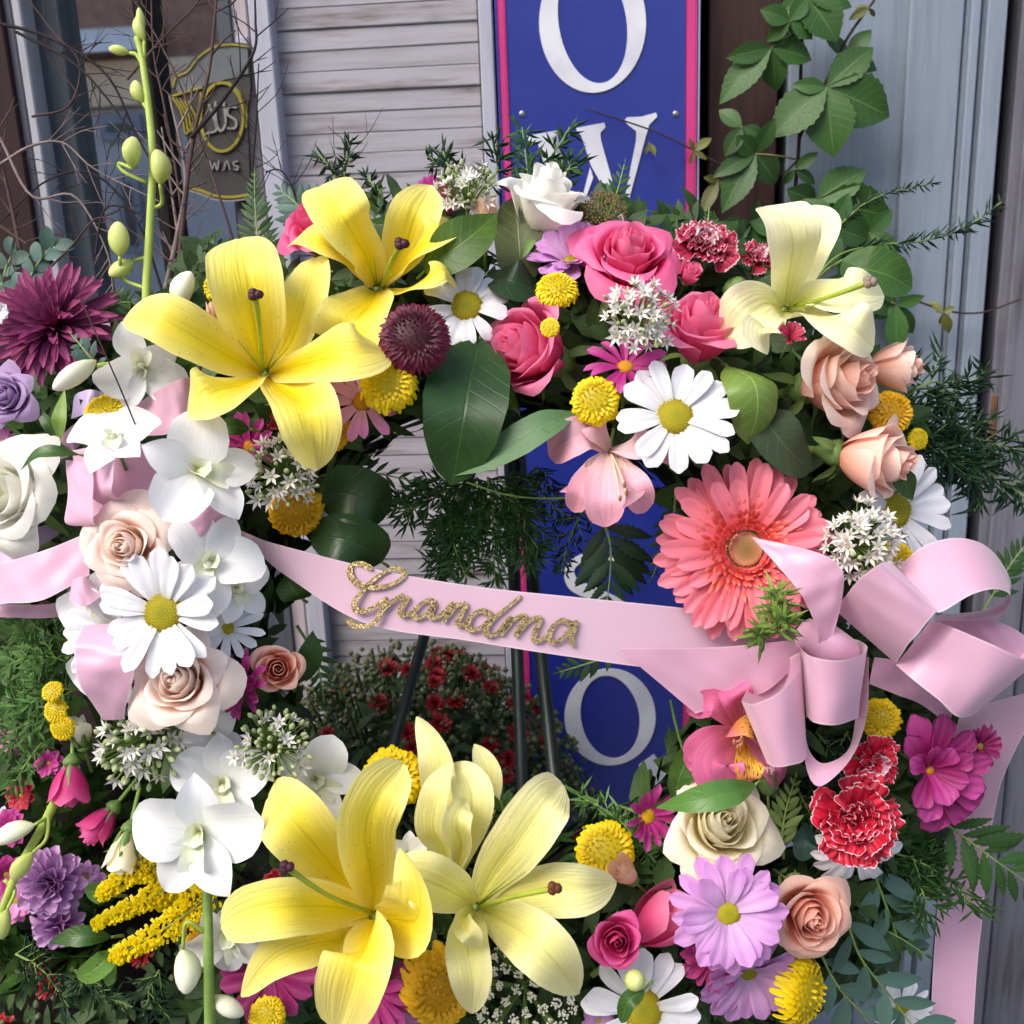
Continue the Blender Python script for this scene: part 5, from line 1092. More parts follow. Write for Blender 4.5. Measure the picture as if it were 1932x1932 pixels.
def bud(root, rc, P, Q, r, mat, ped, name='bud'):
    """bud from its base P pointing to Q"""
    ax = (Q-P); L = ax.length/1.42
    part(name, bud_mesh(), mat, root, Matrix.Translation(P-rc) @ frame(ax, random.random()*6).to_4x4() @ SCL(L*r, L*r, L))
    if ped: part('bud_stalk', tube('bud_stalk', [pt(q) for q in ped]+[P], [4.2*pxm(P), 3.4*pxm(P)], 6, org=rc), G_sten, root)
G_sten = plain('orchid_stem', '#a9bb58', '#93a84a', scale=40, rough=.45)
def orchid_stem(label, path, buds, rad=(9, 6), mat=None):
    P = [pt(q) for q in path]; c = P[0]; r = pxm(c); root = thing('orchid_spike', label, 'orchid stem', c)
    part('stem', tube('stem', P, [rad[0]*r, rad[1]*r], 8, org=c), mat or G_sten, root)
    for b, q, wv, ped, m in buds: bud(root, c, pt(b), pt(q), wv, m, ped)
    return root
D = .0
orchid_stem('tall green orchid stem with plump green buds before the window', [(290, 650, .0), (276, 570, D), (282, 440, D), (288, 300, D), (280, 200, D), (268, 110, D), (258, 70, D)], [
    ((262, 72, D), (262, 14, D), .55, None, O_bud), ((272, 78, D), (258, 32, D), .8, [(272, 110, D)], O_bud), ((245, 100, D), (205, 92, D), .8, [(270, 125, D), (258, 104, D)], O_bud),
    ((270, 195, D), (254, 152, D), .95, [(282, 212, D)], O_bud), ((250, 318, .01), (252, 258, .01), 1.05, [(276, 344, D), (235, 325, D), (224, 308, D)], O_bud), ((302, 348, .01), (295, 282, .01), 1.05, [(284, 394, D), (305, 384, D)], O_bud),
    ((226, 484, .01), (222, 418, .01), 1.05, [(276, 545, D), (232, 525, D)], O_bud), ((252, 492, .0), (206, 520, .0), 1.05, [(282, 484, D)], O_bud), ((336, 582, .02), (360, 512, .02), 1.05, [(310, 640, D)], O_budw)])
orchid_stem('green orchid stem rising below the large white orchid with hanging bud', [(398, 1990, .07), (395, 1900, .075), (393, 1780, .08), (390, 1660, .07)], [
    ((345, 1790, .08), (352, 1875, .08), 1.05, [(388, 1760, .08), (352, 1740, .085)], O_budw), ((400, 1880, .07), (460, 1915, .07), .9, [(392, 1880, .07)], O_budw)], (11, 9), G_stem)
orchid_stem('curved green orchid stem with hanging buds at the left edge', [(110, 1500, .05), (75, 1570, .05), (35, 1640, .05), (0, 1730, .05), (-20, 1800, .05)], [
    ((66, 1556, .06), (-10, 1590, .06), .8, [(92, 1540, .05)], O_budw), ((62, 1608, .06), (24, 1660, .06), .9, [(92, 1520, .05), (88, 1580, .055)], O_bud), ((14, 1715, .06), (2, 1772, .06), 1.0, [(8, 1660, .05), (28, 1680, .05)], O_bud)], (9, 7))
orchid_stem('white orchid bud pointing left beside the burgundy chrysanthemum', [(300, 720, .03), (230, 690, .05), (182, 690, .06)], [((182, 680, .06), (100, 735, .07), .75, None, O_budw)], (6, 5))

# ---------------------------------------------------------------- small white clusters, seeds, goldenrod
for k, (label, x, y, d, r, ax, ay, n, nb) in enumerate([
    ('white star flower cluster in the middle of the pink roses', 1205, 598, .10, 72, .1, .2, 40, 20),
    ('white star flower cluster right of the coral gerbera', 1630, 1022, .085, 76, .05, .15, 48, 8),
    ('grey white star flower cluster under the deep yellow lily', 532, 892, .065, 72, .1, .1, 30, 26),
    ('greenish white star flower cluster above the large white orchid', 266, 1405, .075, 84, .0, -.1, 26, 44),
    ('green budded star flower cluster left of the ring opening', 515, 1408, .075, 72, .15, .35, 16, 50),
    ('white star flower cluster at the top edge before the shutter', 880, 362, .02, 62, .0, .6, 22, 30),
]):
    allium(put('star_flower_cluster', label, 'flower cluster', x, y, d, r, ax, ay, 1, k, 'white star flower clusters'), n, nb, k)
seed_head(put('seed_head', 'brown dried seed head behind the open hot pink rose', 'seed head', 1138, 402, .02, 46, 0, .5), B_seed, 300, 1, .055)
seed_head(put('seed_head', 'brown dried seed head between bow and yellow lily', 'seed head', 392, 830, .06, 38, 0, .2), B_seed, 260, 2, .055)
seed_head(put('lace_flower', 'lacy white flower head at the bottom between lily and daisy', 'flower', 990, 1872, .05, 98, .0, .25), plain('lace_white', '#e6e4d6', '#d8d8c4', scale=200, rough=.7), 1300, 3, .024, .5, 60)
def goldenrod(label, path, wpx, seed):
    rnd = random.Random(seed); P = [pt(q) for q in path]; c = P[0]; r = pxm(c); root = thing('goldenrod', label, 'goldenrod', c, 'goldenrod plumes'); C = [Vector(v) for v in cr(P, 30)]; A = Acc()
    part('stem', tube('stem', P, [3*r, 1.5*r], 6, org=c), G_stem, root)
    for i in range(720):
        f = rnd.random()**.85; k = min(28, int(f*29)); T = (C[k+1]-C[k]).normalized(); o = Vector((rnd.gauss(0, 1), rnd.gauss(0, 1), rnd.gauss(0, 1))); o = (o-T*o.dot(T)).normalized(); p = C[k]+(C[k+1]-C[k])*rnd.random()+o*wpx*r*.5*(1-.7*f)*math.sqrt(rnd.random()); u = (o+T*.4).normalized(); s = u.orthogonal().normalized(); s2 = u.cross(s); L = 7*r; w_ = 2.6*r; p = p-c
        A.add([p-s*w_, p+s*w_, p-s2*w_, p+s2*w_, p+u*L-s*w_, p+u*L+s*w_, p+u*L-s2*w_, p+u*L+s2*w_], [(0, 1, 5, 4), (2, 3, 7, 6)], [(.5, 0)]*4+[(.5, 1)]*4)
    part('florets', A.mesh('florets', False), Y_gold, root, None, 'stuff')
for k, (lb, p, wv) in enumerate([('uppermost golden yellow goldenrod plume at the lower left', [(320, 1640, .04), (260, 1640, .05), (188, 1690, .05)], 66), ('middle goldenrod plume pointing down left', [(345, 1665, .045), (270, 1700, .055), (178, 1745, .055)], 50), ('lowest goldenrod plume ending above the green leaves', [(395, 1690, .04), (330, 1740, .06), (214, 1808, .06)], 78), ('short goldenrod plume behind the orchid stem', [(400, 1700, .02), (345, 1690, .03), (300, 1710, .03)], 40)]): goldenrod(lb, p, wv, k)
# ---------------------------------------------------------------- ribbons
def satin(name, c, c2):
    m, nt, bs, N, L = base_mat(name)
    uv = N.new('ShaderNodeUVMap'); mp = N.new('ShaderNodeMapping'); mp.inputs['Scale'].default_value = (260, 6, 1); L.new(uv.outputs[0], mp.inputs[0])
    nz = N.new('ShaderNodeTexNoise'); nz.inputs['Scale'].default_value = 1; L.new(mp.outputs[0], nz.inputs['Vector'])
    sx_ = N.new('ShaderNodeSeparateXYZ'); L.new(uv.outputs[0], sx_.inputs[0]); sel = math_(N, L, 'GREATER_THAN', math_(N, L, 'ABSOLUTE', math_(N, L, 'SUBTRACT', sx_.outputs[0], .5)), .478)
    L.new(mixc(N, L, mixc(N, L, lin(c), lin(c2), nz.outputs[0]), lin('#f3dbe7'), math_(N, L, 'MULTIPLY', sel, .55)), bs.inputs['Base Color'])
    bs.inputs['Roughness'].default_value = .36; bs.inputs['Specular IOR Level'].default_value = .5; bs.inputs['Anisotropic'].default_value = .6; bs.inputs['Sheen Weight'].default_value = .4
    bp = N.new('ShaderNodeBump'); bp.inputs['Strength'].default_value = .06; bp.inputs['Distance'].default_value = .0005; L.new(nz.outputs[0], bp.inputs['Height']); L.new(bp.outputs[0], bs.inputs['Normal'])
    tb = N.new('ShaderNodeBsdfTranslucent'); tb.inputs[0].default_value = lin(c); mx = N.new('ShaderNodeMixShader'); mx.inputs[0].default_value = .2
    L.new(bs.outputs[0], mx.inputs[1]); L.new(tb.outputs[0], mx.inputs[2]); L.new(mx.outputs[0], N['Material Output'].inputs[0]); return m
S_pink = satin('pink_satin', '#e2b2ca', '#daa8c2'); S_ban = satin('pale_pink_satin', '#e2bfd1', '#dab5ca'); S_lav = satin('lavender_satin', '#cbb6de', '#c0aad6')
# gold glitter
m, nt_, bs, N, L = base_mat('gold_glitter'); tc = N.new('ShaderNodeTexCoord'); vo = N.new('ShaderNodeTexVoronoi'); vo.inputs['Scale'].default_value = 1500; L.new(tc.outputs['Object'], vo.inputs['Vector'])
rp = N.new('ShaderNodeValToRGB'); rp.color_ramp.elements[0].color = lin('#5a4420'); rp.color_ramp.elements[1].color = lin('#d6bd8a'); sx = N.new('ShaderNodeSeparateXYZ'); L.new(vo.outputs['Color'], sx.inputs[0]); L.new(sx.outputs[0], rp.inputs[0]); L.new(rp.outputs[0], bs.inputs['Base Color'])
bs.inputs['Metallic'].default_value = .55; bs.inputs['Roughness'].default_value = .38
nm = N.new('ShaderNodeVectorMath'); nm.operation = 'MULTIPLY_ADD'; L.new(vo.outputs['Color'], nm.inputs[0]); nm.inputs[1].default_value = (.6, .6, .6); nm.inputs[2].default_value = (-.3, -.3, -.3)
ge = N.new('ShaderNodeNewGeometry'); ad = N.new('ShaderNodeVectorMath'); ad.operation = 'ADD'; L.new(ge.outputs['Normal'], ad.inputs[0]); L.new(nm.outputs[0], ad.inputs[1]); no = N.new('ShaderNodeVectorMath'); no.operation = 'NORMALIZE'; L.new(ad.outputs[0], no.inputs[0]); L.new(no.outputs[0], bs.inputs['Normal']); M_glit = m

# banner across the opening
bt = [(436, 992, .03), (480, 1012, .05), (531, 1029, .065), (723, 1077, .075), (903, 1107, .078), (1071, 1125, .078), (1279, 1146, .072), (1420, 1165, .06), (1520, 1200, .05)]
bb = [(438, 996, .03), (490, 1045, .045), (545, 1090, .055), (690, 1176, .07), (890, 1210, .076), (1060, 1237, .076), (1250, 1262, .07), (1420, 1262, .06), (1515, 1250, .05)]
bo = pt(bt[0]); ban = thing('ribbon_banner', 'pale pink satin banner ribbon with gold glitter lettering across the wreath opening', 'ribbon', bo)
band = part('band', strip(bt, bb, 90, 10, 0, bo, 0.0), S_ban, ban)
def gl(pts, wv):
    """one glitter pen stroke, given in the banner's own drawing units"""
    C = cr(pts, len(pts)*8); m = len(C); A = []
    for i in range(m):
        a, b = C[max(i-1, 0)], C[min(i+1, m-1)]; tx, ty = b[0]-a[0], b[1]-a[1]; l = math.hypot(tx, ty) or 1
        ww = wv[0]+(wv[1]-wv[0])*abs(tx/l*.5+ty/l*.85)
        e = min(1, .45+i/3, .45+(m-1-i)/3); ww *= e
        for s in (-1, 1): A.append((531+(C[i][0]-ty/l*ww/2*s)*.4, 821+(C[i][1]+tx/l*ww/2*s)*.4))
    vs = []
    def dd(x): return float(np.interp(x, [b_[0] for b_ in bt], [b_[2] for b_ in bt]))+.0009
    for (x, y) in A: vs += [pt((x, y, dd(x)+.0009))-bo, pt((x, y, dd(x)))-bo]
    fs = []
    for i in range(m-1):
        k = 4*i; fs += [(k, k+4, k+6, k+2), (k, k+1, k+5, k+4), (k+2, k+6, k+7, k+3)]
    fs += [(0, 2, 3, 1), (4*(m-1), 4*(m-1)+1, 4*(m-1)+3, 4*(m-1)+2)]
    return vs, fs
TH = (17, 31)
for strokes in (
    [[(430,632),(375,607),(335,612),(322,645),(345,690),(420,718),(510,708),(572,672),(572,640),(520,632),(440,676),(375,745),(345,790),(352,825),(395,828),(450,800),(500,765)], [(500,765),(470,825),(448,875),(400,903),(345,898),(302,868)]],
    [[(462,840),(510,795),(548,766),(566,758),(575,772),(606,766)], [(600,768),(572,805),(560,838),(580,850),(618,836)]],
    [[(728,790),(690,780),(645,808),(622,842),(638,862),(682,846),(728,792)], [(728,792),(706,835),(708,860),(742,856),(772,830)]],
    [[(765,840),(800,800),(818,788)], [(812,792),(790,840),(762,884)], [(775,866),(820,812),(856,796),(866,812),(846,850),(832,884),(850,896),(888,872)]],
    [[(1000,852),(945,828),(898,852),(878,895),(898,920),(945,905),(1000,852)], [(1132,758),(1070,810),(1000,868),(966,918),(980,945),(1028,930)]],
    [[(1020,935),(1068,872),(1090,856)], [(1086,860),(1060,905),(1036,944)], [(1050,922),(1100,866),(1140,852),(1142,872),(1120,915),(1104,956)], [(1116,934),(1170,876),(1212,862),(1216,884),(1196,930),(1192,962),(1216,970),(1252,946)]],
    [[(1376,894),(1320,874),(1278,908),(1262,955),(1288,978),(1334,950),(1380,890)], [(1392,872),(1380,920),(1368,955),(1374,994)]]):
    vs, fs = [], []
    for s in strokes:
        v, f = gl(s, TH); b = len(vs); vs += v; fs += [tuple(b+i for i in q_) for q_ in f]
    part('letter', mk('letter', vs, fs, None, False), M_glit, band)
def ribbon_piece(name, A, B, root, rc, mat=None, n=36, bulge=0): return part(name, strip(A, B, n, 8, bulge, rc), mat or S_pink, root)
# right bow
kc = pt((1560, 1215, .075)); rb = thing('ribbon_bow', 'large pale pink satin ribbon bow with loops at the right of the wreath', 'ribbon bow', kc)
def R_(nm, a, b, **k): return ribbon_piece(nm, a, b, rb, kc, **k)
R_('tail', [(1417, 1012, .10), (1500, 1106, .115), (1535, 1170, .11), (1548, 1228, .10)], [(1419, 1013, .10), (1560, 1050, .12), (1592, 1105, .115), (1566, 1224, .10)])
R_('tail', [(1165, 1222, .085), (1320, 1222, .082), (1420, 1216, .08), (1510, 1205, .075)], [(1312, 1346, .07), (1380, 1330, .072), (1450, 1300, .075), (1520, 1240, .075)])
# front loop (flat strip) and the big upper loop behind it
R_('loop', [(1577, 1152, .085), (1610, 1105, .12), (1654, 1067, .13), (1680, 1060, .11)], [(1690, 1252, .085), (1715, 1215, .115), (1760, 1162, .125), (1770, 1150, .11)])
R_('loop', [(1690, 1075, .08), (1735, 1035, .085), (1800, 1015, .085), (1860, 1030, .075), (1900, 1080, .06), (1906, 1115, .05), (1860, 1150, .045), (1770, 1160, .05)], [(1745, 1150, .11), (1775, 1155, .12), (1835, 1120, .125), (1885, 1112, .115), (1908, 1128, .095), (1890, 1160, .085), (1830, 1172, .08), (1762, 1170, .085)])
R_('loop', [(1757, 1170, .085), (1800, 1185, .105), (1870, 1215, .11), (1936, 1245, .10), (1960, 1240, .07), (1900, 1200, .05)], [(1690, 1254, .085), (1720, 1280, .10), (1770, 1320, .105), (1812, 1354, .10), (1850, 1330, .07), (1800, 1260, .05)])
R_('loop', [(1765, 1170, .06), (1850, 1165, .07), (1920, 1190, .065), (1980, 1240, .05)], [(1790, 1195, .06), (1870, 1225, .065), (1940, 1260, .06), (2000, 1300, .045)])
R_('loop', [(1650, 1240, .05), (1700, 1250, .045), (1760, 1290, .04), (1800, 1330, .03)], [(1640, 1290, .05), (1690, 1310, .045), (1740, 1330, .04), (1790, 1370, .03)])
R_('tail', [(1812, 1340, .055), (1790, 1440, .02), (1782, 1560, -.02), (1765, 1760, -.03), (1750, 1990, -.03)], [(2000, 1290, .05), (1912, 1420, .02), (1872, 1560, -.02), (1850, 1760, -.03), (1832, 1990, -.03)])
def loop_ring(top, bot, name='loop'):
    """closed loop of ribbon: top rim and bottom rim points"""
    R_(name, top+[top[0]], bot+[bot[0]], n=56)
loop_ring([(1509, 1222, .10), (1530, 1238, .135), (1575, 1246, .145), (1618, 1238, .135), (1636, 1220, .10), (1612, 1206, .07), (1560, 1202, .06), (1524, 1208, .075)],
          [(1522, 1352, .10), (1538, 1364, .125), (1572, 1368, .13), (1602, 1362, .12), (1620, 1350, .10), (1600, 1330, .075), (1566, 1322, .07), (1532, 1330, .08)])
R_('loop', [(1516, 1235, .075), (1518, 1330, .08), (1522, 1400, .085), (1545, 1438, .10), (1580, 1432, .10), (1606, 1400, .085), (1616, 1340, .075), (1628, 1240, .07)], [(1512, 1235, .10), (1516, 1345, .105), (1520, 1440, .11), (1540, 1482, .12), (1580, 1462, .12), (1618, 1410, .11), (1636, 1340, .10), (1640, 1240, .095)])
loop_ring([(1399, 1323, .10), (1425, 1328, .125), (1470, 1306, .135), (1503, 1270, .125), (1510, 1232, .095), (1480, 1248, .07), (1440, 1276, .065), (1412, 1300, .08)],
          [(1447, 1440, .10), (1462, 1447, .115), (1490, 1444, .12), (1514, 1438, .115), (1522, 1420, .10), (1505, 1415, .085), (1480, 1418, .08), (1458, 1428, .09)])
part('knot', tube('knot', [pt((1520, 1195, .08)), pt((1560, 1215, .092)), pt((1600, 1235, .085))], [.010, .013, .010], 10, org=kc), S_pink, rb)
# left bow
kc2 = pt((300, 1010, .05)); lbow = thing('ribbon_bow', 'pale pink satin ribbon bow among the white orchids at the left', 'ribbon bow', kc2)
def L2(nm, a, b, **k): return ribbon_piece(nm, a, b, lbow, kc2, **k)
L2('loop', [(124, 868, .07), (128, 930, .08), (124, 985, .08), (160, 992, .075), (200, 985, .06)], [(174, 872, .09), (176, 930, .10), (176, 985, .10), (196, 990, .08), (220, 980, .06)])
L2('loop', [(168, 842, .075), (168, 900, .085), (170, 935, .085), (210, 960, .075), (270, 985, .06)], [(212, 846, .10), (214, 900, .105), (212, 932, .10), (240, 945, .085), (290, 960, .06)])
L2('loop', [(300, 968, .06), (345, 985, .085), (380, 1015, .085), (405, 1035, .06)], [(312, 935, .06), (370, 945, .09), (415, 955, .085), (440, 966, .06)])
L2('loop', [(136, 850, .055), (230, 835, .065), (330, 850, .065), (430, 900, .055)], [(150, 985, .055), (240, 975, .07), (330, 985, .07), (420, 1010, .055)])
L2('loop', [(250, 768, .045), (300, 735, .055), (340, 715, .055), (380, 712, .045)], [(262, 822, .045), (310, 820, .055), (345, 806, .055), (376, 800, .045)])
L2('loop', [(60, 842, .0), (110, 825, .02), (140, 800, .02), (160, 790, .0)], [(75, 870, .0), (120, 865, .02), (145, 845, .02), (170, 830, .0)])
L2('tail', [(-60, 1085, .03), (0, 1064, .045), (90, 1036, .06), (172, 1002, .06)], [(-60, 1160, .03), (0, 1140, .05), (80, 1132, .065), (168, 1085, .065)])
L2('tail', [(-60, 1130, .0), (20, 1140, .02), (90, 1140, .035), (140, 1128, .04)], [(-60, 1160, .0), (20, 1165, .015), (90, 1166, .03), (140, 1158, .035)])
L2('tail', [(156, 1180, .085), (140, 1225, .10), (150, 1290, .10), (196, 1358, .085)], [(300, 1170, .09), (270, 1220, .105), (254, 1265, .105), (232, 1358, .085)])
L2('loop', [(132, 1110, .06), (140, 1094, .07), (160, 1088, .07), (180, 1100, .06)], [(130, 1128, .08), (140, 1140, .095), (165, 1142, .095), (190, 1125, .08)])
t = pt((0, 1020, .02)); lr = thing('lavender_ribbon', 'lavender satin ribbon tail at the left edge under the white rose', 'ribbon', t)
part('tail', strip([(-60, 1040, .01), (10, 1010, .02), (70, 995, .015), (110, 985, .0)], [(-60, 1100, .01), (0, 1070, .025), (60, 1040, .02), (110, 1010, .0)], 30, 8, 0, t), S_lav, lr)
part('tail', strip([(140, 745, .0), (170, 735, .01), (210, 745, .0)], [(135, 790, .0), (165, 780, .015), (205, 775, .0)], 20, 6, 0, t), S_lav, lr)

# ---------------------------------------------------------------- single leaves
for lb, pts, wv, mt, kw in [
    ('big dark green oval leaf in the middle of the wreath top', [(905, 640, .06), (885, 720, .085), (872, 800, .095), (852, 914, .08)], 164, G_dark, dict(pf='round', cup=.1, N=(0, .15, 1))),
    ('dark glossy leaf rising to a point right of the second lily', [(800, 512, .05), (840, 480, .065), (895, 440, .065), (938, 402, .05)], 100, leaf_mat('leaf_two_tone', '#5a7230', '#3a5622', vein='#7f9455'), dict(cup=.05, fold=.12, N=(.1, .2, 1))),
    ('dark olive leaf standing behind the white rose', [(985, 545, .02), (980, 480, .025), (975, 420, .02), (968, 372, .01)], 92, leaf_mat('olive_leaf', '#5b6238', '#4a522e', vein='#7a7f52'), dict(pf='round', cup=.1)),
    ('dark leaf between white daisy and yellow button flower', [(920, 520, .04), (960, 528, .055), (1000, 540, .05), (1040, 552, .03)], 96, G_dark, dict(cup=.06, fold=.1, N=(0, .4, 1))),
    ('pale green curled leaf right of the largest white daisy', [(1372, 690, .07), (1420, 715, .10), (1430, 775, .10), (1412, 838, .085)], 108, G_lite, dict(pf='round', cup=-.35, N=(.2, .3, 1))),
    ('dull dark leaf under the largest blush rose', [(1420, 770, .07), (1450, 800, .085), (1490, 850, .085), (1532, 885, .07)], 104, leaf_mat('dull_leaf', '#47543a', '#38452e', vein='#5f6d4c', rough=.6), dict(pf='round', cup=.05, N=(.1, .2, 1))),
    ('long grey green pleated leaf pointing down left below the roses', [(1086, 778, .075), (1030, 800, .09), (930, 860, .09), (846, 898, .08)], 72, G_long, dict(pf='lance', cup=.1, N=(-.1, .5, 1))),
    ('upper round dark leaf beside the golden button flower', [(600, 935, .03), (650, 930, .045), (700, 945, .045), (736, 960, .03)], 112, G_dark, dict(pf='round', N=(0, .1, 1))),
    ('lower round dark leaf above the banner', [(720, 1060, .03), (690, 1035, .045), (640, 1015, .05), (584, 1012, .035)], 104, G_dark, dict(pf='round', N=(0, .1, 1))),
    ('long green leaf lying across the cream rose', [(1425, 1480, .10), (1380, 1495, .12), (1310, 1510, .12), (1238, 1524, .10)], 58, leaf_mat('cream_leaf', '#668a4c', '#557a40', vein='#7d9c66', veins=.25), dict(pf='lance', cup=.12, N=(0, .4, 1))),
    ('dark green leaf standing left of the bright alstroemeria', [(1268, 1510, .05), (1282, 1468, .06), (1296, 1430, .055), (1306, 1400, .04)], 50, G_mid, dict(cup=.15)),
    ('green leaf at the lower left under the purple pompons', [(210, 1768, .04), (170, 1766, .05), (130, 1768, .05), (92, 1778, .04)], 40, G_mid, dict(pf='lance', N=(0, .5, 1))),
    ('light green rounded leaf below the goldenrod', [(212, 1795, .05), (195, 1815, .06), (170, 1835, .06), (146, 1846, .05)], 46, leaf_mat('fresh_leaf', '#7d9f55', '#6a8f46', vein='#a3bd7c'), dict(pf='round')),
    ('small light green leaf hanging under the rounded one', [(210, 1810, .05), (208, 1835, .055), (202, 1860, .05)], 26, leaf_mat('fresh_leaf', '#7d9f55', '#6a8f46'), dict(pf='round')),
    ('dark leaf above the goldenrod plume', [(215, 1690, .035), (190, 1685, .04), (160, 1680, .035)], 42, G_mid, dict(pf='round')),
    ('dark oval leaf at the inner left edge under the banner', [(570, 1130, .03), (560, 1120, .04), (545, 1100, .04), (540, 1085, .03)], 60, G_mid, dict(pf='round')),
    ('dark leaf behind the sideways pink rose, its edge turned up', [(925, 660, .045), (945, 720, .06), (970, 770, .06), (990, 796, .05)], 54, leaf_mat('edge_leaf', '#5d7a3c', '#4a6830', vein='#7d9860'), dict(pf='lance', N=(-.9, .2, .6))),
    ('dark green leaf behind the pale lily', [(1590, 490, .0), (1630, 505, .01), (1680, 520, .01), (1720, 545, .0)], 90, G_mid, dict(pf='round', stalk=[(1480, 640, -.02), (1540, 530, -.01)])),
    ('green leaf under the blush rose that points down right', [(1680, 880, .065), (1700, 900, .075), (1712, 920, .075), (1722, 944, .065)], 46, G_mid, dict(cup=.2)),
    ('small glossy leaf under the left petals of the yellow lily', [(470, 810, .06), (440, 805, .07), (415, 808, .07), (396, 815, .06)], 34, G_mid, dict(pf='round')),
    ('pointed green leaf beside the lavender rose', [(112, 830, .03), (112, 790, .04), (122, 735, .03)], 30, G_lite, dict(pf='lance')),
    ('second pointed leaf beside the lavender rose', [(108, 830, .03), (90, 800, .035), (66, 765, .03)], 24, G_mid, dict(pf='lance')),
    ('long narrow leaf crossing the left bow', [(150, 858, .07), (110, 852, .08), (70, 856, .08), (38, 888, .07)], 28, G_mid, dict(pf='lance', N=(0, .5, 1))),
    ('dark leaf behind the bottom edge button flower', [(600, 1880, .02), (570, 1895, .03), (545, 1930, .03)], 60, G_dark, dict(pf='round')),
    ('green leaf over the centre of the bottom white daisy', [(1215, 1868, .10), (1185, 1890, .105), (1172, 1930, .10)], 34, G_mid, dict(pf='round', N=(-.5, .2, 1))),
    ('dark leaf behind the small coral rose', [(560, 1290, .02), (585, 1240, .03), (590, 1190, .03)], 50, G_dark, dict()),
    ('heart shaped dark leaf beside the pale fern', [(1530, 1560, .03), (1520, 1590, .045), (1515, 1625, .04)], 50, G_euc, dict(pf='round')),
]:
    leaf('leaf', lb, pts, wv, mt, group='single leaves', **kw)
# eucalyptus sprays at the lower right
for lb, path, n in (('blue green eucalyptus spray at the lower right corner', [(1590, 1700, .03), (1620, 1800, .03), (1680, 1880, .02), (1740, 1960, .01)], 9), ('blue green eucalyptus spray below the coral rose', [(1540, 1780, .03), (1580, 1860, .03), (1640, 1930, .02), (1660, 1990, .02)], 8), ('blue green leafy spray at the upper left behind the burgundy flower', [(60, 620, -.04), (45, 560, -.04), (70, 500, -.05), (110, 450, -.05)], 12), ('second blue green leafy spray at the upper left edge', [(10, 640, -.04), (0, 570, -.04), (10, 510, -.05), (30, 470, -.05)], 9), ('eucalyptus leaves hanging below the red carnation daisy', [(1640, 1620, .02), (1665, 1690, .02), (1690, 1760, .01), (1700, 1800, .0)], 8)):
    P = [pt(q_) for q_ in path]; c = P[0]; r = pxm(c); rt = thing('eucalyptus_spray', lb, 'foliage', c, 'eucalyptus sprays'); part('stem', tube('stem', P, [3*r, 1.5*r], 6, org=c), G_stem, rt); C = [Vector(v) for v in cr(P, 40)]
    big = 'upper left' not in lb
    for k in range(n):
        i = int(5+34*k/n); T = (C[min(39, i+1)]-C[i-1]).normalized(); S = T.cross(OUT).normalized()*(1 if k % 2 else -1); d = (T*.8+S*random.uniform(.5, 1)+OUT*random.uniform(-.2, .3)).normalized(); z = (OUT+S*random.uniform(-.4, .4)+UP*random.uniform(-.2, .4)).normalized(); y = z.cross(d).normalized(); z = d.cross(y); M = Matrix((d, y, z)).transposed().to_4x4(); M.translation = C[i]-c
        part('leaf', petal(('euc', big), L=1, W=.36 if big else .62, pf='lance' if big else 'round', ang=(8, 0, -14), cup=.12, nx=4, ny=10), G_euc, rt, M @ SCL((95 if big else 46)*r*random.uniform(.8, 1.1)))

# ---------------------------------------------------------------- ferns
fern('dark fern frond standing up left of the lilies', [(500, 560, -.03), (490, 480, -.03), (482, 400, -.035), (480, 322, -.04)], 62, 16, w=.30, tip=.18)
fern('broad fern frond left of the upright lily', [(470, 600, -.01), (440, 540, -.01), (420, 490, -.015), (398, 450, -.02)], 66, 9)
fern('fern frond behind the coral pink rose at the top left', [(620, 470, -.03), (590, 420, -.03), (560, 385, -.03), (530, 360, -.035)], 74, 8, mat=G_euc, w=.42)
fern('dark fern frond hanging inside the ring above the banner', [(1130, 960, .0), (1150, 1020, .0), (1152, 1070, .0), (1145, 1140, .0)], 118, 8, w=.36, mat=leaf_mat('fern_dark', '#2e4730', '#223726', vein='#48634a'))  # leaf colour darker than on the other fronds
fern('fern frond under the banner before the blue sign', [(1180, 1225, -.01), (1130, 1245, -.01), (1090, 1258, -.01), (1055, 1268, -.01)], 46, 6, w=.4)
fern('small bright fern tip before the blue sign', [(1140, 440, .01), (1150, 400, .01), (1165, 360, .01), (1178, 310, .01)], 46, 9, w=.36)
fern('fern tip beside the carnation at the top right', [(1335, 450, .0), (1336, 420, .0), (1338, 390, .0)], 20, 7, w=.4)
fern('fern frond at the right edge below the asparagus', [(1720, 1300, -.02), (1810, 1220, -.02), (1880, 1110, -.02), (1910, 1060, -.02), (1950, 1010, -.02)], 66, 9, base=.45)
fern('fern frond arching right below the purple flower', [(1765, 1540, .02), (1820, 1580, .03), (1880, 1625, .03), (1960, 1680, .02)], 110, 7, w=.34, tip=.5)
fern('dark fern frond below the asparagus at the lower right', [(1640, 1640, .0), (1690, 1650, .0), (1750, 1670, .0), (1805, 1700, .0)], 50, 7, w=.5)
fern('dark fern frond beside the coral rose at the lower right', [(1580, 1740, .01), (1640, 1745, .01), (1690, 1765, .01), (1745, 1800, .01)], 64, 8, w=.4)
fern('pale fern frond right of the cream rose', [(1478, 1620, .05), (1476, 1570, .055), (1485, 1520, .055), (1500, 1470, .05)], 52, 8, mat=G_fernl, w=.4)
fern('pale fern tip under the cream rose', [(1460, 1640, .04), (1480, 1655, .05), (1500, 1670, .05), (1520, 1690, .04)], 34, 6, mat=G_fernl, w=.4)
fern('fern frond reaching into the ring from the white cluster', [(560, 915, .01), (640, 890, .01), (720, 895, .0), (830, 920, -.01)], 58, 11, w=.3)
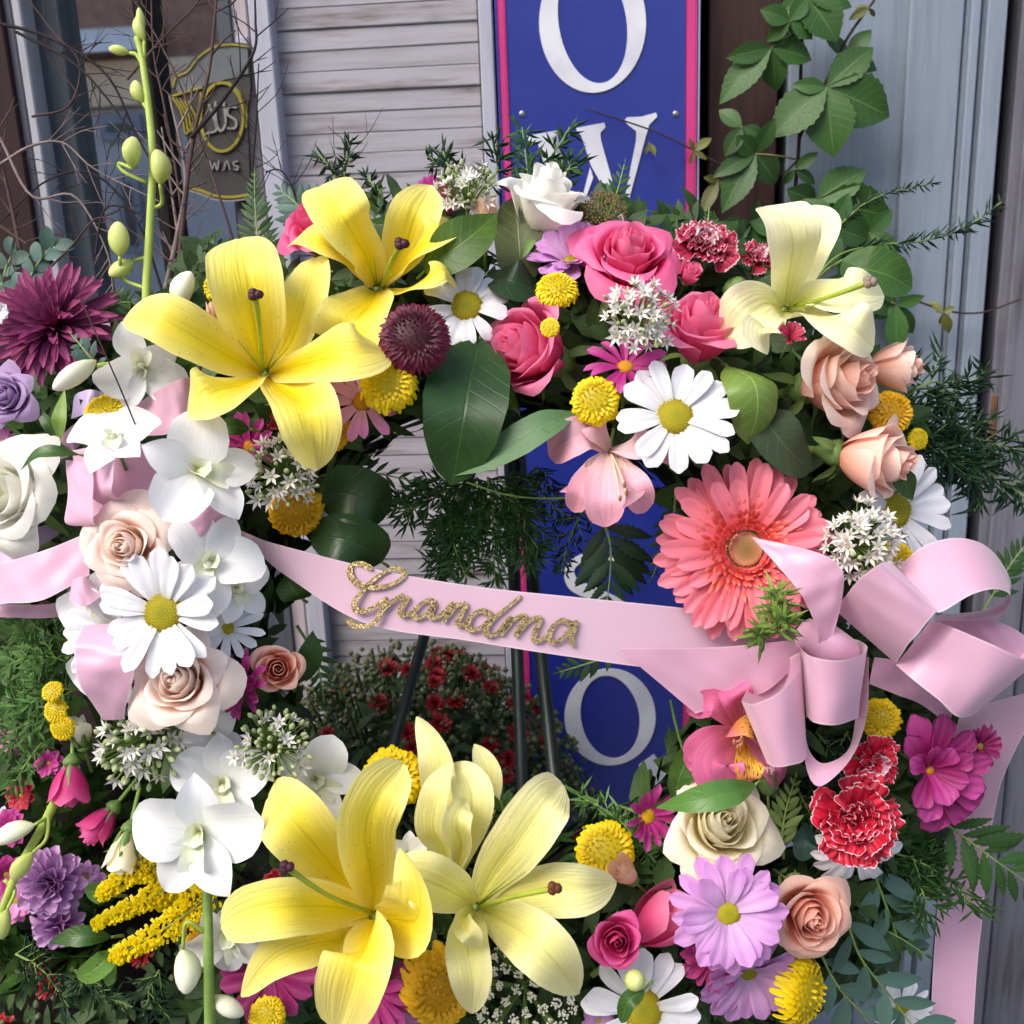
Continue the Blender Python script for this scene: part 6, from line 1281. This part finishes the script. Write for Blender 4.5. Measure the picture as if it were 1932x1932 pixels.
fern('fern frond beside the small coral rose in the ring', [(560, 1180, .0), (590, 1230, .0), (605, 1280, .0), (612, 1330, .0)], 48, 8, w=.34)
fern('grey green fern leaf over the burgundy flower', [(190, 700, .03), (175, 680, .04), (155, 655, .04), (135, 632, .03)], 40, 5, mat=G_euc, w=.5)
fern('fern frond right of the burgundy flower', [(170, 600, -.02), (205, 580, -.02), (235, 570, -.02), (262, 575, -.02)], 44, 8, w=.36)
fern('curled green leaf tuft beside the side view lily', [(960, 1560, .02), (950, 1530, .025), (940, 1500, .02), (920, 1480, .01)], 42, 6, w=.5, mat=G_mid)
fern('dark ferny leaves left of the cream rose', [(1100, 1560, .0), (1120, 1590, .0), (1150, 1620, .0)], 50, 6, w=.4)
fern('dark fern behind the gerbera at its left', [(1275, 930, .01), (1270, 980, .01), (1250, 1040, .01), (1230, 1090, .0)], 46, 7, w=.4)
# ---------------------------------------------------------------- asparagus sprigs
asp = asparagus
asp('feathery sprig before the letter at the top of the sign', [[(1010, 380, -.01), (1030, 320, -.01), (1075, 240, -.015)], [(1000, 380, -.01), (995, 320, -.01), (985, 240, -.015)], [(1020, 360, -.01), (1060, 330, -.01), (1088, 300, -.01)]], 46, 26, 1.0, seed=1, nw=2.2)
asp('feathery sprig at the top edge before the shutter', [[(900, 380, -.01), (860, 330, -.01), (800, 290, -.015)], [(880, 360, -.01), (850, 320, -.01), (835, 285, -.01)], [(920, 360, -.01), (940, 310, -.01), (930, 260, -.01)]], 40, 26, .8, seed=2, nw=2.0, mat=G_needd)
asp('thin dark sprig above the first lily pair before the shutter', [[(640, 380, -.02), (632, 330, -.02), (600, 290, -.02)], [(640, 380, -.02), (652, 320, -.02), (658, 268, -.02)], [(720, 400, -.02), (710, 360, -.02), (690, 330, -.02)]], 22, 22, .6, seed=3, nw=1.8, mat=G_needd)
asp('dense dark asparagus plume at the right edge', [[(1690, 760, .0), (1760, 720, -.005), (1800, 740, -.01), (1860, 700, -.01)], [(1690, 800, .0), (1780, 790, -.005), (1850, 830, -.01), (1950, 850, -.01)], [(1720, 860, .0), (1800, 870, -.005), (1880, 900, -.01), (1960, 960, -.01)], [(1700, 840, .0), (1770, 840, .0), (1830, 880, -.01), (1850, 960, -.01)]], 84, 32, 1.1, seed=4, mat=G_needd, nw=2.0)
asp('asparagus plume hanging into the ring above the banner', [[(900, 900, -.01), (880, 960, -.01), (850, 1030, -.015), (820, 1080, -.015)], [(920, 900, -.01), (930, 970, -.01), (930, 1030, -.015), (935, 1100, -.02)], [(880, 900, -.01), (820, 940, -.01), (770, 960, -.015), (735, 950, -.02)], [(940, 900, -.01), (985, 960, -.01), (990, 1010, -.01), (1000, 1070, -.015)], [(870, 920, -.01), (850, 980, -.01), (860, 1040, -.01), (880, 1090, -.01)]], 84, 26, 1.9, seed=5, mat=G_needle, nw=1.8)
asp('dark asparagus over the blue sign inside the ring', [[(1010, 880, -.02), (1030, 940, -.02), (1080, 980, -.02)], [(1100, 960, -.02), (1070, 1030, -.02), (1060, 1080, -.02)]], 60, 22, 1.0, seed=6, mat=G_needd, nw=1.6)
asp('light green feathery sprig at the left edge', [[(150, 1260, .0), (100, 1240, .01), (50, 1240, .01), (-10, 1270, .0)], [(140, 1300, .0), (90, 1300, .01), (40, 1320, .01), (-10, 1350, .0)], [(110, 1330, .0), (60, 1360, .01), (10, 1390, .0)], [(140, 1230, .0), (80, 1190, .0), (20, 1180, .0)]], 70, 24, 1.3, seed=7, mat=G_needl2, nw=2.2)
asp('feathery sprig at the far left below the light green one', [[(80, 1400, .0), (50, 1440, .0), (20, 1490, .0)], [(60, 1380, .0), (20, 1400, .0), (-10, 1440, .0)]], 50, 22, 1.0, seed=8, mat=G_needl2, nw=2.0)
asp('asparagus sprig over the pink tail at the lower right', [[(1640, 1600, .01), (1720, 1620, .02), (1790, 1660, .02), (1850, 1720, .02)], [(1650, 1580, .01), (1720, 1580, .01), (1760, 1600, .02)], [(1700, 1640, .01), (1740, 1680, .02), (1745, 1740, .02)]], 66, 30, 1.0, seed=9, nw=2.2)
asp('asparagus sprig right of the yellow pompon at the lower centre', [[(1170, 1620, .01), (1200, 1590, .02), (1160, 1540, .02), (1090, 1500, .01)], [(1200, 1640, .02), (1230, 1620, .02), (1240, 1660, .02)], [(1190, 1600, .01), (1230, 1580, .02), (1260, 1600, .01)]], 50, 26, 1.2, seed=10, mat=G_needl2, nw=2.0)
asp('dark asparagus between the bottom lily and hot pink rose', [[(1060, 1720, .0), (1100, 1760, .01), (1120, 1830, .01)], [(1080, 1780, .0), (1060, 1840, .01), (1080, 1900, .01)]], 50, 24, 1.2, seed=11, nw=1.8)
asp('long thin asparagus shoot pointing right below the vine', [[(1470, 640, -.01), (1560, 500, .0), (1640, 465, -.02), (1740, 455, -.03), (1820, 430, -.04), (1892, 380, -.05)]], 0, 24, 1.2, seed=12, mat=G_needd, nw=1.4)
asp('upper thin asparagus shoot pointing right below the vine', [[(1460, 630, -.01), (1540, 480, .0), (1600, 410, -.02), (1660, 370, -.03), (1758, 346, -.05)]], 0, 16, 1.0, seed=13, mat=G_needd, nw=1.3)
asp('short green sprig tuft under the gerbera', [[(1450, 1200, .11), (1470, 1180, .125), (1485, 1170, .13)], [(1450, 1205, .11), (1430, 1195, .12)], [(1460, 1200, .11), (1468, 1160, .12), (1466, 1110, .125)]], 30, 34, 1.0, seed=14, mat=plain('bright_sprig', '#6f8a3c', '#587530', scale=40), nw=2.6, br=8)
asp('dark asparagus inside the lower bow loop', [[(1540, 1380, .02), (1570, 1420, .02), (1590, 1470, .02)], [(1600, 1380, .02), (1570, 1430, .02)]], 40, 22, .8, seed=15, mat=G_needd, nw=1.4)
asp('asparagus sprig beside the pale fern at the lower right', [[(1500, 1480, .02), (1530, 1540, .03), (1560, 1600, .02)], [(1520, 1560, .02), (1560, 1620, .03), (1580, 1660, .02)]], 46, 22, 1.0, seed=16, nw=1.6)
asp('asparagus sprig at the bottom left corner under the purple pompons', [[(30, 1800, .0), (80, 1830, .01), (130, 1900, .01)], [(140, 1830, .0), (180, 1870, .0), (250, 1900, .0)], [(300, 1830, .0), (280, 1880, .0), (320, 1920, .0)]], 60, 26, .9, seed=17, nw=1.8, mat=G_needd)
asp('dark asparagus right of the large white orchid', [[(470, 1620, .0), (510, 1640, .01), (550, 1690, .01)], [(470, 1560, .0), (500, 1540, .01), (540, 1540, .0)]], 44, 22, 1.0, seed=18, nw=1.6, mat=G_needd)
# bare stems in front
for lb, path, w_, mt in (('thin dark stem crossing the white orchid at the left', [(150, 560, .08), (195, 660, .09), (230, 740, .09), (255, 800, .08)], 1.6, M_brown), ('long thin green stem leading to the pale alstroemeria', [(880, 910, .03), (950, 932, .035), (1010, 940, .04), (1075, 940, .05)], 2.2, G_stem), ('bare pale stem before the sign under the banner', [(1265, 1320, .02), (1276, 1370, .02), (1290, 1420, .02)], 3, G_cal)):
    P = [pt(q_) for q_ in path]; o = part('bare_stem', tube('bare_stem', P, w_*pxm(P[0]), 6, org=P[0]), mt, None, Matrix.Translation(P[0])); tag(o, lb, 'stem')
# ---------------------------------------------------------------- Virginia creeper on the post and boards
vr = thing('creeper_vine', 'creeper vine with five part green leaves climbing the brown post', 'vine', ow(1500, 600, .0)); vo_ = ow(1500, 600, .0)
M_vs = plain('vine_stem', '#3a2a28', '#2a1f1e', scale=50, rough=.8)
for pts, r in (([(1520, 700, .02), (1500, 420, .02), (1508, 260, .02), (1512, 100, .03), (1520, -40, .03)], .0022), ([(1508, 260, .02), (1560, 150, .03), (1600, 70, .03), (1650, 0, .03)], .0018), ([(1508, 300, .02), (1470, 330, .03), (1400, 330, .03), (1340, 300, .035), (1240, 250, .03), (1105, 205, .03)], .0012), ([(1600, 560, .03), (1700, 560, .03), (1780, 585, .03), (1850, 590, .03), (1925, 565, .03)], .0013), ([(1512, 100, .03), (1480, 50, .03), (1470, -20, .03)], .0016)):
    P = [ow(*q_) for q_ in pts]; part('vine_stem', tube('vine_stem', P, [r, r*.7], 6, org=vo_), M_vs, vr)
def creeper_leaf(cx, cy, n, leaflets, mat, stem=None):
    c = ow(cx, cy, n); r = pxm(c); s = ow(*stem) if stem else c-EN*.02
    lf = part('leaf', tube('leaf', [s, (s+c)*.5+EN*.01, c], [1.8*r, 1.4*r], 5, org=vo_), plain('petiole', '#8a7a55', '#6f6a48', rough=.6), vr)
    for tx, ty, w_ in leaflets:
        d = ow(tx, ty, n+random.uniform(-.012, .012))-c; L = d.length; d.normalize(); z = (EN+Vector((random.uniform(-.4, .4), 0, random.uniform(-.1, .5)))).normalized(); y = z.cross(d).normalized(); z = d.cross(y); M = Matrix((d, y, z)).transposed().to_4x4(); M.translation = c-vo_
        part('leaflet', petal(('creep', round(w_, 1)), L=1, W=w_, pf=[(0, .04), (.08, .3), (.25, .78), (.45, 1), (.65, .86), (.8, .55), (.9, .28), (1, .01)], ang=(10, 4, -6, -18), cup=.18, groove=.02, nx=6, ny=28, serr=.13, ns=9), mat, lf, M @ SCL(L))
GV = G_vine
for cx, cy, n, lf, mt, st in [
    (1455, 90, .04, [(1378, 108, .5), (1366, 185, .5), (1465, 165, .7), (1525, 110, .8), (1480, 40, .5)], GV, (1500, 60, .02)),
    (1560, 165, .045, [(1465, 250, .7), (1572, 283, .75), (1668, 215, .8), (1640, 95, .6), (1500, 160, .5)], GV, (1530, 200, .02)),
    (1425, 290, .045, [(1392, 260, .8), (1460, 228, .5), (1462, 340, .8), (1368, 390, .45), (1352, 330, .4)], GV, (1500, 300, .02)),
    (1520, -10, .04, [(1575, 70, .8), (1500, 70, .6), (1470, 30, .6), (1600, 10, .6)], GV, (1512, 20, .02)),
    (1540, 380, .03, [(1625, 325, .7), (1670, 405, .7), (1610, 430, .8), (1490, 360, .8), (1500, 420, .8)], GV, (1510, 400, .02)),
    (1420, 420, .03, [(1352, 450, .7), (1388, 480, .7), (1460, 470, .7), (1430, 380, .5)], GV, (1480, 400, .02)),
    (1580, 500, .03, [(1700, 490, .5), (1705, 540, .55), (1620, 470, .6), (1640, 560, .6)], GV, (1520, 480, .02)),
    (1690, 575, .035, [(1740, 560, .5), (1720, 625, .5), (1690, 660, .45), (1650, 600, .5), (1660, 540, .5)], GV, (1660, 560, .02)),
    (1780, 590, .035, [(1755, 570, .5), (1800, 580, .6), (1790, 625, .45), (1772, 610, .5)], G_vinej, None),
    (1310, 285, .04, [(1340, 262, .5), (1332, 300, .4), (1300, 262, .4), (1302, 308, .4)], G_vinej, None),
    (1355, 340, .04, [(1326, 400, .4), (1345, 380, .4), (1380, 375, .4), (1330, 335, .5)], G_vinej, None),
    (1225, 270, .035, [(1235, 292, .5), (1218, 290, .4)], G_vinej, None),
    (1640, 15, .035, [(1605, 35, .5), (1615, 15, .5), (1650, 30, .4)], G_vinej, None),
    (1500, 320, .03, [(1540, 290, .5), (1535, 345, .5), (1480, 345, .5)], GV, None),
    (1490, 40, .05, [(1440, 20, .7), (1450, 75, .6), (1530, 70, .7), (1520, 0, .7)], GV, None),
    (1600, 110, .03, [(1560, 70, .6), (1640, 60, .6), (1650, 130, .6), (1580, 150, .5)], GV, None),
    (1640, 440, .04, [(1580, 420, .7), (1600, 500, .7), (1690, 470, .6), (1680, 400, .6)], GV, None),
    (1470, 440, .04, [(1420, 420, .7), (1440, 500, .7), (1520, 480, .7), (1500, 390, .6)], GV, None),
    (1570, 430, .05, [(1520, 380, .7), (1560, 500, .7), (1630, 450, .7), (1600, 370, .6)], GV, None),
    (1620, 550, .04, [(1560, 530, .7), (1590, 610, .7), (1680, 590, .6), (1660, 520, .6)], GV, None),
    (1400, 240, .05, [(1360, 210, .6), (1370, 290, .6), (1440, 260, .6)], GV, None),
    (1370, 470, .05, [(1330, 440, .6), (1340, 520, .6), (1410, 510, .6), (1400, 440, .6)], GV, None),
]: creeper_leaf(cx, cy, n, [(cx+(u-cx)*1.12, cy+(v-cy)*1.12, q_) for u, v, q_ in lf], mt, st)

# ---------------------------------------------------------------- bare twigs at the upper left
M_tw = [plain('twig_dark', '#2a2022', '#1c1618', scale=80, rough=.8), plain('twig_brown', '#55403b', '#3c2d2b', scale=80, rough=.8), plain('twig_grey', '#8a7a76', '#6d5f5e', scale=80, rough=.8)]
def twig(pts, r0, mat, nb, seed, ll=90):
    rnd = random.Random(seed); P = [pt(q_) for q_ in pts]; c = P[0]; r = pxm(c); A = Acc(); A.add(*tubev(P, [r0*r, r0*.45*r], 6, 24, False, c)); C = [Vector(v) for v in cr(P, 30)]
    for b in range(nb):
        i = rnd.randrange(6, 28); T = (C[i+1]-C[i]).normalized(); S = T.cross(OUT).normalized()*rnd.choice((-1, 1)); L = ll*r*rnd.uniform(.4, 1.2); d = (T*rnd.uniform(.4, 1)+S*rnd.uniform(.4, .9)+OUT*rnd.uniform(-.3, .3)).normalized(); q = [C[i], C[i]+d*L*.5+S*L*rnd.uniform(-.12, .12), C[i]+d*L+T*L*rnd.uniform(-.1, .3)]; A.add(*tubev(q, [r0*.42*r, r0*.2*r], 4, 6, False, c))
        if rnd.random() < .7:
            d2 = (d+S*rnd.uniform(-.8, .8)).normalized(); A.add(*tubev([q[1], q[1]+d2*L*.4], [r0*.3*r, r0*.15*r], 4, 3, False, c))
    o = part('twig', A.mesh('twig'), mat, None, Matrix.Translation(c)); return o
TW = [
    ('thick brown twig fork beside the plaque running up to the top', [(330, 600, -.06), (345, 420, -.06), (365, 260, -.06), (395, 130, -.06), (410, -20, -.06)], 6, 1),
    ('dark twig hooking over the left edge of the shutter', [(360, 260, -.05), (420, 190, -.05), (478, 100, -.05), (482, 40, -.05), (480, -20, -.05)], 4.2, 0),
    ('grey twig rising from the orchid buds', [(300, 600, -.07), (335, 440, -.07), (350, 330, -.07), (320, 180, -.07)], 6, 2),
    ('dark twig slanting down from the top left corner', [(-20, 40, -.07), (90, 70, -.07), (200, 140, -.07), (260, 260, -.07), (330, 380, -.07)], 3.6, 0),
    ('dark twig slanting across the window glass', [(30, 60, -.06), (140, 120, -.06), (220, 210, -.06), (260, 290, -.06)], 3.2, 0),
    ('brown twig at the far left rising from the leaves', [(40, 480, -.07), (20, 380, -.07), (0, 300, -.07), (-20, 230, -.07)], 4.5, 1),
    ('thin arching twig over the left window frame', [(0, 310, -.06), (60, 275, -.06), (120, 270, -.06), (180, 320, -.06), (300, 380, -.06)], 3, 2),
    ('thin grey twig below the arching one', [(0, 260, -.06), (60, 370, -.06), (140, 370, -.06), (200, 470, -.06), (215, 560, -.06)], 3, 2),
    ('dark twig leaning left behind the orchid stem', [(310, 560, -.07), (260, 420, -.07), (180, 330, -.07), (90, 340, -.07), (0, 420, -.07)], 3, 0),
    ('thin twig curling beside the lower orchid buds', [(180, 480, -.05), (195, 400, -.05), (230, 390, -.05), (290, 420, -.05)], 2.6, 0),
    ('brown twig crossing the plaque from the right', [(470, 560, -.06), (430, 420, -.06), (390, 300, -.06), (340, 160, -.06), (290, 60, -.06), (240, -20, -.06)], 3, 1),
    ('upright brown twig left of the plaque', [(350, 560, -.08), (340, 380, -.08), (310, 200, -.08), (290, 100, -.08), (285, -20, -.08)], 3.6, 1),
    ('slanting twig from orchid stem to top right', [(240, 150, -.06), (300, 80, -.06), (360, 20, -.06), (390, -20, -.06)], 2.6, 1),
    ('thin twig along the top left frame', [(60, 220, -.07), (130, 200, -.07), (150, 120, -.07), (100, 60, -.07), (40, -20, -.07)], 2.4, 1),
    ('dark twig low in front of the window sill', [(40, 560, -.05), (130, 470, -.05), (200, 410, -.05), (330, 500, -.05), (420, 560, -.05)], 2.4, 1),
    ('twig standing right of the plaque', [(470, 420, -.06), (478, 300, -.06), (484, 220, -.06), (488, 120, -.06)], 2.8, 0),
    ('thin twig curving over the shutter edge beside the fern', [(560, 380, -.03), (545, 340, -.03), (525, 320, -.03), (500, 325, -.03)], 2.4, 0),
    ('pair of dark fork tips above the first yellow lily', [(640, 360, -.03), (650, 320, -.03), (665, 260, -.03)], 2.6, 0),
    ('brown twig bundle leg at the left of the plaque', [(370, 600, -.09), (345, 500, -.09), (322, 350, -.09), (305, 240, -.09)], 4.2, 2),
    ('reddish twig low at the far left', [(-10, 420, -.05), (20, 440, -.05), (50, 460, -.05)], 4, 1),
]
for k, (lb, pts, r0, mi) in enumerate(TW): tag(twig(pts, r0, M_tw[mi], 9 if len(pts) > 3 else 4, k), lb, 'twig', 'bare twigs')

# ---------------------------------------------------------------- potted red chrysanthemums behind the ring
R_mum = petal_mat('red_mum_petal', [(0, '#6a0a14'), (.6, '#90101c'), (1, '#a81c26')], streak=.1, trans=.15, jit=.2)
def bloom_mesh(v):
    k = ('bloom', v)
    if k in _cache: return _cache[k]
    A = Acc(); rnd = random.Random(v)
    for row, (n, L, el) in enumerate(((13, 1, 8), (11, .8, 30), (7, .5, 55))):
        for i in range(n):
            a = 2*math.pi*(i+.5*row+rnd.uniform(-.3, .3))/n; e = math.radians(el+rnd.uniform(-12, 12)); rad = Vector((math.cos(a), math.sin(a), 0)); s = Vector((-math.sin(a), math.cos(a), 0)); u = rad*math.cos(e)+Vector((0, 0, math.sin(e))); w_ = .16
            A.add([rad*.05-s*w_*.4, rad*.05+s*w_*.4, u*L*.6-s*w_+Vector((0, 0, .06)), u*L*.6, u*L*.6+s*w_+Vector((0, 0, .06)), u*L-s*w_*.5, u*L+s*w_*.5], [(0, 3, 2), (0, 1, 3), (1, 4, 3), (2, 3, 5), (3, 6, 5), (3, 4, 6)], [(.5, 0), (.5, 0), (.2, .6), (.5, .6), (.8, .6), (.4, 1), (.6, 1)])
    _cache[k] = A.mesh('bloom'); return _cache[k]
def potted_mum(label, base, h, rad, blooms, seed, budcol, nb=900, nl=1500, lift=.1, ns=160):
    rnd = random.Random(seed); rt = thing('potted_chrysanthemum', label, 'potted plant', base, 'potted red chrysanthemums')
    ph = h*.42; part('pot', lathe([(rad*.42, 0), (rad*.46, .01), (rad*.56, ph*.9), (rad*.6, ph*.9), (rad*.62, ph), (rad*.56, ph), (rad*.54, ph*.92)], 24), plain('green_pot', '#2f3d33', '#27332b', rough=.5), rt)
    Lf = Acc(); Bd = Acc(); cc = Vector((0, 0, ph+lift)); rv = h-ph-lift
    def shell(f=1.0):
        a = rnd.random()*6.283; z = rnd.random()**.7; q = math.sqrt(1-z*z); n = Vector((q*math.cos(a), q*math.sin(a), z)); return n, cc+Vector((n.x*rad, n.y*rad, n.z*rv))*f
    for i in range(nl):
        n, p = shell(rnd.uniform(.6, 1.0)); scatter_leaves(Lf, p, n, .022, rnd, Vector((0, 0, 0)))
    for i in range(ns):
        n, p = shell(rnd.uniform(.95, 1.07)); Lf.add(*tubev([Vector((p.x*.2, p.y*.2, ph)), p*.6+cc*.35, p], .0012, 3, 5, False))
    for i in range(nb):
        n, p = shell(rnd.uniform(.93, 1.05)); q = .0034*rnd.uniform(.7, 1.3); Bd.add([p+Vector(v)*q for v in ((1, 0, 0), (0, 1, 0), (-1, 0, 0), (0, -1, 0), (0, 0, 1.2), (0, 0, -1))], [(0, 1, 4), (1, 2, 4), (2, 3, 4), (3, 0, 4), (1, 0, 5), (2, 1, 5), (3, 2, 5), (0, 3, 5)])
    part('foliage', Lf.mesh('foliage'), leaf_mat('mum_leaf', '#4c6238', '#344a28', vein='#5b6a4e', rough=.6), rt, None, 'stuff')
    part('buds', Bd.mesh('buds'), budcol, rt, None, 'stuff')
    cl = [shell()[0] for _ in range(9)]
    for i in range(blooms):
        n, p = shell(1.0)
        n = (rnd.choice(cl)+n*.32).normalized() if rnd.random() < .8 else n; n.z = abs(n.z); p = cc+Vector((n.x*rad, n.y*rad, n.z*rv)); n = (n+Vector((0, -.5, .3))).normalized(); part('bloom', bloom_mesh(rnd.randrange(3)), R_mum, rt, Matrix.Translation(p) @ frame(n, rnd.random()*6, EZ).to_4x4() @ SCL(rnd.uniform(.0085, .0135)))
    return rt
Bcol = plain('mum_bud', '#66734c', '#4f4a34', scale=150, rough=.7)
pA = ow(745, 1300, .20); potted_mum('bushy pot of small dark red chrysanthemums and buds behind the easel legs', Vector((pA.x+.01, pA.y+.02, .0)), pA.z+.02, .215, 80, 1, Bcol, 2200, 3600, .10, 420)
pB = at(240, 1830, -.16); potted_mum('pot of dark red chrysanthemums in shade at the lower left corner', Vector((pB.x-.02, pB.y+.10, .0)), pB.z+.08, .27, 150, 2, Bcol, 900, 4200, .12)
# ---------------------------------------------------------------- neighbouring arrangement at the left: green mass and loose blooms
lc = at(90, 1330, -.12); A = Acc(); rnd = random.Random(12)
for i in range(2200):
    a = rnd.gauss(0, 1), rnd.gauss(0, 1), rnd.gauss(0, 1); n = Vector(a).normalized()
    if n.dot(OUT) < -.3: continue
    q = (RIGHT*n.dot(RIGHT)*.085+UP*n.dot(UP)*.22+OUT*n.dot(OUT)*.07)*rnd.uniform(.85, 1.02); scatter_leaves(A, lc+q, n, .03, rnd, lc)
o = part('left_greenery', A.mesh('left_greenery'), MATS['filler_leaf'], None, Matrix.Translation(lc)); o.name = 'arrangement_greenery'; tag(o, 'dark leaves filling the neighbouring arrangement at the left', 'greenery', None, 'stuff')
bs_o = thing('arrangement_basket', 'dark wicker basket stand carrying the left arrangement', 'basket', Vector((lc.x, lc.y+.02, 0)))
part('basket', lathe([(.07, 0), (.075, .3), (.085, .55), (.075, .68), (.07, .69)], 20), plain('wicker', '#241c15', '#17120e', scale=90, rough=.8, bump=.6), bs_o)
for k, (label, pm, x, y, d, r, ax, ay) in enumerate([
    ('magenta phlox bloom at the far left above the curved stem', P_mag, 20, 1560, .02, 42, 0, .2), ('magenta phlox bloom beside the hanging magenta bud', P_mag, 92, 1440, .0, 30, .2, .2), ('pink feathery bloom at the far left', P_pink, 18, 1395, -.01, 40, .1, .3),
    ('magenta bloom at the left edge beside the curved stem', P_mag, 12, 1650, .0, 46, .2, 0), ('red bloom low at the far left', K_red, 40, 1500, -.01, 34, 0, .2), ('white scrap of bloom at the left picture edge', P_white, -4, 590, .02, 26, .2, 0), ('small mauve bloom at the left edge under the lavender rose', P_pink, 8, 830, .02, 30, 0, 0),
    ('mauve bloom behind the cream hanging bud', P_lav, 165, 1655, .0, 40, 0, 0), ('dusky pink bloom at the left under the curved stem', P_pink, 30, 1700, -.02, 46, 0, .1), ('white bloom at the left edge by the magenta phlox', P_white, 2, 1540, .0, 24, 0, 0),
    ('magenta bloom behind the top lilies at the shutter', P_mag, 815, 362, -.02, 42, .1, .5), ('pale bloom cut by the bottom edge beside the white daisy', P_lav, 1130, 1925, .04, 40, 0, .2), ('pink bloom cut by the bottom edge beside the golden button flower', P_pink, 760, 1925, .05, 40, .2, .3),
]): daisy(put('small_bloom', label, 'flower', x, y, d, r, ax, ay, 1, k, 'loose small blooms'), pm, C_yel, n=9, rows=2, W=.5, cr_=.14, seed=k+60, cbump=30, pf='round')
